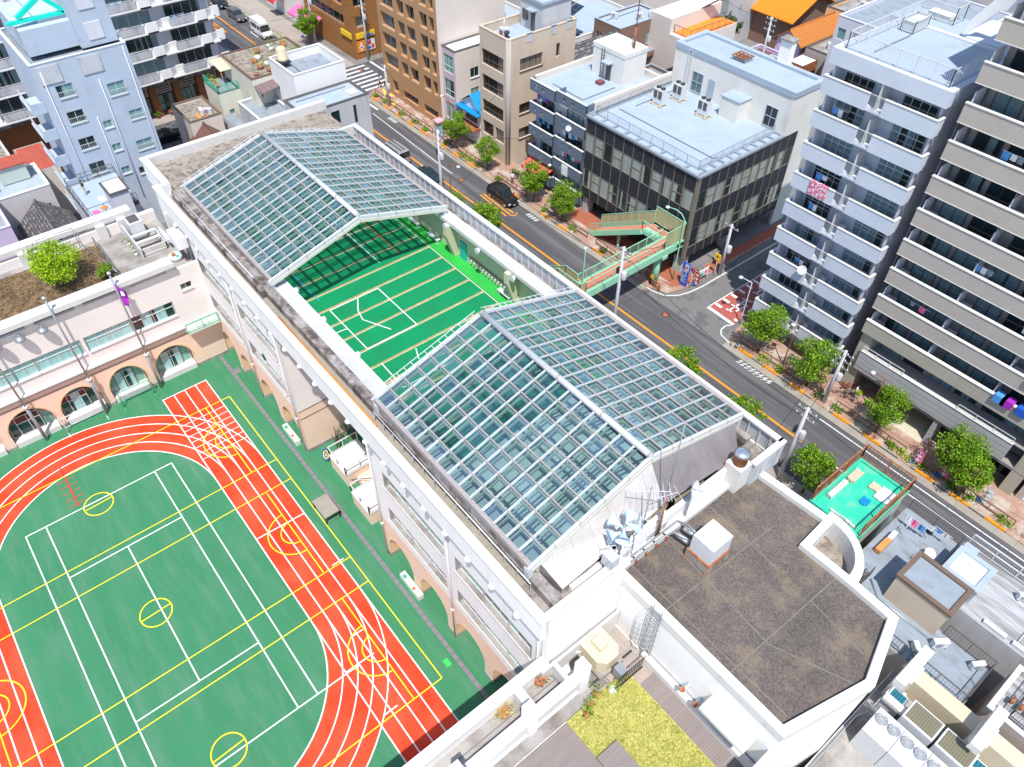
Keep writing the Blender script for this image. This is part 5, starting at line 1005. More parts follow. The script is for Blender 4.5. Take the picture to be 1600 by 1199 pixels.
bldg('far_shop', 'cream shop with red awning further along the road', -139, -125, 57.0, 68, 9, 'w_cream', 'roof_brown', S=[(-137,-127,4.5,6.5,5)])
for x0, x1, c, lb in ((-134,-131,'red','red awning over a shop door far up the road'),(-122,-118,'pink','large pink awning by the poles on the road'),(-126,-123.5,'pink','small pink awning next to the far white shop')):
    m = MB(); m.face([(x0,57,3.6),(x1,57,3.6),(x1,54.9,2.8),(x0,54.9,2.8)]); m.box(x0,x1,54.86,54.9,2.4,2.8); single(m, 'shop_awning', [c], lb, 'awning', (x0,56,3), 'awnings up the road')
bldg('far_white_block', 'white building far up the road at the upper left edge', -175, -142, 57, 72, 14, 'w_cream', 'roof_bluegrey', S=[(-172+4*i,-170+4*i,3+3*k,5+3*k,2) for i in range(7) for k in range(3)])
# --- white apartment slab with bay balconies over a brick arcade
wa = thing('apartment_slab', 'long white apartment slab with bay balconies above a brick arcade', 'apartment building', (-114,18,0))
m = MB(); m.box(-122,-108.9,-8,36.3,5.4,30,0).box(-122,-110.2,-8,36.3,0,5.4,1).box(-110.2,-108.0,-8,36.3,4.7,5.35,2); m.build('wall', ['w_lilacgrey','w_brick','concrete_stained'], wa)
FW = fr('E', -108.9); hexes = [(-7.5,-1.5),(0,6),(7.5,13.5),(15,20.5),(22.6,29.2),(30.2,35.8)]
for k in range(8):
    zf = 5.8 + 3.05*k
    m = MB(); m.box(-108.9,-107.0,-8,36.3,zf-.25,zf-.05,0)
    for a, b_ in hexes:
        m.box(-107.15,-107.0,b_-1.9,b_-.5,zf-.25,zf+1.1,0); m.face([(-107.0,b_-.5,zf-.25),(-107.5,b_+.3,zf-.25),(-107.5,b_+.3,zf+1.1),(-107.0,b_-.5,zf+1.1)], 0); m.face([(-107.0,b_-1.9,zf-.25),(-107.3,b_-2.3,zf-.25),(-107.3,b_-2.3,zf+1.1),(-107.0,b_-1.9,zf+1.1)], 0)
        m.box(-107.6,-107.5,b_+.3,b_+1.4,zf-.25,zf+1.1,0)
    m.build('balcony', 'white_wall', wa)
    m = MB()
    for a, b_ in hexes: m.box(-107.08,-107.04,a+.1,b_-2.3,zf+.05,zf+.95)
    m.build('balcony_glass', 'panel_grey', wa)
    m = MB(); m.bar((-107.05,-8,zf+1.08),(-107.05,36.3,zf+1.08),.06); m.build('balcony_railing', 'white_metal', wa)
    for a, b_ in hexes: window(wa, FW, a+.3, b_-.5, zf, zf+2.1, -.02, 4, 'frame', 'pane_balcony')
m = MB()
for i in range(5): y = 22.2 + i*3.3; m.box(-110.2,-108.9,y,y+.9,0,4.7)
m.build('arcade_pier', 'w_brick', wa)
for i in range(4):
    y = 23.1 + i*3.3; window(wa, fr('E',-110.15), y+.2, y+2.3, .3, 2.6, -.02, 3, 'frame_dark', 'pane_green', .45); m = MB(); m.box(-109.9,-109.8,y+.1,y+2.3,2.9,4.4,0)
    for q in range(4): m.box(-109.8,-109.75,y+.3,y+2.1,3.05+q*.33,3.2+q*.33,1)
    m.build('sign_panel', ['w_beige_side','frame_dark'], wa)
laundry(22.8, 25.2, -107.6, 9.8+.0, ['skyblue','cloth_dark','red','pink'], 'red and blue washing on a lower balcony of the white slab', 'y'); laundry(22.8, 25.0, -107.6, 12.9, ['cloth_dark','pink','cloth_white'], 'pink washing on a middle balcony of the white slab', 'y'); laundry(22.6, 25.4, -107.6, 16.0, ['skyblue','cloth_white'], 'white and blue washing on a higher balcony of the white slab', 'y'); laundry(30.5, 32.5, -107.6, 13.0, ['cloth_dark','skyblue'], 'dark washing on the right bay of the white slab', 'y')
# --- pale blue apartment block on the left
ba = bldg('apartment_block', 'pale blue rendered apartment block with grilled windows, left of the glass roof', -95, -84, 9.9, 19.0, 20.2, 'w_blue', 'roof_bluegrey',
   E=[(11.3,12.9,z,z+1.25,2,dict(grille=(z-.1,z+.6),sill=1)) for z in (16.6,13.9,11.0,8.2,5.4)] + [(14.2,15.1,z,z+.8,2,dict(sill=1)) for z in (12.5,9.9,7.2)] + [(15.9,17.6,15.5,16.8,2,dict(grille=(15.4,16.1),sill=1)),(17.0,18.4,12.6,13.6,2,dict(grille=(12.5,13.1),sill=1)),(16.6,18.3,9.2,10.3,2,dict(grille=(9.1,9.8),sill=1)),(15.9,16.7,6.6,7.4,1,dict(sill=1))], par=.5, cop='w_lilacgrey')
m = MB(); m.box(-94.5,-86.0,10.6,15.2,20.2,22.6,0).box(-94,-87,12.6,18.9,22.6,23.0,0).box(-91,-85.0,15.2,18.7,20.2,29,0); m.build('roof_storey', 'w_blue', ba)
m = MB()
for z0, z1 in ((20.8,22.4),(23.6,26.4)): m.box(-85.0,-84.92,16.1,17.6,z0,z1)
m.build('blind_window', 'w_lilacgrey', ba)
for y in (10.3, 14.2): m = MB(); m.box(-83.98,-83.9,y,y+2.0,18.2,19.9); m.build('louvre', 'panel_grey', ba)
for y, a, b_ in ((10.6,19.5,2),(13.9,14,2),(15.4,17.5,4),(18.6,20,.5)):
    MB().tube([(-83.9,y,a),(-83.9,y,b_)], .05, 6).build('downpipe', 'w_lilacgrey', ba)
m = MB(); m.bar((-87,11.0,23.4),(-87,13.6,24.9),.4,.4).bar((-87,13.6,24.9),(-87,15.2,23.2),.4,.4).bar((-87,15.4,23.1),(-87,10.0,23.1),.4,.3); single(m, 'roof_sign_frame', ['turquoise'], 'turquoise triangular frame on the roof of the pale blue block', 'sign frame', (-87,12.8,22.6))
for k in range(5):
    zf = 15.6-2.8*k; m = MB(); m.box(-88.5,-84.6,8.5,9.88,zf-.2,zf,0).box(-88.5,-84.6,8.45,8.6,zf,zf+.35,0).box(-84.7,-84.6,8.6,9.88,zf,zf+.9,0); m.build('side_balcony', 'w_blue', ba)
    m = MB(); rail(m, [(-88.4,8.55,zf+.3),(-84.65,8.55,zf+.3)], .8, .2, .03); m.build('side_railing', 'white_metal', ba)
# terrace house with sun deck in front of it
bt = thing('terrace_house', 'narrow house with a pale blue roof terrace and skylight box before the pale blue block', 'house', (-80,11,0))
m = MB(); m.box(-83.8,-76.7,8.5,13.4,0,7.8,0).box(-77.8,-75.2,10.8,12.6,0,10.3,0); m.build('wall', ['w_lilacgrey'], bt); m = MB(); m.box(-83.7,-76.8,8.6,13.3,7.8,7.85,0); m.build('roof', 'roof_blue', bt)
m = MB(); m.box(-77.95,-75.05,10.65,12.75,10.3,10.4,1).box(-77.7,-75.3,10.9,12.5,10.4,10.45,0); m.build('skylight', ['roof_white','frame_dark'], bt)
m = MB(); rail(m, [(-83.8,13.4,7.85),(-83.8,8.5,7.85),(-76.7,8.5,7.85),(-76.7,13.4,7.85)], 1.0, .2, .03, bars=False); m.box(-83.9,-76.6,8.4,8.5,7.6,8.0).box(-76.7,-76.6,8.5,13.4,7.6,8.0); m.build('terrace_railing', 'frame_dark', bt)
# grey siding house, tile roof house, lilac house, rust roof
hs = bldg('siding_house', 'white grey sided house with one wide dark framed window and rusty shed roof', -92, -86.5, 1.0, 7.3, 7.4, 'w_siding', 'roof_blue', E=[(4.9,6.6,3.9,5.4,2,dict(mf='frame_dark',mp='pane_green'))], par=.3, cop='roof_white')
m = MB(); m.box(-91.5,-89.5,3.4,6.2,7.2,9.0,0).box(-91.7,-89.3,3.2,6.4,9.0,9.12,1); m.build('roof_shed', ['w_tealgrey','roof_redrust'], hs)
gable('tile_roof_house', 'low house with grey glazed tile roof against the school terrace wall', -85.5, -77.5, 2.9, 7.6, 4.4, 6.4, 'x', 'w_concrete', 'roof_tile', .4)
bldg('lilac_house', 'pale lilac rendered house at the left picture edge', -92, -79.5, -6, 1.9, 8.2, 'w_lilac', 'roof_bluegrey', E=[(-3,-1.6,5.2,6.6,2)])
bldg('rust_roof_house', 'low house with a rusty red corrugated roof squeezed between houses', -99, -92.4, 6.4, 9.6, 6.2, 'w_beige_side', 'roof_redrust', par=0)
bldg('brown_flat_house', 'low house with weathered tan roof beside the white slab', -105.5, -97.5, -4, 6.0, 5.0, 'w_concrete', 'roof_pebble')
# cluster left of the glass roof
pl = bldg('planted_house', 'ivory house with a roof full of potted plants at the crossing', -97.3, -88.5, 32.4, 41.5, 11.0, 'w_ivory', 'roof_pebble', par=.2, cop='roof_brown', E=[(33.2,34.0,6,7,1)])
wb_ = bldg('white_cube_house', 'bright white cube house with grey sunken roof and water tank', -88.4, -82.2, 35.0, 41.7, 13.0, 'white_wall', 'roof_bluegrey', par=1.0, cop='white_coping')
gc = bldg('concrete_house', 'grey fair faced concrete house with thin dark roof rim behind the school roof', -81.4, -77.0, 32.9, 41.5, 11.0, 'w_concrete', 'roof_blue', E=[(34.9,35.8,8.6,9.9,1,dict(mf='frame_dark')),(36.4,37.5,8.6,10.2,1,dict(mf='frame_dark')),(39.3,39.7,8.0,10.2,1,dict(mf='frame_dark'))], par=.25, cop='frame_dark')
bldg('low_concrete_house', 'lower concrete annexe with a railed terrace under the brown pergola', -90, -81.6, 30.6, 34.8, 8.2, 'w_concrete', 'roof_bluegrey', par=.5, cop='white_coping')
m = MB(); m.face([(-91,32.6,10.6),(-86.6,32.4,9.9),(-86.8,36.0,10.2),(-91,36.2,10.9)]); m.face([(-91,32.6,10.56),(-86.6,32.4,9.86),(-86.8,36.0,10.16),(-91,36.2,10.86)])
for x, y in ((-90.8,32.7),(-86.8,32.6),(-86.9,34.9)): m.bar((x,y,8.2),(x,y,10.3),.07)
mat('pergola', (.2,.14,.14), .6, .1, 1, lines=(1.5,1.5,0,.6,.05)); single(m, 'pergola', ['pergola'], 'brown translucent pergola roof on thin posts beside the white cube house', 'pergola', (-89,34,8.2))
laundry(-90, -87.6, 33.0, 9.7, ['cloth_white','cloth_dark','cloth_grey'], 'white and dark washing under the brown pergola')
gt_ = bldg('ivory_terrace_house', 'ivory house with green railed balcony full of plants', -97.6, -93.2, 29.6, 32.4, 8.2, 'w_ivory', 'roof_bluegrey', par=0, E=[(30.4,31.1,4.8,6.0,1)])
m = MB(); rail(m, [(-93.3,32.3,8.2),(-93.3,29.7,8.2),(-97.5,29.7,8.2)], 1.0, .25, .05, bars=False)
for h_ in (.35,.55,.75): m.bar((-93.3,32.3,8.2+h_),(-93.3,29.7,8.2+h_),.04).bar((-93.3,29.7,8.2+h_),(-97.5,29.7,8.2+h_),.04)
m.build('green_railing', 'green_paint', gt_)
m = MB(); m.face([(-97.6,31,10.6),(-94.6,31,10.2),(-94.6,32.8,10.2),(-97.6,32.8,10.6)]).bar((-94.7,31.1,8.2),(-94.7,31.1,10.2),.06); m.build('canopy', 'cream', gt_)
bh = bldg('beige_small_house', 'narrow beige house with a sunken brown balcony and two outdoor units', -96.8, -91.0, 24.6, 28.6, 7.0, 'w_beige_side', 'roof_pebble', par=.3, cop='frame_brown')
m = MB(); m.box(-93.2,-91.3,26.0,28.0,6.71,6.78); m.build('sunken_balcony', 'wood_orange', bh)
gable('brown_roof_house', 'house with a plain brown slate gable roof next to the school wall', -91.0, -85.5, 24.0, 28.3, 4.4, 6.4, 'x', 'w_beige', 'roof_brown')
gable('metal_roof_shed', 'white corrugated metal roofed shed beside the school corner', -86, -80, 26.0, 29.5, 4.4, 5.6, 'x', 'w_concrete', 'roof_white', .3)
bldg('lean_to', 'blue grey lean-to roof in front of the ivory house', -93, -89, 29.2, 31.0, 5.6, 'w_lilacgrey', 'roof_bluegrey', par=0)
# fillers hidden streets: a few plain houses behind the school's far end
bldg('back_lane_house', 'pale house in the lane left of the school roof corner', -84, -77, 17, 23, 6, 'w_beige_side', 'roof_bluegrey')
# ------------------------------------------------------------------ left school wing with roof garden
lw_ = thing('school_wing', 'peach and white school wing with arches and a planted roof terrace, left of the yard', 'school wing', (-64,0,0))
FE_ = fr('E', -59.0); AR = [(-10.9,-7.2),(-6.4,-2.7),(-2.1,1.3),(2.1,5.4),(6.3,9.8)]
AR = [(-15.2,-11.6)] + AR
m = MB(); facade(m, FE_, -40, 12.95, 0, 4.6, [(a,b,.0,3.5) for a,b in AR], .01, 1, 1)
for a, b in AR: arch_fill(m, FE_, a, b, 1.5, 3.5, .7, 1, 2, 0, trim=2)
wins = [(-14.0,-7.2,6.3,8.0),(-5.6,1.8,6.4,8.0),(2.1,9.8,6.4,8.0),(10.9,11.9,8.6,9.3)]
facade(m, FE_, -40, 12.95, 4.6, 10.9, wins, .25, 0)
m.box(-68.9, -59.3, -40, 12.9, 4.6, 10.2, 0, skip='t').box(-68.9, -60.2, -40, 12.9, 0, 4.6, 1).box(-60.2,-59.4,-40,12.9,3.6,4.55,1); m.box(-59.35,-59.0,-40,12.95,10.895,10.9,0).box(-59.35,-59.3,-40,12.95,10.2,10.9,0)
m.box(-58.98,-58.9,-40,12.9,4.5,4.62,1).box(-58.97,-58.6,-40,9.9,5.0,5.12,3).box(-58.97,-58.94,-40,12.9,4.1,4.14,4)
m.build('wall', ['pinkish_wall','peach_wall','peach_trim','white_coping','frame_dark'], lw_)
for a, b, c, d in wins[:3]:
    k = 2
    for i in range(k): ua = a+(b-a)*i/k; window(lw_, FE_, ua+.04, a+(b-a)*(i+1)/k-.04, c, d, .2, 4, 'frame', 'pane_teal', .62, sill=1)
window(lw_, FE_, 10.9, 11.9, 8.6, 9.3, .2, 2, 'frame', 'pane_dark', sill=1)
for a, b in AR:
    window(lw_, fr('E',-59.7), a+.1, b-.1, .55, 3.3, .02, 1, 'white_metal', 'pane_green'); window(lw_, fr('E',-59.55), a+.8, b-1.0, .6, 2.7, .02, 2, 'frame', 'pane_teal', .65)
    MB().box(-59.7, -58.85, a+.05, b-.05, 0, .55).build('sill_wall', 'white_coping', lw_)
e = [-11.6] + [q for ab in AR[1:] for q in ab] + [12.9]
for a, b in zip(e[::2], e[1::2]): MB().box(-59.05, -58.93, a+.02, b-.02, 0, .3).build('plinth', 'concrete', lw_)
MB().box(-59.6, -58.5, -40, 10.9, 11.55, 12.0).build('front_beam', 'white_coping', lw_); MB().box(-69.6, -68.55, -40, 11.0, 11.6, 12.05).build('back_beam', 'white_coping', lw_)
for y in (-10,-5.0,-1.2,2.6,6.4,10.2):
    MB().box(-59.5, -59.0, y, y+.7, 10.9, 11.55).build('beam_pier', 'white_coping', lw_)
for y in (-6,-2.6,1.0,7.6,9.5): MB().box(-69.3, -68.2, y, y+.8, 10.2, 11.6).build('beam_pier', 'white_coping', lw_)
m = MB(); m.box(-69.0, -68.5, -40, 12.9, 10.2, 11.2); m.build('back_parapet', 'pinkish_wall', lw_)
m = MB(); m.box(-68.5, -59.3, 6.9, 12.9, 10.1, 10.22, 0).box(-68.5,-67.6,-40,6.9,10.1,10.35,0).box(-60.2,-59.3,-40,6.9,10.1,10.35,0)
for a in ((-68.4,9.4,-59.4,9.2),(-66,7,-66,12.8),(-63,7,-63,12.8)): ln(m, *a, .05, 10.226, 1)
m.build('terrace_floor', ['concrete','joint_dark'], lw_); MB().box(-67.6, -60.2, -40, 6.9, 10.0, 10.45).build('planting_bed', 'soil', lw_)
m = MB(); rail(m, [(-67.6,6.95,10.3),(-60.3,6.95,10.3)], 1.0, 5, .04, bars=False); single(m, 'garden_fence', ['frame_dark'], 'thin dark fence between the planting bed and the concrete roof terrace', 'fence', (-64,6.95,10.3))
m = MB()
for p0, p1 in (((-68.2,2.8,10.3),(-68.2,2.8,12.6)),((-68.2,5.8,10.3),(-68.2,5.8,12.6)),((-68.2,2.8,12.4),(-68.2,5.8,12.4)),((-68.2,2.8,11.5),(-68.2,5.8,11.5)),((-68.0,5.9,11),(-61,7.0,11.2))): m.tube([p0,p1], .035, 6)
single(m, 'trellis_frame', ['grey_metal'], 'thin grey pipe trellis against the back parapet of the roof garden', 'trellis', (-68,4.3,10.3))
random.seed(5); m = MB()
for i in range(3800):
    x = rnd(-67.5,-60.3); y = rnd(-9,6.8); s_ = rnd(.04,.13); a = rnd(0,6.28); m.face([(x-math.cos(a)*s_,y-math.sin(a)*s_,10.46),(x+math.cos(a)*s_,y+math.sin(a)*s_,10.46+rnd(0,.1)),(x+rnd(-.1,.1),y+rnd(-.1,.1),10.5+rnd(0,.12))])
mleaf('leaf_dry', (.12,.07,.03), (.38,.3,.1)); tag(m.build('ground_cover', 'leaf_dry', None, None, (-64,0,10.4)), 'dry brown weeds covering the roof garden bed', 'weeds', kind='stuff')
for i, y in enumerate((-8.6,-6.9,-5.2)):
    f_ = thing('floodlight', ['grey domed floodlight on the terrace wall nearest the picture edge','middle one of three grey domed floodlights under the terrace beam','grey domed floodlight on the terrace wall closest to the flagpole'][i], 'floodlight', (-58.6,y+5.0,10.7), 'domed floodlights on the wing')
    MB().lathe((-58.5,y+5.0,10.5), [(.42,0),(.4,.12),(.15,.35)], 16).build('lamp_shade', 'grey_metal', f_); MB().bar((-59,y+5,10.8),(-58.5,y+5,10.75),.07).build('bracket', 'white_metal', f_)
# flagpoles
for i, (y, fl, lb) in enumerate(((6.0,1,'tall grey flagpole flying the purple flag'),(1.0,0,'bare grey flagpole left of the one with the flag'),(-4.2,0,'bare grey flagpole at the left end of the wing'),(-9.2,0,'bare grey flagpole nearly outside the left edge'))):
    p = thing('flagpole', lb, 'flagpole', (-58.4,y,0), 'flagpoles before the school wing')
    MB().tube([(-58.4,y,0),(-58.4,y,4.2)], .14, 10).tube([(-58.4,y,4.2),(-58.4,y,13.2)], .075, 10).build('pole', 'grey_metal', p); MB().lathe((-58.4,y,4.1), [(.2,0),(.2,.25)], 10).build('collar', 'white_metal', p)
    MB().lathe((-58.4,y,13.2), [(.06,0),(.16,.05),(.16,.2),(.05,.28)], 12).build('finial', 'steel_bright', p)
    MB().bar((-59.1,y,4.3),(-58.4,y,4.3),.08).build('bracket', 'white_metal', p)
m = MB(); n = 10
for i in range(n):
    z0 = 12.2-i*.22; z1 = z0-.22; a0 = .35*math.sin(i*.9)*min(1,i/3); a1 = .35*math.sin((i+1)*.9)*min(1,(i+1)/3); w0 = .12+.45*min(1,i/4)-.3*max(0,(i-6)/4); w1 = .12+.45*min(1,(i+1)/4)-.3*max(0,(i-5)/4)
    m.face([(-58.3,6.05,z0),(-58.3+a0*.7,6.05+w0,z0-.2),(-58.3+a1*.7,6.05+w1,z1-.2),(-58.3,6.05,z1)], 0); 
m.face([(-58.27,6.2,11.5),(-58.2,6.4,11.3),(-58.15,6.4,10.9),(-58.25,6.15,11.0)], 1)
single(m, 'flag', ['purple','cloth_white'], 'limp purple flag with a white emblem hanging on the flagpole', 'flag', (-58.3,6.1,11.5))
# terrace equipment by the main block
a = thing('condenser_unit', 'large pale cooling unit with a ribbed top grille on the roof terrace', 'air conditioner', (-66.9,10.6,10.2))
MB().box(-67.8,-66.2,10.0,11.2,10.3,12.0).build('casing','white_metal',a); MB().box(-67.6,-66.4,10.15,11.05,12.0,12.06).build('top_grille','frame_dark',a); MB().box(-67.9,-63.2,9.6,9.72,10.22,11.3).build('windbreak','white_metal',a)
m = MB(); rail(m, [(-66.0,9.75,10.3),(-63.4,9.75,10.3),(-63.4,11.9,10.3),(-66.0,11.9,10.3)], .7, 1, .05); m.box(-66,-65.7,9.8,11.9,10.95,11.05).box(-64.8,-64.5,9.8,11.9,10.95,11.05).tube([(-65.5,12.2,11.2),(-62.9,12.2,11.2)], .22, 8); m.build('pipe_frame','white_metal',a)
def planter(x, y, z, label, s=.3, col='pot', leaf='leaf', grp=None, h=.35, n=40, flower=None):
    p = thing('potted_plant', label, 'potted plant', (x,y,z), grp)
    MB().lathe((x,y,z), [(s*.65,0),(s*.85,s*.9)], 10).build('pot', col, p); q = MB()
    for i in range(n):
        a_ = rnd(0,6.28); r = s*1.3*math.sqrt(rnd(0,1)); cx, cy, cz = x+r*math.cos(a_), y+r*math.sin(a_), z+s*.9+rnd(0,h); d_ = rnd(.05,.12)
        v = [Vector((rnd(-1,1),rnd(-1,1),rnd(-.3,1))).normalized()*d_ for _ in range(3)]; q.face([(cx+k.x,cy+k.y,cz+k.z) for k in v])
    q.build('foliage', leaf, p); return p
for i in range(5):
    tag(planter(-66.6+i*.62, 9.3, 10.22, ['potted plant furthest back in the planter row on the roof terrace','second pot from the back in the planter row on the roof terrace','middle pot of the planter row beside the cooling unit','fourth pot from the back in the planter row beside the windbreak','pot nearest the parapet in the planter row on the roof terrace'][i], .22, 'white_metal', 'leaf_dry' if i % 2 else 'leaf', 'pots beside the cooling unit'))
tb = thing('wash_basin', 'oval white tub with brown and green things in it, on the roof terrace', 'tub', (-61.4,11.9,10.2)); MB().lathe((-61.4,11.9,10.22), [(.5,0),(.62,.45),(.5,.45),(.42,.3)], 16).build('basin','white_metal',tb); MB().lathe((-61.6,11.8,10.5), [(.15,0),(.18,.25)], 10).build('pot','pot',tb); MB().lathe((-61.1,12.0,10.5), [(.12,0),(.14,.22)], 10).build('cup','green_paint',tb)
m = MB(); m.prism([(-61.9,12.0),(-59.9,12.0),(-59.9,12.94),(-61.9,12.94)], 11.9, 13.0, 0).box(-60.9,-60.0,12.90,12.96,10.4,11.7,1); m.build('roof_door','white_wall' and ['white_wall','grey_metal'], lw_)
m = MB(); m.box(-59.0,-57.9,9.9,12.9,4.65,4.8,0); m.build('glazed_porch_roof', 'green_bright' if False else 'w_tealgrey', lw_)
m = MB(); rail(m, [(-57.95,9.9,4.8),(-57.95,12.85,4.8)], 1.0, 1, .05); m.build('porch_railing','green_paint',lw_)
# ------------------------------------------------------------------ yard equipment
def goal(y0, y1, mt, label, net=None):
    g = thing('football_goal', label, 'goal', (-58,(y0+y1)/2,0))
    m = MB(); m.tube([(-58.0,y0,0),(-58.0,y0,1.85),(-58.0,y1,1.85),(-58.0,y1,0)], .05, 7); m.build('goal_frame', mt, g)
    m = MB(); m.tube([(-58.0,y0,1.8),(-58.75,y0,1.2),(-58.75,y0,.05),(-57.4,y0,.05)], .035, 6).tube([(-58.0,y1,1.8),(-58.75,y1,1.2),(-58.75,y1,.05),(-57.4,y1,.05)], .035, 6).tube([(-58.75,y0,.08),(-58.75,y1,.08)], .035, 6); m.build('back_frame', mt, g)
    if net:
        m = MB(); k = 15
        for i in range(k+1): y = y0+(y1-y0)*i/k; m.bar((-58.0,y,1.82),(-58.72,y,1.2),.012).bar((-58.72,y,1.2),(-58.72,y,.1),.012)
        for i in range(7): t = i/6; m.bar((-58-.72*t,y0,1.82-.62*t),(-58-.72*t,y1,1.82-.62*t),.012)
        m.build('net', net, g)
goal(-2.5, .8, 'white_metal', 'white football goal frame lying against the arched wing'); goal(2.4, 5.2, 'green_paint', 'green goal cage with a green net in front of the arches', 'green_paint')
ct = thing('storage_cart', 'flat grey storage cart standing on the drain beside the track', 'cart', (-36.4,11,0))
m = MB(); m.box(-37.5,-35.4,10.4,11.7,.95,1.02); m.build('cover','concrete' if False else 'gutter',ct)
m = MB(); rail(m, [(-37.4,10.45,0),(-35.5,10.45,0),(-35.5,11.65,0),(-37.4,11.65,0),(-37.4,10.45,0)], .95, 3, .05, bars=False); m.build('frame','grey_metal',ct)
for i, (x0, x1, y0, y1, lb) in enumerate(((-40.3,-37.6,13.7,16.4,'larger pale railed platform in the passage recess'),(-35.9,-33.2,13.2,15.2,'smaller pale railed platform at the corner of the passage'))):
    p = thing('platform', lb, 'platform', ((x0+x1)/2,(y0+y1)/2,0), 'railed platforms in the passage')
    MB().box(x0,x1,y0,y1,0.02,1.5).build('base','peach_wall',p); MB().box(x0-.05,x1+.05,y0-.05,y1+.05,1.5,1.6).build('floor','white_coping',p)
    m = MB(); rail(m, [(x0,y1,1.6),(x0,y0,1.6),(x1,y0,1.6),(x1,y1,1.6)], 1.0, 1, .05, bars=False); m.build('railing','white_metal',p)
    if i == 0: MB().bar((x1+.1,14.0,.9),(x1+2.2,15.8,1.9),.05).build('handrail','frame_dark',p); MB().box(x1,x1+2,14.6,16.2,.02,.7).build('ramp','peach_wall',p)
wy = thing('unicycle', 'yellow and blue wheel leaning on the passage wall', 'wheel', (-41.4,13.9,0))
m = MB(); 
for r, w_, c in ((.48,.06,0),(.36,.05,1)): m.tube([(-41.4+r*math.cos(t*.349),13.8+.25*math.sin(t*.349+1.57)*0+r*.5*math.sin(t*.349),.5+r*.85*math.sin(t*.349)) for t in range(19)], w_, 6, c, cap=False)
m.build('tyre',['blue','yellow'],wy); m = MB()
for t in range(6): a_ = t*1.047; m.bar((-41.4,13.8,.5),(-41.4+.4*math.cos(a_),13.8+.2*math.sin(a_),.5+.34*math.sin(a_)),.03)
m.build('spokes','white_metal',wy)
m = MB(); random.seed(9)
for i in range(26): x = rnd(-42.6,-41.4); y = rnd(15,17); m.bar((x,y,0),(x+rnd(-.3,.3),y+rnd(-.3,.3),rnd(.8,1.9)),.05, m=i%3)
single(m, 'unicycle_rack', ['dark_metal','rust','green_paint'], 'tangle of stored poles and frames against the passage wall', 'rack', (-42,16,0))
for i, (x, lb) in enumerate(((-46.7,'white cluttered shelf at the foot of the fourth left arch'),(-27.9,'white cluttered shelf in the arch right of the platforms'))):
    s_ = thing('shoe_shelf', lb, 'shelf', (x+1.2,12.5,0), 'shelves at the arches'); MB().box(x,x+2.5,12.4,12.88,.0,.55).build('cabinet','white_coping',s_)
    MB().box(x+.3,x+.6,12.45,12.7,.55,.65).build('box','green_paint',s_); MB().box(x+1.6,x+1.8,12.45,12.65,.55,.65).build('box','pot',s_)
# ------------------------------------------------------------------ plant room yard between the blocks, tank, speakers, antennas
hv = thing('roof_fan_unit', 'cream roof fan unit with a raised cap in the sunken white courtyard', 'fan unit', (-10.9,15.6,10.4))
MB().prism([(-12.0,15.0),(-10.6,15.0),(-10.2,15.4),(-10.2,16.2),(-10.6,16.6),(-12.0,16.6)], 10.8, 11.9).build('casing','cream',hv); MB().box(-11.6,-10.9,15.5,16.1,11.9,12.25).build('cap','cream',hv); MB().box(-12.1,-10.1,14.9,16.7,10.47,10.8).build('base','concrete',hv)
MB().tube([(-11.8,15,11.2),(-12.1,14.6,11.2),(-12.1,14.6,10.6)], .07, 7).build('pipe','white_metal',hv); MB().box(-9.9,-9.3,15.6,16.1,10.9,11.7).build('duct_head','grey_metal',hv)
m = MB()
for s_ in (-.28,.28):
    m.bar((-9.6+s_,17.85,10.6),(-9.6+s_,17.85,16.0),.05)
for i in range(16): m.bar((-9.88,17.85,10.8+i*.32),(-9.32,17.85,10.8+i*.32),.035)
for i in range(6):
    z = 12.6+i*.6; pts = [(-9.6+.42*math.cos(R(t)),17.75-.62*abs(math.sin(R(t))),z) for t in range(0,181,20)]; m.tube(pts,.018,5)
for t in (30,60,90,120,150): m.bar((-9.6+.42*math.cos(R(t)),17.75-.62*math.sin(R(t)),12.6),(-9.6+.42*math.cos(R(t)),17.75-.62*math.sin(R(t)),15.6),.02)
single(m, 'caged_ladder', ['grey_metal'], 'grey caged ladder climbing the white wall to the dark roof', 'ladder', (-9.6,17.8,10.5))
m = MB()
m.box(-10.3,-10.2,14.4,17.5,10.5,10.6)
for i in range(14): m.bar((-9.2,15.2+i*.15,10.5),(-9.2,15.2+i*.15,11.9),.03)
m.bar((-9.2,15.2,11.9),(-9.2,17.3,11.9),.05).bar((-9.2,15.2,10.6),(-9.2,17.3,10.6),.05); single(m, 'gate', ['dark_metal'], 'dark barred gate at the foot of the caged ladder', 'gate', (-9.2,16.2,10.5))
tk = thing('water_tank', 'white square water tank on a rusty stand with insulated pipes', 'water tank', (-10.4,22.6,15))
m = MB(); m.box(-11.1,-9.7,21.9,23.5,15.75,17.1); m.build('tank','white_metal',tk); m = MB()
for i in range(3): m.box(-11.12+.02,-9.68,22.0+i*.55,22.05+i*.55,17.1,17.13)
m.lathe((-10.7,22.3,17.1),[(.13,0),(.13,.14)],10).lathe((-10.1,23.0,17.1),[(.1,0),(.1,.12)],10); m.build('lid','white_metal',tk)
m = MB(); m.box(-11.2,-9.6,21.8,22.1,15.0,15.6).box(-11.2,-9.6,23.2,23.5,15.0,15.6); m.build('plinth','gutter',tk); m = MB(); m.box(-11.2,-9.6,21.8,23.6,15.62,15.74)
for x in (-11.1,-9.7): m.bar((x,21.6,15.0),(x,22.2,15.7),.06)
m.build('stand','rust',tk)
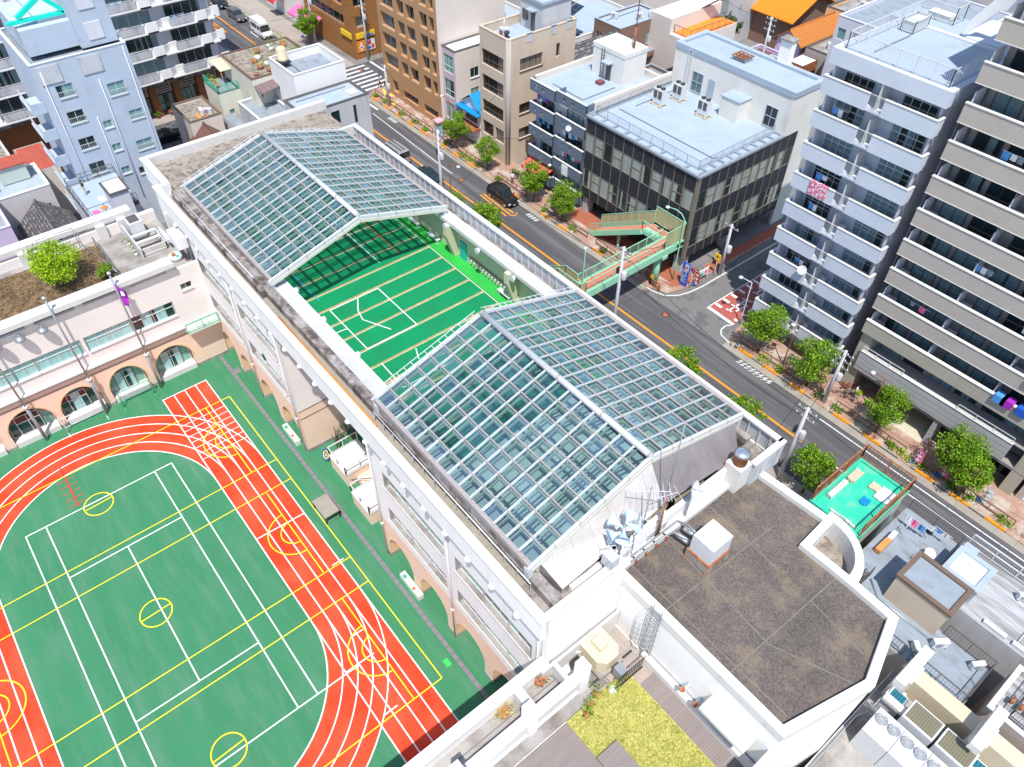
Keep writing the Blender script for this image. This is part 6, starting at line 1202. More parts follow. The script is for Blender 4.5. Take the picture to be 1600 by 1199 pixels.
m = MB(); m.tube([(-11.1,22.3,15.9),(-12.3,21.9,15.9),(-12.6,21.5,15.4),(-12.6,19.0,15.4)],.07,8).tube([(-11.1,22.8,15.9),(-12.1,22.9,15.9),(-12.8,22.9,15.5),(-12.8,19.2,15.5)],.07,8); m.build('pipe','grey_metal',tk)
for y in (22.25,22.85): MB().tube([(-11.3,y,15.6),(-12.2,y-.1,15.6)],.16,10).build('pipe_insulation','steel_bright',tk)
for i in range(4): MB().box(-12.95,-12.45,19.3+i*.8,19.42+i*.8,14.97,15.3).build('pipe_support','rust',tk)
sp = thing('horn_speaker_mast', 'mast with a ring of pale blue horn loudspeakers beside the glass roof gable', 'loudspeaker', (-13.0,18.3,15)) ; mat('pale_blue', (.5,.62,.75), .45, .05, 2)
MB().tube([(-13.0,18.3,15),(-13.0,18.3,19.3)],.07,8).build('mast','grey_metal',sp)
for i, (a_, z) in enumerate(((0,19.0),(75,19.4),(160,19.1),(235,18.9),(300,18.6))):
    d_ = Vector((math.cos(R(a_-50)),math.sin(R(a_-50)),-.12)); c_ = Vector((-13.0,18.3,z)); m = MB(); u_ = d_.orthogonal().normalized(); v_ = d_.normalized().cross(u_); pr = [(.06,.1),(.09,.3),(.16,.5),(.3,.72),(.4,.8)]
    for k in range(4):
        for j in range(16):
            P_ = [c_+d_*pr[kk][1]+(u_*math.cos(2*math.pi*jj/16)+v_*math.sin(2*math.pi*jj/16))*pr[kk][0] for kk, jj in ((k,j),(k,j+1),(k+1,j+1),(k+1,j))]; m.face(P_,0,True)
    m.tube([c_,c_+d_*.5],.06,6); m.build('horn','pale_blue',sp)
def antenna(x, y, z, h, label, el=6, dx=.9, d=0):
    t = thing('antenna', label, 'antenna', (x,y,z), 'antennas by the glass roof'); MB().tube([(x,y,z),(x,y,z+h)],.035,6).build('mast','grey_metal',t)
    m = MB(); c, s_ = math.cos(R(d)), math.sin(R(d)); m.bar((x-dx*c,y-dx*s_,z+h*.93),(x+dx*c,y+dx*s_,z+h*.93),.03)
    for i in range(el): q = -dx+2*dx*i/(el-1); L_ = .3+.05*i; m.bar((x+q*c-L_*s_,y+q*s_+L_*c,z+h*.93),(x+q*c+L_*s_,y+q*s_-L_*c,z+h*.93),.018)
    m.build('elements','white_metal',t)
antenna(-13.2,20.2,15,5.6,'tallest comb antenna in front of the gable end',7,1.0,50); antenna(-13.0,19.4,15,4.2,'comb antenna just right of the horn speakers',6,.8,20); antenna(-12.9,21.2,15,4.6,'comb antenna on the white end wall left of the dish',5,.7,70); antenna(-12.8,17.9,15,3.2,'low comb antenna left of the horn speakers above the fan courtyard',6,.9,60)
m = MB(); m.tube([(-12.9,21.4,15),(-13.0,21.4,19.0)],.09,8,0).tube([(-13.0,21.4,19.0),(-13.0,21.4,25)],.035,6,1); single(m,'lightning_rod',['rust','grey_metal'],'very tall thin rod on a rusty foot at the end of the glass ridge','rod',(-12.9,21.4,15))
dish(-12.85,23.6,17.4,'larger satellite dish on a grey post before the dark metal sheet',.5,(.8,.25,.3)); m = MB(); m.tube([(-12.85,23.6,15),(-12.85,23.6,17.5)],.08,8); single(m,'dish_post',['grey_metal'],'grey post carrying the satellite dish on the dark flat roof','post',(-12.85,23.6,15))
m = MB(); m.box(-13.0,-12.3,16.9,17.5,17.1,17.9,0); single(m,'junction_box',['panel_grey'],'grey electrical box standing on the white parapet corner','box',(-12.7,17.2,17.1))
# terrace plants
random.seed(21)
planter(-9.3,15.1,10.46,'white round pot with an orange and green plant near the gate',.28,'white_metal','leaf_bright',None,.3,50)
for i,(x,y) in enumerate(((-9.7,14.2),(-9.5,13.6),(-9.2,13.1))): planter(x,y,10.5,['tall leafy climbing plant nearest the white pot','leafy plant in the middle of the trio by the lawn corner','leafy plant with bright leaves at the lawn corner'][i],.25,'pot','leaf',None,.9,70)
planter(-12.0,13.6-1.4,11.0,'reddish green shrub in the white walled planter corner',.42,'pot','leaf_dry',None,.4,120); planter(-11.9,9.6,11.0,'green and yellow bush in the long narrow planter beside the yard parapet',.42,'pot','leaf_lawn',None,.35,120)
# ------------------------------------------------------------------ roofs at the lower right
gr = thing('green_roof_building', 'small building with a bright green roof deck inside rusty mesh fencing', 'building', (-8.8,39,0)); MB().box(-10.7,-6.9,36.1,42.1,0,7.9).build('wall','w_tealgrey',gr); MB().box(-10.5,-7.1,36.3,41.9,7.9,7.95).build('roof','green_roof',gr)
m = MB(); m.ring([(-10.5,36.3),(-7.1,36.3),(-7.1,41.9),(-10.5,41.9)],[(-10.8,36.0),(-6.8,36.0),(-6.8,42.2),(-10.8,42.2)],7.8,8.15); m.build('parapet','green_roof',gr)
m = MB(); rail(m,[(-10.7,36.1,8.1),(-10.7,42.1,8.1),(-6.9,42.1,8.1),(-6.9,36.1,8.1)],1.5,.25,.06,posts=2.2); m.build('fence','rust',gr)
for lb, mt_, b_ in (('white plank lying on the green roof near its left corner','white_coping',(-10.3,-9.9,37.2,39.4,7.96,8.3)),('pile of weathered boards along the left side of the green roof','cream',(-10.3,-9.7,39.6,41.0,7.96,8.25)),('beige board on the pile at the far corner of the green roof','cream',(-8.9,-8.2,40.2,41.0,8.0,8.1)),('crumpled pale sheet on the right half of the green roof','cloth_white',(-8.2,-7.2,39.8,41.2,8.0,8.12)),('blue tarpaulin scrap in the middle of the green roof','blue_tarp',(-8.6,-8.0,38.6,39.4,8.0,8.06)),('white lintel board at the lower edge of the green roof','white_coping',(-9.4,-7.5,36.35,36.6,7.96,8.25))):
    m = MB(); n0 = 5
    for i in range(n0):
        x0_, x1_ = b_[0]+(b_[1]-b_[0])*i/n0, b_[0]+(b_[1]-b_[0])*(i+1)/n0; m.box(x0_+.01,x1_-.01,b_[2]+rnd(0,.15),b_[3]-rnd(0,.15),b_[4]+rnd(0,.01),b_[5]+rnd(-.02,.04))
    single(m,'roof_clutter',[mt_],lb,'board',((b_[0]+b_[1])/2,(b_[2]+b_[3])/2,b_[4]))
g1 = thing('grey_roof_building', 'building with a blue grey flat roof carrying a taupe panelled roof house and outdoor dryer', 'building', (-2,35,0))
m = MB(); m.box(-6.2,-2.3,34.3,41,0,7.9).box(-4.9,3.3,30.9,34.3,0,7.9).box(-2.3,-2.2,34.3,36.2,0,7.9); m.build('wall','w_taupe',g1); m = MB(); m.box(-6.15,-2.35,34.3,40.9,7.9,7.95).box(-4.85,3.25,30.95,34.3,7.9,7.95).box(-2.35,-.2,34.3,36.0,7.85,7.93); m.build('roof','roof_bluegrey',g1)
m = MB(); m.box(-3.45,-.05,33.6,36.1,7.95,10.45,0).box(-3.45+.0,-.05,33.58,33.6,7.95,10.4,0); m.build('roof_house','w_taupe' if False else 'tile_beige' and 'w_beige',g1)
m = MB(); m.ring([(-3.25,33.8),(-.25,33.8),(-.25,35.9),(-3.25,35.9)],[(-3.55,33.5),(.05,33.5),(.05,36.2),(-3.55,36.2)],10.4,10.62,0).box(-3.25,-.25,33.8,35.9,10.4,10.47,1); m.build('roof_house_top',['frame_brown','roof_bluegrey'],g1)
for pts in ([(-4.8,34.2,7.95),(-4.8,31.0,7.95),(-.6,31.0,7.95)],[(-.2,31.0,7.95),(3.2,31.0,7.95),(3.2,34.2,7.95),(.3,34.2,7.95)],[(-6.1,40.9,7.95),(-2.4,40.9,7.95)]):
    m = MB(); rail(m,pts,1.1,.18,.035); m.build('railing','frame_dark',g1)
ac_unit(.5,33.2,7.95,'white outdoor unit beside the taupe roof house',None,.9,1.15)
dish(-3.2,38.3,7.95,'white satellite dish on the blue grey roof with washing poles',.38,(.3,-.2,.9))
laundry(-5.6,-4.0,39.2,9.3,['cloth_white','pink','skyblue','cloth_dark'],'pink, white and blue washing on poles on the blue grey roof'); laundry(-3.9,-2.9,39.9,9.2,['skyblue','cloth_white'],'pale blue washing hung near the satellite dish')
m = MB(); m.box(-5.7,-5.3,36.0,37.6,8.0,8.35,0).box(-5.65,-5.35,37.3,38.1,8.0,8.5,1); single(m,'roof_bench',['wood_orange','cloth_white'],'brown wooden bench with white cloths on the blue grey roof','bench',(-5.5,37,8))
g2 = thing('corrugated_roof_building', 'building with a streaky grey roof and a white framed rooftop box beside the road', 'building', (2,38,0)); MB().box(-2.2,6,36.3,41.2,0,8.3).build('wall','w_concrete',g2)
mat('streaky_roof',(.4,.41,.42),.7,.1,.6,dirt=(.2,.19,.18),dsc=.9,dlo=.42,dhi=.62,stretch=(.3,3,1)); MB().box(-2.15,5.95,36.35,41.15,8.3,8.35).build('roof','streaky_roof',g2)
m = MB(); m.box(-2.1,.2,37.0,39.4,8.35,9.5,0).ring([(-1.8,37.3),(-.1,37.3),(-.1,39.1),(-1.8,39.1)],[(-2.15,36.95),(.25,36.95),(.25,39.45),(-2.15,39.45)],9.5,9.7,0).box(-1.8,-.1,37.3,39.1,9.5,9.56,1); m.build('roof_box',['roof_blue','roof_white'],g2)
m = MB(); rail(m,[(-2.0,41.0,8.35),(5.9,41.0,8.35)],1.2,.12,.05); m.build('road_railing','white_metal',g2); m = MB(); m.box(-2.1,-1.2,39.6,40.7,8.35,8.9); m.build('parapet_box','roof_blue',g2)
for x in (1.4,3.2): MB().box(x,x+1.4,36.4,36.7,8.36,8.6).build('ridge_vent','white_metal',g2)
# lower service yard with cooling machines
sy = thing('service_wing', 'low white service wing with heavy beams and pillars behind the dark roof', 'building', (3,27,0)); m = MB(); m.box(-.4,9,17,30.9,0,6.5); m.build('wall','white_wall',sy); m = MB(); m.box(-.35,9,17.1,30.85,6.5,6.55); m.build('floor','concrete',sy)
for x in (.0,4.4):
    m = MB(); m.box(x,x+.6,28.1,31.2,9.4,10.0,0).box(x-.05,x+.75,28.9,30.3,6.55,9.4,0); m.build('pillar','white_coping',sy)
    m = MB(); m.box(x+.3,x+1.3,27.2,28.1,9.2,9.6) if False else m.box(x+.15,x+1.6,27.7,28.15,8.0,8.3); m.build('beam','white_coping',sy)
m = MB(); m.box(.75,4.35,29.9,30.9,6.55,8.3).box(5.2,9,29.9,30.9,6.55,8.3); m.build('beam_wall','cream',sy)
def grid_unit(x0, x1, y0, y1, z, label, mt='teal', grp='coil units'):
    u = thing('coil_unit', label, 'cooling unit', ((x0+x1)/2,(y0+y1)/2,6.55), grp); MB().box(x0,x1,y0,y1,6.56,z).build('casing','white_metal',u)
    m = MB(); m.box(x0+.1,x1-.1,y0+.15 if mt!='teal' else y0+.05,y1-.08,z,z+.03); m.build('top_grille',mt,u); return u
mat('grille_teal',(.01,.09,.12),.5,.1,2,lines=(6,6,0,3,.02)); mat('grille_brown',(.13,.12,.08),.6,.1,2,lines=(7,7,0,2,.02))
grid_unit(.2,1.2,28.0-.1,28.95,8.0,'teal gridded cooling unit under the first white beam','grille_teal'); grid_unit(4.9,6.0,27.9,28.95,8.0,'teal gridded cooling unit under the second white beam at the lower right edge','grille_teal')
grid_unit(1.4,3.2,27.35,28.75,8.7,'long white unit with a brown coil grid, nearer the dark roof','grille_brown'); grid_unit(3.35,5.2,27.35,28.75,8.7,'long white unit with a brown coil grid, further right','grille_brown')
for i in range(3):
    x0 = .4+i*1.58; u = thing('fan_unit', ['white twin fan cooling machine nearest the dark roof','middle white twin fan cooling machine in the row','rust stained white fan machine at the bottom edge'][i], 'cooling unit', (x0+.75,25.9,6.55), 'fan machines in a row'); MB().box(x0,x0+1.55,25.0,26.85,6.56,8.7).build('casing','white_metal',u)
    for k in range(2):
        cx = x0+.4+k*.76; q = MB().lathe((cx,26.25,8.7),[(.36,0),(.36,.06),(.31,.06),(.31,.02)],20,1).build('fan','grey_metal' and ['white_metal','grey_metal'],u); m = MB()
        for r in (.1,.2,.28): m.tube([(cx+r*math.cos(t*.4488),26.25+r*math.sin(t*.4488),8.77) for t in range(15)],.012,4,cap=False)
        for t in range(8): m.bar((cx,26.25,8.77),(cx+.3*math.cos(t*.785),26.25+.3*math.sin(t*.785),8.77),.015)
        m.build('fan_guard','white_metal',q)
m = MB()
for i in range(5): m.tube([(-.1+i*.0,27.0+i*.12,7.2+.1*i),(5.5,27.0+i*.08,7.2+.1*i)],.05,6); m.tube([(.1,26.9+i*.25,7.9),(-.1+.3,29.8,7.6+i*.1)],.04,6)
single(m,'pipe_bundle',['grey_metal'],'bundle of steel pipes between the fan machines and coil units','pipes',(2,27.2,7))
m = MB(); m.box(.6,3.8,31.1,33.2,0,6.6,0).box(1.4,2.4,31.3,32.2,6.6,7.3,1); single(m,'taupe_annex',['w_taupe','dark_metal'],'low taupe annex with a dark skylight box below the railed terrace','annex',(2.2,32,0)) if False else None
g3 = bldg('rimmed_roof_building', 'small building with white rimmed dirty grey roof and three bent vents at the right edge', 4.15, 9.5, 31.6, 35.4, 8.6, 'w_taupe', 'streaky_roof', cop='white_coping')
for i in range(3): MB().tube([(4.9+i*.5,33.2,8.15),(4.9+i*.5,33.2,8.7),(4.9+i*.5,32.8,8.75)],.1,8).build('vent_pipe','rust',g3)
m = MB(); rail(m,[(5.2,34.9,8.2),(5.2,32.2,8.2),(9,32.2,8.2)],1.0,.16,.035); m.build('railing','frame_dark',g3)
m = MB(); m.box(.7,2.4,30.86,30.895,6.6,7.7); m.build('wall_window','pane_dark',g1); m = MB(); [m.box(.75+i*.28,.8+i*.28,30.84,30.86,6.6,7.7) for i in range(6)]; m.build('window_bars','frame_dark',g1)
random.seed(77)
for i, (x, y, z, lb) in enumerate(((-.2,31.8,7.95,'small outdoor unit in the corner of the blue grey terrace'),(2.6,33.7,7.95,'outdoor unit at the far end of the blue grey terrace'),(2.2,39.9,8.35,'outdoor unit on the streaky grey roof by the road railing'),(4.4,37.6,8.35,'outdoor unit standing alone on the streaky grey roof'),(.6,29.4,6.55,'outdoor unit beside the first heavy white pillar'))): ac_unit(x,y,z,lb,'outdoor units on the lower right roofs',rnd(0,3))
for i, (pts, lb) in enumerate((([(3.4,36.5,8.4),(3.4,40.8,8.4),(5.8,40.8,8.4)],'thin pipe running over the streaky grey roof'),([(-4.6,34.0,8.0),(-3.6,33.2,8.0),(-.2,33.2,8.0)],'pipe around the foot of the taupe roof house'),([(-.2,20,6.6),(-.2,26.5,6.6),(.1,27.0,7.2)],'grey pipe along the edge of the service yard'),([(5.6,25.0,6.7),(5.6,28.8,6.7),(4.0,29.5,6.7)],'pipe at the end of the fan machines'))): single(MB().tube(pts,.06,6),'roof_pipe',['grey_metal'],lb,'pipe',pts[0])
for x,y in ((-4.0,39.6),(-5.2,38.6),(-3.4,37.2)): 
    m = MB(); m.bar((x,y,7.95),(x,y,9.3),.04).bar((x-.3,y,9.3),(x+.3,y,9.3),.03).bar((x,y-.3,9.2),(x,y+.3,9.2),.03); single(m,'drying_pole',['white_metal'],{-4.0:'drying pole nearest the road on the blue grey roof',-5.2:'drying pole beside the brown bench',-3.4:'drying pole next to the satellite dish'}[x],'pole',(x,y,7.95),'drying poles')
# ------------------------------------------------------------------ pedestrian bridge
br = thing('footbridge', 'pale green pedestrian bridge with red deck and side stairs crossing the road', 'footbridge', (-41,48,0)); mat('mint',(.3,.62,.42),.55,.06,1,dirt=(.3,.35,.2),dsc=1.5,dlo=.62,dhi=.8); mat('bridge_red',(.6,.14,.1),.8,.06,1); mat('screen',(.42,.4,.22),.6,.1,1)
MB().box(-41.2,-39.95,42.2,54.9,4.72,4.8).build('deck','bridge_red',br)
m = MB(); m.box(-41.45,-41.2,42.0,54.9,4.1,4.95).box(-39.95,-39.7,42.0,55.9,4.1,4.95).box(-43.9,-39.7,54.9,55.9,4.35,4.7).box(-43.2,-39.9,41.2,42.2,4.35,4.7); m.build('girder','mint',br)
MB().box(-43.9,-39.95,54.9,55.75,4.7,4.76).build('landing','bridge_red',br); MB().box(-43.0,-39.95,41.3,42.2,4.7,4.76).build('landing','bridge_red',br)
def brail(pts, h=1.15, scr=None, step=.18):
    m = MB(); rail(m,pts,h,step,.045,posts=1.2,bars=scr is None); q = m.build('railing','mint',br)
    if scr:
        s_ = MB()
        for a_, b_ in zip(pts,pts[1:]):
            a_, b_ = Vector(a_), Vector(b_); Z = Vector((0,0,1)); s_.face([a_+Z*.15,b_+Z*.15,b_+Z*(h-.05),a_+Z*(h-.05)])
        s_.build('screen_panel','screen',q)
brail([(-41.3,42.2,4.9),(-41.3,54.3,4.9)]); brail([(-39.82,42.0,4.9),(-39.82,53.0,4.9)]); brail([(-39.82,53.0,4.9),(-39.82,55.9,4.9),(-41.5,57.0,4.9)],2.0,1); brail([(-41.5,57.0,4.9),(-43.9,57.0,4.9),(-46.9,57.0,3.6),(-51,57.0,1.2)],1.9,1) if False else brail([(-39.82,55.9,4.9),(-43.9,55.9,4.9)],2.0,1)
m = MB(); n = 22
for i in range(n):
    x1_ = -43.9-i*7.6/n; z1_ = 4.7-(i+1)*4.55/n; m.box(x1_-7.6/n,x1_,54.0,55.8,z1_-.12,z1_)
m.build('stairs','bridge_red',br); m = MB(); m.box(-43.9,-41.3,54.0,54.92,4.35,4.74)
for y in (53.95,55.85): m.bar((-43.9,y,4.5),(-51.5,y,.1),.1,.55)
m.build('stringer','mint',br)
brail([(-41.4,54.0,4.8),(-43.9,54.0,4.8),(-51.5,54.0,.3)],1.1,None,.25); brail([(-43.9,55.8,4.8),(-51.5,55.8,.3)],1.6,1)
m = MB(); n = 22
for i in range(n):
    x1_ = -43.0-i*7.6/n; z1_ = 4.7-(i+1)*4.55/n; m.box(x1_-7.6/n,x1_,41.2,42.2,z1_-.12,z1_)
m.build('stairs','bridge_red',br); brail([(-41.3,42.25,4.8),(-43.0,42.25,4.8),(-50.6,42.25,.3)],1.3,1); brail([(-39.82,42.0,4.8),(-39.82,41.2,4.8),(-43.0,41.2,4.8),(-50.6,41.2,.3)],1.5,1)
for y in (53.2,42.0): MB().tube([(-40.5,y,0),(-40.5,y,4.2)],.38,14).build('pier','mint',br); MB().box(-41.6,-39.6,y-.35,y+.35,3.75,4.15).build('pier_head','mint',br)
MB().tube([(-47.8,55.0,0),(-47.8,55.0,2.1)],.2,10).build('pier','mint',br)
MB().box(-40.7,-40.3,52.78,52.81,.8,1.4).build('notice','yellow',br)
def lamp_post(name, label, x, y, h, dx, dy, mt='mint', arm=1.6, base=0, curve=True):
    t = thing('street_lamp', label, 'street lamp', (x,y,base), 'street lamps'); d_ = Vector((dx,dy,0)).normalized()
    pts = [Vector((x,y,base+h*k/4)) for k in range(4)] + ([Vector((x,y,base+h*.9))+d_*0, Vector((x,y,base+h*.97))+d_*arm*.25, Vector((x,y,base+h))+d_*arm*.6, Vector((x,y,base+h))+d_*arm] if curve else [Vector((x,y,base+h)), Vector((x,y,base+h+.1))+d_*arm])
    MB().tube(pts,.07,8,r2=.045).build('pole',mt,t); e_ = pts[-1]; m = MB(); m.lathe(tuple(e_+d_*.2+Vector((0,0,-.1))),[(.1,0),(.24,.02),(.22,.12),(.06,.18)],12); m.build('lamp_head','white_metal',t); return t
lamp_post('l','pale green curved lamp at the bridge landing',-39.6,55.2,8.6,-.9,-.3,'mint',1.8); lamp_post('l','pale green lamp with round head at the near end of the bridge',-40.9,42.6,9.0,-.1,.1,'mint',.2)
lamp_post('l','slim grey street lamp casting a shadow on the red lane',-30.5,55.4,5.3,-1,-.2,'white_metal',1.0,curve=False); lamp_post('l','brown lamp post with a grey lantern among the trees near the middle crossing',-62.7,47.0-4.4,8.0,.9,.3,'rust',1.0,curve=False)
lamp_post('l','brown lamp post in front of the tiny blue tarp house',-78.2,53.6,6.2,-1,-.2,'rust',1.1,curve=False); lamp_post('l','brown angled lamp post beside the taupe tower entrance',-15.4,55.3,4.2,-1,-.3,'rust',.9,curve=False); lamp_post('l','short dark lamp on a thin pole behind the school roof',-79.4,31.2,9.6,-.5,.1,'dark_metal',.3,curve=False)
lamp_post('l','white lamp on a pole beside the slate balcony block',-58.3,54.3,5.4,-.6,-.2,'dark_metal',.5,curve=False); lamp_post('l','twin headed lamp pole below the pale blue tower',-24.0,53.8,4.6,-.5,.4,'rust',.5,curve=False)
# utility poles and wires
def upole(x, y, h, label, mt='concrete', n=3):
    t = thing('utility_pole', label, 'utility pole', (x,y,0), 'utility poles'); MB().tube([(x,y,0),(x,y,h)],.2,10,r2=.13).build('pole','w_concrete' if mt=='concrete' else mt,t)
    for k in range(n):
        z = h-.4-k*.75; m = MB(); m.box(x-.9+.5*(k==1),x+.9,y-.05,y+.05,z,z+.09); q = m.build('cross_arm','grey_metal',t)
        for j in range(4): MB().lathe((x-.75+j*.5,y,z+.09),[(.05,0),(.07,.08),(.03,.18)],7).build('insulator','white_metal',q)
    m = MB(); m.lathe((x+.32,y+.1,h-3.4),[(.24,0),(.26,.1),(.26,.75),(.2,.85)],12); m.build('transformer','panel_grey',t)
    m = MB(); m.box(x-.45,x-.2,y-.15,y+.2,h-3.0,h-2.4); m.build('switch_box','dark_metal',t); return t
upole(-64.3,42.4,11.4,'crowded utility pole with transformers rising beyond the school parapet by the silver van'); upole(-36.1,42.4,12.2,'slim grey utility pole standing in front of the footbridge',n=2); upole(-15.8,42.5,8.8,'tilted looking concrete pole with cross arms beside the green roof',n=2)
upole(-18.6,52.8,6.6,'crowded pole with white insulators beside the pink flowers'); upole(-107.6,58.8,9.5,'concrete pole in front of the brown corner shop'); upole(-37.1,60.0,6.5,'plain concrete pole at the office corner',n=1)
upole(-92.3,52.8,6.0,'thin pole at the crossing corner beside the yellow paving',n=1); upole(-110.0,31.5,11.5,'pole with cables rising before the white slab',n=3); upole(-118,55.2,9.5,'pole among the pink awnings',n=2); upole(-131,43.6,6.5,'dark pole at the far road junction',n=1); upole(-64.0,100.0,10.0,'tangled pole in front of the orange roofed houses'); upole(-77.6,104.6,8.5,'pole beside the garden trees at the top',n=2)
def wire(a, b, sag, label, r=.022, n=12, mt='black'):
    a, b = Vector(a), Vector(b); pts = [a.lerp(b,i/n)-Vector((0,0,sag*4*(i/n)*(1-i/n))) for i in range(n+1)]
    return single(MB().tube(pts,r,5), 'overhead_wire', [mt], label, 'wire', tuple(a), 'overhead wires')
W_ = [((-64.3,42.4,10.9),(-36.1,42.4,11.7),.8,'upper wire from the crowded pole to the bridge pole'),((-64.3,42.7,9.4),(-36.1,42.7,10.2),1.0,'lower wire from the crowded pole to the bridge pole'),((-36.1,42.4,11.5),(-15.8,42.5,8.3),.7,'upper wire from the bridge pole to the pole by the green roof'),((-36.1,42.8,9.5),(-15.8,42.8,7.4),1.0,'thick lower cable from the bridge pole down the road'),
 ((-15.8,42.5,8.3),(8,42.5,8.3),.8,'wire running right from the pole by the green roof'),((-18.6,52.8,6.2),(-15.8,42.5,8.0),.3,'wire crossing the road between the two crowded poles'),((-18.6,52.8,6.0),(14,53.2,5.6),.6,'low wire along the far pavement to the right'),((-64.3,42.4,10.9),(-92.3,52.8,5.8),.6,'wire from the crowded pole across the road to the crossing corner'),
 ((-64.3,42.4,11.1),(-57,56.2,9.0),.4,'pale wire from the crowded pole to the slate block'),((-64.3,42.6,10.2),(-70.5,55.9,9.5),.4,'wire from the crowded pole to the beige block'),((-92.3,52.8,5.9),(-107.6,58.8,9.0),.4,'wire over the side street to the corner shop pole'),((-107.6,58.8,9.2),(-118,55.2,9.2),.3,'wire from the corner shop pole along the road'),((-107.6,58.8,8.7),(-110,31.5,10.6),.9,'long wire over the crossing to the white slab pole'),((-118,55.2,9.0),(-131,43.6,6.3),.4,'wire across the far road'),
 ((-110,31.5,11.0),(-93.5,31,9.5),.3,'wire from the slab pole to the ivory house'),((-64,100,9.5),(-77.6,104.6,8.2),.4,'wire between the poles by the old houses'),((-64,100,9.7),(-45,76,17),1.5,'wire climbing from the old quarter to the office roof'),((-36.1,42.4,11.7),(-37.1,60,6.2),.5,'wire from the bridge pole to the office corner pole')]
for q in W_: wire(*q)
# ------------------------------------------------------------------ signs, furniture, banners, small street things
sg = thing('advertising_pillar', 'blue and white advertising pillar with lettering on the office corner', 'sign', (-38.3,55.4,.13)); MB().box(-38.7,-37.9,55.25,55.5,.13,3.0).build('panel','blue',sg); m = MB(); m.box(-38.35,-37.88,55.22,55.25,2.2,2.95); m.build('logo_field','white_metal',sg); m = MB(); m.lathe((-38.12,55.2,2.6),[(.14,0),(.14,.02)],14,0,'y'); m.build('logo','red',sg)
for i, s_ in enumerate(('みんなの','やさしい')): text('\n'.join(s_), .42, (-38.5+i*.36,55.23,1.35), (R(90),0,0), 'white_metal', sg, 'lettering')
def sign_round(x, y, h, label, c1, c2):
    t = thing('road_sign', label, 'road sign', (x,y,0)); MB().tube([(x,y,0),(x,y,h)],.035,7).build('post','white_metal',t); MB().lathe((x,y-.05,h),[(.3,-.02),(.3,0)],18,0,'y').build('disc',c1,t); m = MB().lathe((x,y-.075,h),[(.22,-.01),(.22,0)],18,0,'y'); m.build('disc_face',c2,t); m = MB().bar((x-.15,y-.09,h+.15),(x+.15,y-.09,h-.15),.06); m.build('slash','red',t)
sign_round(-37.6,55.7,2.4,'round blue and red road sign on a white post at the office corner','red','blue')
yb = thing('corner_sign', 'yellow square sign near the concrete pole at the office corner', 'sign', (-37.4,59.4,0)); MB().tube([(-37.4,59.4,0),(-37.4,59.4,2.2)],.04,7).build('post','white_metal',yb); MB().box(-37.75,-37.05,59.3,59.38,2.1,2.9).build('board','yellow',yb); text('P', .5, (-37.4,59.29,2.5), (R(90),0,0), 'black', yb)
bd = thing('notice_board', 'framed notice board with green and pink posters beside the side street', 'notice board', (-37.5,57.6,0)); m = MB(); 
for y in (56.9,58.4): m.bar((-37.6,y,.1),(-37.6,y,1.7),.08)
m.build('post','white_metal',bd); MB().box(-37.65,-37.57,56.9,58.4,.7,1.6).build('board','cloth_white',bd); MB().box(-37.57,-37.55,57.0,57.6,.8,1.2).build('poster','green_paint',bd); MB().box(-37.57,-37.55,57.8,58.2,.9,1.3).build('poster','pink',bd)
def banner(x, y, label, c, h=1.9, s=None):
    t = thing('banner_flag', label, 'banner', (x,y,.1), 'advertising banners'); MB().tube([(x,y,.1),(x+.1,y,h+.3)],.025,6).build('pole','white_metal',t); m = MB(); m.face([(x+.05,y-.02,h+.2),(x+.65,y-.1,h+.2),(x+.75,y-.14,.5),(x+.1,y-.02,.5)]); q = m.build('cloth',c,t)
    MB().lathe((x,y,.1),[(.25,0),(.22,.15)],10).build('base','blue',t)
    m = MB()
    for k in range(3): m.box(x+.2,x+.5,y-.13,y-.1,h-.2-k*.5,h-.05-k*.5); m.box(x+.3,x+.38,y-.14,y-.12,h-.4-k*.5,h-.0-k*.5)
    m.build('banner_lettering','cloth_white',q)
banner(-9.7,52.8,'narrow pink banner on a pole in the shade of the pavement tree','pink'); banner(-7.5,53.2,'purple pink banner beside the bushes','pink'); banner(-4.0,53.4,'pale pink banner with large lettering further right on the pavement','cloth_white'); banner(-37.7,56.4,'red and yellow banner by the notice board','red',1.7); banner(-70.6,54.0,'blue and purple banner below the beige block','purple'); banner(-121.5,54.6,'white and orange banner far up the road','cloth_white')
pb = thing('phone_booth', 'glass phone booth with a pink roof on the pavement', 'phone booth', (-80.6,53.4,.12))
m = MB(); 
for x in (-81.0,-80.2):
    for y in (53.0,53.8): m.bar((x,y,.12),(x,y,2.3),.07)
m.box(-81.05,-80.15,52.95,53.85,.12,.3); m.build('frame','grey_metal',pb); MB().box(-80.95,-80.25,53.03,53.77,.3,2.25).build('glass','pane_teal',pb); MB().box(-81.15,-80.05,52.85,53.95,2.3,2.5).build('roof','pink' and 'paint_redroad' if False else 'w_pink2' if False else 'pink_roof' if 'pink_roof' in MATS else mat('pink_roof',(.85,.4,.42),.6,.05,2),pb)
bn = thing('barrier', 'rusty brown street barrier at the tip of the pavement under the bridge', 'barrier', (-40.6,52.6,0)); m = MB(); rail(m,[(-41.9,53.4,.1),(-40.6,52.7,.1),(-39.2,52.6,.1)],.85,1,.08,bars=False); m.bar((-41.9,53.4,.55),(-40.6,52.7,.55),.08).bar((-40.6,52.7,.55),(-39.2,52.6,.55),.08); m.build('rail','frame_brown' if False else 'rust',bn)
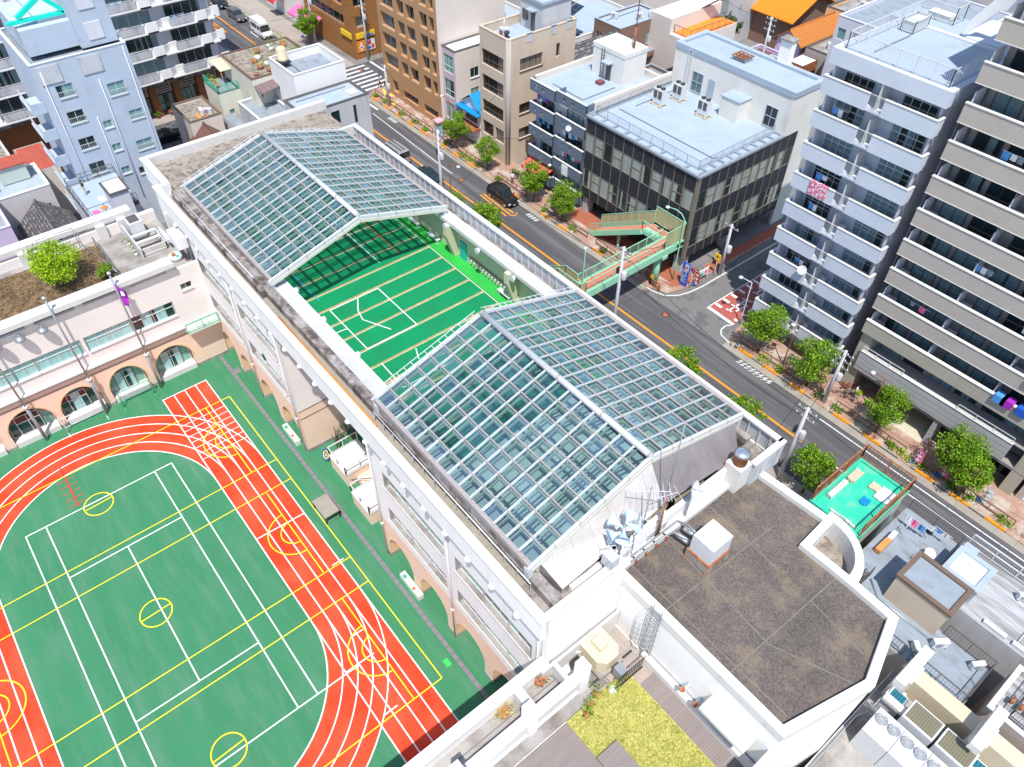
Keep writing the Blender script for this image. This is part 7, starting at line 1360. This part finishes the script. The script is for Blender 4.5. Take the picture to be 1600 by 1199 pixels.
# planting strip: kerb stones, fences, shrubs
strips = [(-96.5,-81.8),(-79.5,-70.5),(-67.5,-62.0),(-58.5,-51.0),(-49.5,-42.5),(-28.6,-19.6),(-17.6,-10.6),(-9.4,-1.0),(1,12)]
lbs = ['by the crossing','below the pink block','below the beige block','beside the black taxi','before the bridge stairs','below the pale blue tower','by the pink flowers','beside the banners','at the right picture edge']
for (a_, b_), lb in zip(strips, lbs):
    m = MB(); m.box(a_,b_,52.2,52.4,0,.2,0); x = a_+.4
    while x < b_-1.8: m.box(x,x+1.7,52.17,52.43,0,.205,1); x += 3.1
    single(m,'kerb_planter',['gutter','paint_orange'],'kerb with orange blocks '+lb,'kerb',((a_+b_)/2,52.3,0),'orange blocked kerbs')
    m = MB(); rail(m,[(a_,53.15,.1),(b_,53.15,.1)],.75,1,.05,posts=1.9,bars=False); single(m,'guard_rail',['frame_brown'],'low brown guard rail '+lb,'railing',((a_+b_)/2,53.15,.1),'brown guard rails')
# ------------------------------------------------------------------ trees and bushes
def leaf_blob(m, c, r, n, s=.17, flat=1.0):
    for i in range(n):
        while True:
            v = Vector((rnd(-1,1),rnd(-1,1),rnd(-1,1)))
            if .25 < v.length < 1: break
        p = Vector(c) + Vector((v.x*r,v.y*r,v.z*r*flat)); d_ = (v.normalized()*.6+Vector((rnd(-1,1),rnd(-1,1),rnd(-.2,1.2)))).normalized(); u_ = d_.orthogonal().normalized(); q_ = d_.cross(u_); a_ = rnd(0,6.28); u2 = u_*math.cos(a_)+q_*math.sin(a_); v2 = d_.cross(u2); k = s*rnd(.6,1.3)
        m.face([p-u2*k*.5, p+v2*k*.38, p+u2*k*.6, p-v2*k*.38])
def tree(label, x, y, h, r, seed, leaf='leaf', z=0, clumps=46, n=120, name='street_tree', grp='street trees', s=.17, flat=.8):
    random.seed(seed); t = thing(name, label, 'tree', (x,y,z), grp, local=True)
    tk_ = MB(); hb = h*.42; tk_.tube([(0,0,0),(.05,.03,hb*.5),(0,.05,hb),(.05,0,h*.7)],.13,8,r2=.06)
    c = MB(); cen = []
    for i in range(clumps):
        a_ = rnd(0,6.283); q = math.sqrt(rnd(.05,1)); zz = rnd(-1,1); rr = r*q*math.sqrt(max(.1,1-zz*zz*.75)); p = Vector((rr*math.cos(a_),rr*math.sin(a_),h*.68+zz*h*.28)); cen.append(p); leaf_blob(c,p,r*rnd(.24,.42),n,s,flat)
    for p in cen[:9]: tk_.tube([(0,.03,hb*.9),tuple(Vector((0,0,hb*1.1)).lerp(p,.5)),tuple(p)],.05,5,r2=.015)
    tk_.build('trunk','bark',t); c.build('crown',leaf,t); return t
T0 = tree('street tree in full leaf left of the pale blue tower, at the side street corner',-26.6,53.3,5.6,1.85,1)
T1_ = tree('street tree between the pale blue tower and the pink flowers',-20.9,53.3,5.3,2.0,2); T2_ = tree('small street tree standing between the poles in front of the slate block',-60.6,53.2,4.9,1.7,3)
def tcopy(src, x, y, sc, rz, lb): sc *= .92; return copy_tree(src,(x,y,0),rz,lb,'street trees',scale=(sc,sc*.95,sc))
tcopy(T0,-13.5,53.2,1.0,1.2,'street tree in front of the tall entrance of the taupe tower'); tcopy(T1_,-7.0,53.6,1.08,2.0,'broad street tree before the taupe tower shop front'); tcopy(T2_,-5.6,52.7,1.0,.6,'lower street tree touching the pink banner')
tcopy(T1_,-55.4,53.2,1.0,4.1,'street tree right of the red awning'); tcopy(T0,-69.8,53.2,.85,3.3,'street tree in front of the beige block with the blue bag'); tcopy(T2_,-76.6,53.4,1.05,5.2,'street tree beside the phone booth')
tcopy(T0,-28.2,43.1,.98,2.7,'near side tree beyond the white parapet, before the bridge pole shadow'); tcopy(T1_,-21.0,43.0,.95,.4,'near side tree rising behind the near glass roof corner'); tcopy(T0,-13.6,42.7,1.02,5.0,'near side tree beside the green roof'); tcopy(T2_,-57.2,43.3,1.15,1.0,'near side tree below the orange road digits'); tcopy(T1_,-63.0,43.1,.8,2.2,'near side tree next to the crowded pole')
tcopy(T2_,-118.0,54.3,1.2,.2,'tall green tree among the far awnings') 
tree('big bright green tree on the roof garden',-63.4,3.0,3.6,2.15,11,'leaf_bright',10.4,60,120,'garden_tree',None,.15,.75); tree('low round dark green shrub beside the big bright tree',-62.3,6.2,1.3,.75,12,'leaf',10.4,14,90,'garden_shrub',None,.12)
tree('tall garden tree behind the long yard wall',-78.5,107.5,9,2.4,14,'leaf',0,26,60,'garden_tree',None,.4); tree('second garden tree beside the orange roofed house',-75.5,106,6,2.0,15,'leaf_dark',0,20,60,'garden_tree',None,.35); tree('small tree between houses at the top right',-47,101,6,2,16,'leaf_dark',0,16,50,'garden_tree',None,.4)
random.seed(31)
def bush(x, y, r, label, leaf='leaf', z=.12, n=130, grp='planting strip bushes', h=.6):
    m = MB()
    for k in range(5): leaf_blob(m,(x+rnd(-.6,.6)*r,y+rnd(-.35,.35)*r,z+h*.6*rnd(.6,1.2)),r*.6,n//5,.17,.7)
    m.tube([(x,y,z-.1),(x,y,z+h*.5)],.03,5); return single(m,'bush',[leaf],label,'bush',(x,y,z),grp)
BU = [(-96,'leaf'),(-93.5,'leaf'),(-89,'leaf'),(-85.5,'leaf'),(-83,'leaf'),(-78.5,'leaf'),(-74.6,'leaf'),(-72.8,'leaf_bright'),(-71.2,'leaf'),(-66.8,'leaf'),(-58.0,'leaf'),(-53,'leaf'),(-47.5,'leaf_dark'),(-44,'leaf'),(-25.4,'leaf_bright'),(-23.6,'leaf'),(-19.6,'leaf_dark'),(-17.2,'leaf'),(-11.8,'leaf'),(-10.4,'leaf_bright'),(-9.0,'leaf'),(-6.3,'leaf'),(-4.8,'leaf'),(-1.5,'leaf'),(.5,'leaf_bright'),(3,'leaf')]
for i, (x, lf) in enumerate(BU):
    bush(x,52.8,rnd(.6,.95),{'leaf':'green','leaf_flower':'red flowering','leaf_bright':'yellow green','leaf_dark':'dark green'}[lf]+' roadside bush, number %d counted along the kerb from the crossing' % (i+1),lf)
for i, x in enumerate((-66.6,-65.5,-64.4,-63.4)): bush(x,55.5,.6,'hedge bush before the beige block, %s from the left' % ('first','second','third','fourth')[i],'leaf_bright' if i%2 else 'leaf',.12,150,'hedge before the beige block',.9)
for i, x in enumerate((-58.4,-57.4,-56.4)): bush(x,55.2,.55,'hedge bush below the slate balconies, %s from the left' % ('first','second','third')[i],'leaf',.12,150,'hedge below the slate block',.9)
bush(-18.4,56.2,.8,'pink and orange flowering bush beside the taupe tower portal','leaf_flower',.12,260,None,.9); bush(-17.2,55.9,.5,'bright green plant next to the flowering bush','leaf_bright',.12,120,None,.8)
for i, (x, y, lf) in enumerate(((-109.0,25.6,'leaf'),(-109.0,29.6,'leaf'),(-108.7,27.4,'leaf_flower'),(-108.7,31.2,'leaf_flower'),(-108.9,23.6,'leaf_flower'))): bush(x,y,.7,['green shrub at the first brick pier','green shrub at the second brick pier','red flowers between two brick piers','pink flowers at the right end of the arcade','orange flowers at the left end of the arcade'][i],lf,.12,120,'arcade planting',1.3)
pots = []
for i in range(26):
    x = -96.6+rnd(0,7.2); y = 33.4+rnd(0,7.4); pots.append((x,y))
for i, (x, y) in enumerate(sorted(pots)):
    planter(x,y,10.85,'potted plant on the ivory house roof, number %d counted from the far edge' % (i+1),rnd(.3,.5),'pot' if i%3 else 'cloth_white',('leaf','leaf_bright','leaf_dark')[i%3],'pots on the planted roof',rnd(.5,1.2),90)
for i in range(3): planter(-97+i*.9,30.4,8.25,['leafy yellow green pot plant at the outer end of the green railing','leafy pot plant in the middle of the green railed balcony','leafy pot plant under the small canopy'][i],.35,'pot','leaf_bright','pots on the green railed balcony',.7,60)
for i in range(4): planter(-71+i*.9,79.2,5.1,'potted plant on the brown annex terrace, %s from the left' % ('first','second','third','fourth')[i],.35,'pot','leaf' if i else 'leaf_bright','pots on the annex terrace',.6,50)
bush(-74.5,105.2,1.3,'wide bright bush behind the long yard wall','leaf_bright',.1,260,None,2.2)
# ------------------------------------------------------------------ vehicles
mat('paint_silver', (.45,.46,.48), .3, .04, 2, metal=.5, spec=.5); mat('paint_black', (.012,.014,.016), .12, .05, 2, spec=.7); mat('paint_grey', (.13,.135,.14), .25, .04, 2, metal=.4, spec=.6)
mat('car_white', (.75,.76,.77), .3, .03, 2, spec=.5); mat('paint_navy', (.01,.035,.045), .15, .05, 2, spec=.7); mat('car_glass', (.02,.03,.035), .05, .05, 2, spec=.8); mat('tyre', (.02,.02,.02), .9, .1, 3)
mat('head_light', (.7,.72,.75), .15, .03, 3, spec=.8); mat('tail_light', (.45,.01,.01), .2, .05, 3)
CARS = {}
def car(kind, paint, x, y, rz, label, z=0):
    """stations: x, sill z, belt z, roof z (None = no cabin), half width at belt, half width at roof"""
    spec = {'sedan': [(-2.3,.35,.75,None,.7,0),(-2.2,.25,.95,None,.82,0),(-1.5,.22,1.0,None,.87,0),(-1.0,.22,1.0,1.38,.88,.62),(-.2,.22,.98,1.46,.88,.66),(.5,.22,.96,1.42,.88,.64),(1.25,.22,.94,None,.87,0),(2.1,.25,.8,None,.82,0),(2.35,.35,.62,None,.68,0)],
            'wagon': [(-2.3,.35,.95,None,.74,0),(-2.25,.25,1.0,None,.85,0),(-2.1,.22,1.02,1.4,.87,.66),(-.8,.22,1.0,1.52,.88,.69),(.4,.22,.98,1.48,.88,.67),(1.2,.22,.95,None,.87,0),(2.05,.25,.82,None,.83,0),(2.35,.35,.62,None,.7,0)],
            'van': [(-2.35,.35,1.0,None,.78,0),(-2.32,.28,1.1,1.85,.85,.76),(-2.0,.25,1.12,1.95,.86,.78),(.2,.25,1.1,1.97,.86,.78),(1.3,.25,1.08,1.86,.86,.74),(1.95,.25,1.02,None,.85,0),(2.3,.3,.85,None,.8,0),(2.38,.35,.65,None,.72,0)],
            'taxi': [(-2.2,.35,.95,None,.74,0),(-2.15,.25,1.05,None,.84,0),(-1.9,.22,1.08,1.5,.86,.7),(-.6,.22,1.05,1.74,.87,.73),(.5,.22,1.02,1.7,.87,.71),(1.2,.22,1.0,None,.86,0),(2.0,.25,.88,None,.82,0),(2.25,.35,.65,None,.68,0)]}[kind]
    c = thing(kind, label, kind, (x,y,z), None, local=True, rz=rz)
    m = MB(); n = len(spec); rings = []
    for (sx, a, b, r, w_, wr) in spec:
        rings.append([(sx,-w_*.96,a),(sx,-w_,(a+b)/2),(sx,-w_*.97,b),(sx,0,b+.03),(sx,w_*.97,b),(sx,w_,(a+b)/2),(sx,w_*.96,a),(sx,0,a)])
    for i in range(n-1):
        for j in range(8): m.face([rings[i][j],rings[i+1][j],rings[i+1][(j+1)%8],rings[i][(j+1)%8]],0,True)
    m.face(rings[0]); m.face(rings[-1][::-1]); body = m.build('body', paint, c)
    cab = [s_ for s_ in spec if s_[3]]; i0 = spec.index(cab[0]); i1 = spec.index(cab[-1]); g = MB(); rf_ = MB()
    st = [(spec[i0-1][0]*.6+cab[0][0]*.4, spec[i0-1][2], spec[i0-1][2]+.02, .78, .72)] + [(s_[0],s_[2],s_[3],s_[4]*.95,s_[5]) for s_ in cab] + [(spec[i1+1][0]*.75+cab[-1][0]*.25, spec[i1+1][2], spec[i1+1][2]+.04, .8, .74)]
    for p, q in zip(st, st[1:]):
        g.face([(p[0],-p[3],p[1]-.01),(q[0],-q[3],q[1]-.01),(q[0],-q[4],q[2]),(p[0],-p[4],p[2])]); g.face([(p[0],p[3],p[1]-.01),(q[0],q[3],q[1]-.01),(q[0],q[4],q[2]),(p[0],p[4],p[2])]); g.face([(p[0],-p[4],p[2]),(q[0],-q[4],q[2]),(q[0],q[4],q[2]),(p[0],p[4],p[2])])
    g.build('window_glass', 'car_glass', c)
    for p, q in zip(st[1:-1], st[2:-1]):
        rf_.face([(p[0],-p[4]-.02,p[2]-.02),(q[0],-q[4]-.02,q[2]-.02),(q[0],-q[4]+.06,q[2]+.035),(p[0],-p[4]+.06,p[2]+.035)]).face([(p[0],p[4]+.02,p[2]-.02),(q[0],q[4]+.02,q[2]-.02),(q[0],q[4]-.06,q[2]+.035),(p[0],p[4]-.06,p[2]+.035)]).face([(p[0],-p[4]+.06,p[2]+.035),(q[0],-q[4]+.06,q[2]+.035),(q[0],q[4]-.06,q[2]+.035),(p[0],p[4]-.06,p[2]+.035)],0,True)
    for p in st[1:-1]:
        for s_ in (-1,1): rf_.bar((p[0],s_*(p[3]+.01),p[1]),(p[0],s_*(p[4]+.01),p[2]),.07)
    rf_.build('roof', paint, c)
    L0, L1 = spec[0][0], spec[-1][0]
    for sx in (L0+.75, L1-.8):
        for s_ in (-1,1):
            w_ = MB().lathe((sx,s_*.8,.31), [(.22,-.1),(.31,-.1),(.31,.1),(.22,.1)], 18, 0, 'y').build('wheel','tyre',c); MB().lathe((sx,s_*.8,.31), [(.2,-.105),(.2,.105)], 14, 0, 'y').build('rim','steel_bright',w_)
    for s_ in (-1,1): MB().box(L1-.14,L1+.0,s_*.66-.14,s_*.66+.14,.6,.74).build('headlight','head_light',c); MB().box(L0-.01,L0+.1,s_*.66-.1,s_*.66+.1,.72,.9).build('tail_light','tail_light',c); MB().box(.85,1.0,s_*.98-.08,s_*.98+.08,.95,1.08).build('mirror',paint,c)
    MB().box(L1-.03,L1+.03,-.5,.5,.38,.55).build('grille','black',c); MB().box(L1+.03,L1+.04,-.17,.17,.4,.5).build('number_plate','cloth_white',c); MB().box(L0-.04,L0-.02,-.17,.17,.55,.65).build('number_plate','cloth_white',c)
    return c
v = car('van','paint_silver',-79.6,45.7,math.pi,'silver van with roof bars driving beside the school parapet')
for s_ in (-.25,.25): MB().box(-2.0,1.1,s_-.04,s_+.04,2.0,2.05).build('roof_bar','black',v)
car('sedan','paint_navy',-72.6,46.0,math.pi,'dark blue car in the near lane behind the silver van')
car('taxi','paint_black',-63.3,50.55,0,'black taxi stopped at the kerb beside the orange road digits'); car('sedan','paint_navy',-69.0,44.6,math.pi,'dark car with red tail lights mostly hidden by the school parapet')
car('sedan','paint_black',-142.6,49.9,0,'black car at the top of the far road'); car('wagon','paint_grey',-135.3,49.7,0,'grey car in the far lane behind the camper'); 
v = car('van','car_white',-126.5,50.0,0,'white camper van on the far road near the planted roof'); MB().box(-2.2,.6,-.75,.75,1.98,2.45).build('camper_top','car_white',v); MB().box(.6,1.5,-.7,.7,1.98,2.3).build('roof_locker','car_white',v)
car('sedan','paint_black',-102.4,24.2,math.pi/2,'black car in the side street behind the school roof corner')
car('wagon','paint_black',-66.5,97.5,.3,'dark car parked among the old houses'); car('van','paint_grey',-63.5,101.2,.3,'grey van parked beside the long yard wall')
def bike(x, y, rz, label, c='black'):
    b = thing('bicycle', label, 'bicycle', (x,y,.12), 'parked bicycles', local=True, rz=rz)
    for sx in (-.5,.5): w_ = MB().tube([(sx+.32*math.cos(t*.524),0,.33+.32*math.sin(t*.524)) for t in range(13)],.022,6,cap=False).build('wheel','tyre',b); m = MB(); [m.bar((sx,0,.33),(sx+.3*math.cos(t),0,.33+.3*math.sin(t)),.01) for t in range(6)]; m.build('spokes','steel_bright',w_)
    m = MB(); m.bar((-.5,0,.33),(-.1,0,.35),.035).bar((-.1,0,.35),(-.2,0,.8),.035).bar((-.2,0,.75),(.35,0,.8),.035).bar((-.1,0,.35),(.38,0,.7),.035).bar((.5,0,.33),(.36,0,.95),.035); m.build('frame',c,b)
    MB().box(-.32,-.08,-.07,.07,.8,.86).build('saddle','black',b); MB().bar((.34,-.25,.97),(.34,.25,.97),.03).build('handlebar','steel_bright',b); MB().box(.45,.7,-.15,.15,.72,.95).build('basket','grey_metal',b)
for x, y, a, lb, c in ((-104.0,24.6,1.2,'bicycle with pink bag parked at the arcade',"pink"),(-104.6,25.6,1.0,'blue bicycle next to the pink one at the arcade','skyblue'),(-38.4,57.9,1.4,'green bicycle standing on the brick corner','green_paint'),(-65.4,54.8,.3,'bicycle among the people beside the taxi','dark_metal'),(-66.6,55.0,.2,'second bicycle parked behind the taxi','dark_metal'),(-18.2,54.8,.5,'dark bicycle beside the pink flowers','black'),(-17.3,54.7,.2,'parked bicycle with the rider next to it','black'),(-107.6,64.2,1.4,'bicycle parked by the red posters of the corner shop','dark_metal'),(-107.4,65.4,1.5,'second bicycle by the red posters','red'),(-96.2,57.0,.6,'bicycle at the crossing corner of the brown block','dark_metal')): bike(x,y,a,lb,c)
# ------------------------------------------------------------------ people
import bmesh
def person(x, y, z, rz, label, shirt, pants, hair='hair', pose='walk', h=1.68):
    k = h/1.68; J = {}
    st = {'walk': .22, 'stand': .05, 'sit': 0}[pose]
    V = [((0,0,.95),.13),((0,0,1.12),.125),((.01,0,1.32),.145),((.01,0,1.44),.07),((.02,0,1.5),.055),((.04,0,1.58),.088),((.03,0,1.65),.075)]
    E_ = [(0,1),(1,2),(2,3),(3,4),(4,5),(5,6)]
    def add(p, r, par): V.append((p, r)); E_.append((par, len(V)-1)); return len(V)-1
    for s_ in (-1,1):
        f = st*s_
        a = add((0,.1*s_,.9),.095,0)
        if pose == 'sit': b = add((.4,.12*s_,.88),.075,a); c = add((.45,.12*s_,.5),.055,b); d = add((.45,.12*s_,.12),.04,c); add((.58,.12*s_,.06),.035,d)
        else: b = add((f*.6+.03,.1*s_,.5),.068,a); c = add((f*1.0-.02,.1*s_,.12),.042,b); add((f*1.0+.12,.11*s_,.05),.035,c)
        a = add((0,.17*s_,1.38),.06,2); b = add((-f*.5,.23*s_,1.12),.045,a); c = add((-f*.9+.12,.22*s_,.9),.034,b); hnd = add((-f*.95+.17,.21*s_,.83),.028,c)
        for q in range(4): add((-f*.95+.2+.012*(q%2),.21*s_+(q-1.5)*.02,.74+.008*abs(q-1.5)),.009,hnd)
        add((-f*.95+.22,.18*s_,.80),.01,hnd)
    me = bpy.data.meshes.new('body'); me.from_pydata([tuple(c_*k for c_ in p) for p, r in V], E_, [])
    bm = bmesh.new(); bm.from_mesh(me); lay = bm.verts.layers.skin.verify(); bm.verts.ensure_lookup_table()
    for i, (p, r) in enumerate(V): bm.verts[i][lay].radius = (r*k, r*k*(.75 if i in (1,2) else 1)); bm.verts[i][lay].use_root = (i == 0)
    bm.to_mesh(me); bm.free(); o = bpy.data.objects.new('tmp', me); COL.objects.link(o); o.modifiers.new('s','SKIN'); sb = o.modifiers.new('b','SUBSURF'); sb.levels = 1; sb.render_levels = 1
    ev = o.evaluated_get(bpy.context.evaluated_depsgraph_get()); m2 = bpy.data.meshes.new_from_object(ev); bpy.data.objects.remove(o)
    t = thing('person', label, 'person', (x,y,z), None, local=True, rz=rz)
    m2.materials.clear()
    for q in ('skin', shirt, pants, 'black'): m2.materials.append(MATS[q])
    for p_ in m2.polygons:
        cz = p_.center.z/k; ay = abs(p_.center.y)/k
        p_.material_index = 0 if cz > 1.43 or (ay > .17 and cz < 1.2 and cz > .6) else (1 if cz > .96 else (2 if cz > .1 else 3)); p_.use_smooth = True
    b = bpy.data.objects.new('body', m2); COL.objects.link(b); b.parent = t
    m = MB(); m.lathe((.02*k,0,1.6*k), [(.098*k,-.04*k),(.105*k,.03*k),(.08*k,.1*k),(.03*k,.135*k)], 12); m.build('hair', hair, t)
    return t
person(-98.0,54.9,.12,.8,'pedestrian in grey blue clothes walking on the yellow paved corner','cloth_grey','cloth_dark')
person(-65.2,53.6,.12,2.2,'person in a white shirt standing beside the black taxi','cloth_white','cloth_dark',pose='stand'); person(-64.0,54.6,.12,.6,'person in a white top and dark trousers by the tree behind the taxi','cloth_white','cloth_dark')
person(-17.2,55.4,.12,3.4,'person with a white shirt and dark bag crouching by a bicycle near the pink flowers','cloth_white','cloth_dark',pose='stand'); person(-18.2,56.6,.12,2.0,'person in dark clothes at the flowering bush','cloth_dark','cloth_grey',pose='stand')
person(-81.2,9.6,7.86,-1.2,'woman in a dark top and tan trousers on the pale blue roof terrace','cloth_dark','cream',pose='stand')
person(-119.5,55.2,.12,1.0,'person in pale clothes under the pink awning','cloth_white','cloth_grey'); person(-104.2,50.0,.0,.3,'person in dark clothes walking over the crossing','cloth_dark','cloth_dark') if False else None
for x, y, c, lb in ((-77.6,10.2,'orange','orange round cushion on the pale blue roof terrace'),(-77.2,9.3,'pink','pink mat on the pale blue roof terrace'),(-79.4,10.6,'cloth_white','folded white drying frame on the roof terrace')):
    m = MB(); m.lathe((x,y,7.86),[(.3,0),(.34,.08),(.2,.14)],12) if c == 'orange' else m.prism([(x-.5,y-.3),(x+.4,y-.35),(x+.5,y+.3),(x-.4,y+.35)],7.86,7.92); single(m,'terrace_item',[c],lb,'household item',(x,y,7.86))
m = MB(); m.box(-78.4,-76.9,12.7,13.2,7.86,8.3); single(m,'planter_box',['white_coping'],'long white planter box at the back of the pale blue roof terrace','planter',(-77.6,13,7.86))
tkk = thing('roof_water_tank','cream cylindrical water tank standing on the white cube house','water tank',(-87.3,36.3,12)); MB().lathe((-87.3,36.3,12.7),[(.62,0),(.66,.3),(.6,.35),(.6,1.4),(.5,1.55),(.2,1.65)],18).build('tank','cream',tkk); m = MB(); [m.bar((-87.3+.5*math.cos(a*1.57),36.3+.5*math.sin(a*1.57),12.0),(-87.3+.5*math.cos(a*1.57),36.3+.5*math.sin(a*1.57),12.7),.08) for a in range(4)]; m.box(-88,-86.6,35.6,37,12.55,12.68); m.build('stand','dark_metal',tkk)
MB_ = MB().box(-79.2,-78.0,39.6,40.8,10.75,11.05); single(MB_,'roof_hatch',['white_coping'],'square white hatch on the grey concrete house roof','hatch',(-78.6,40.2,10.8))
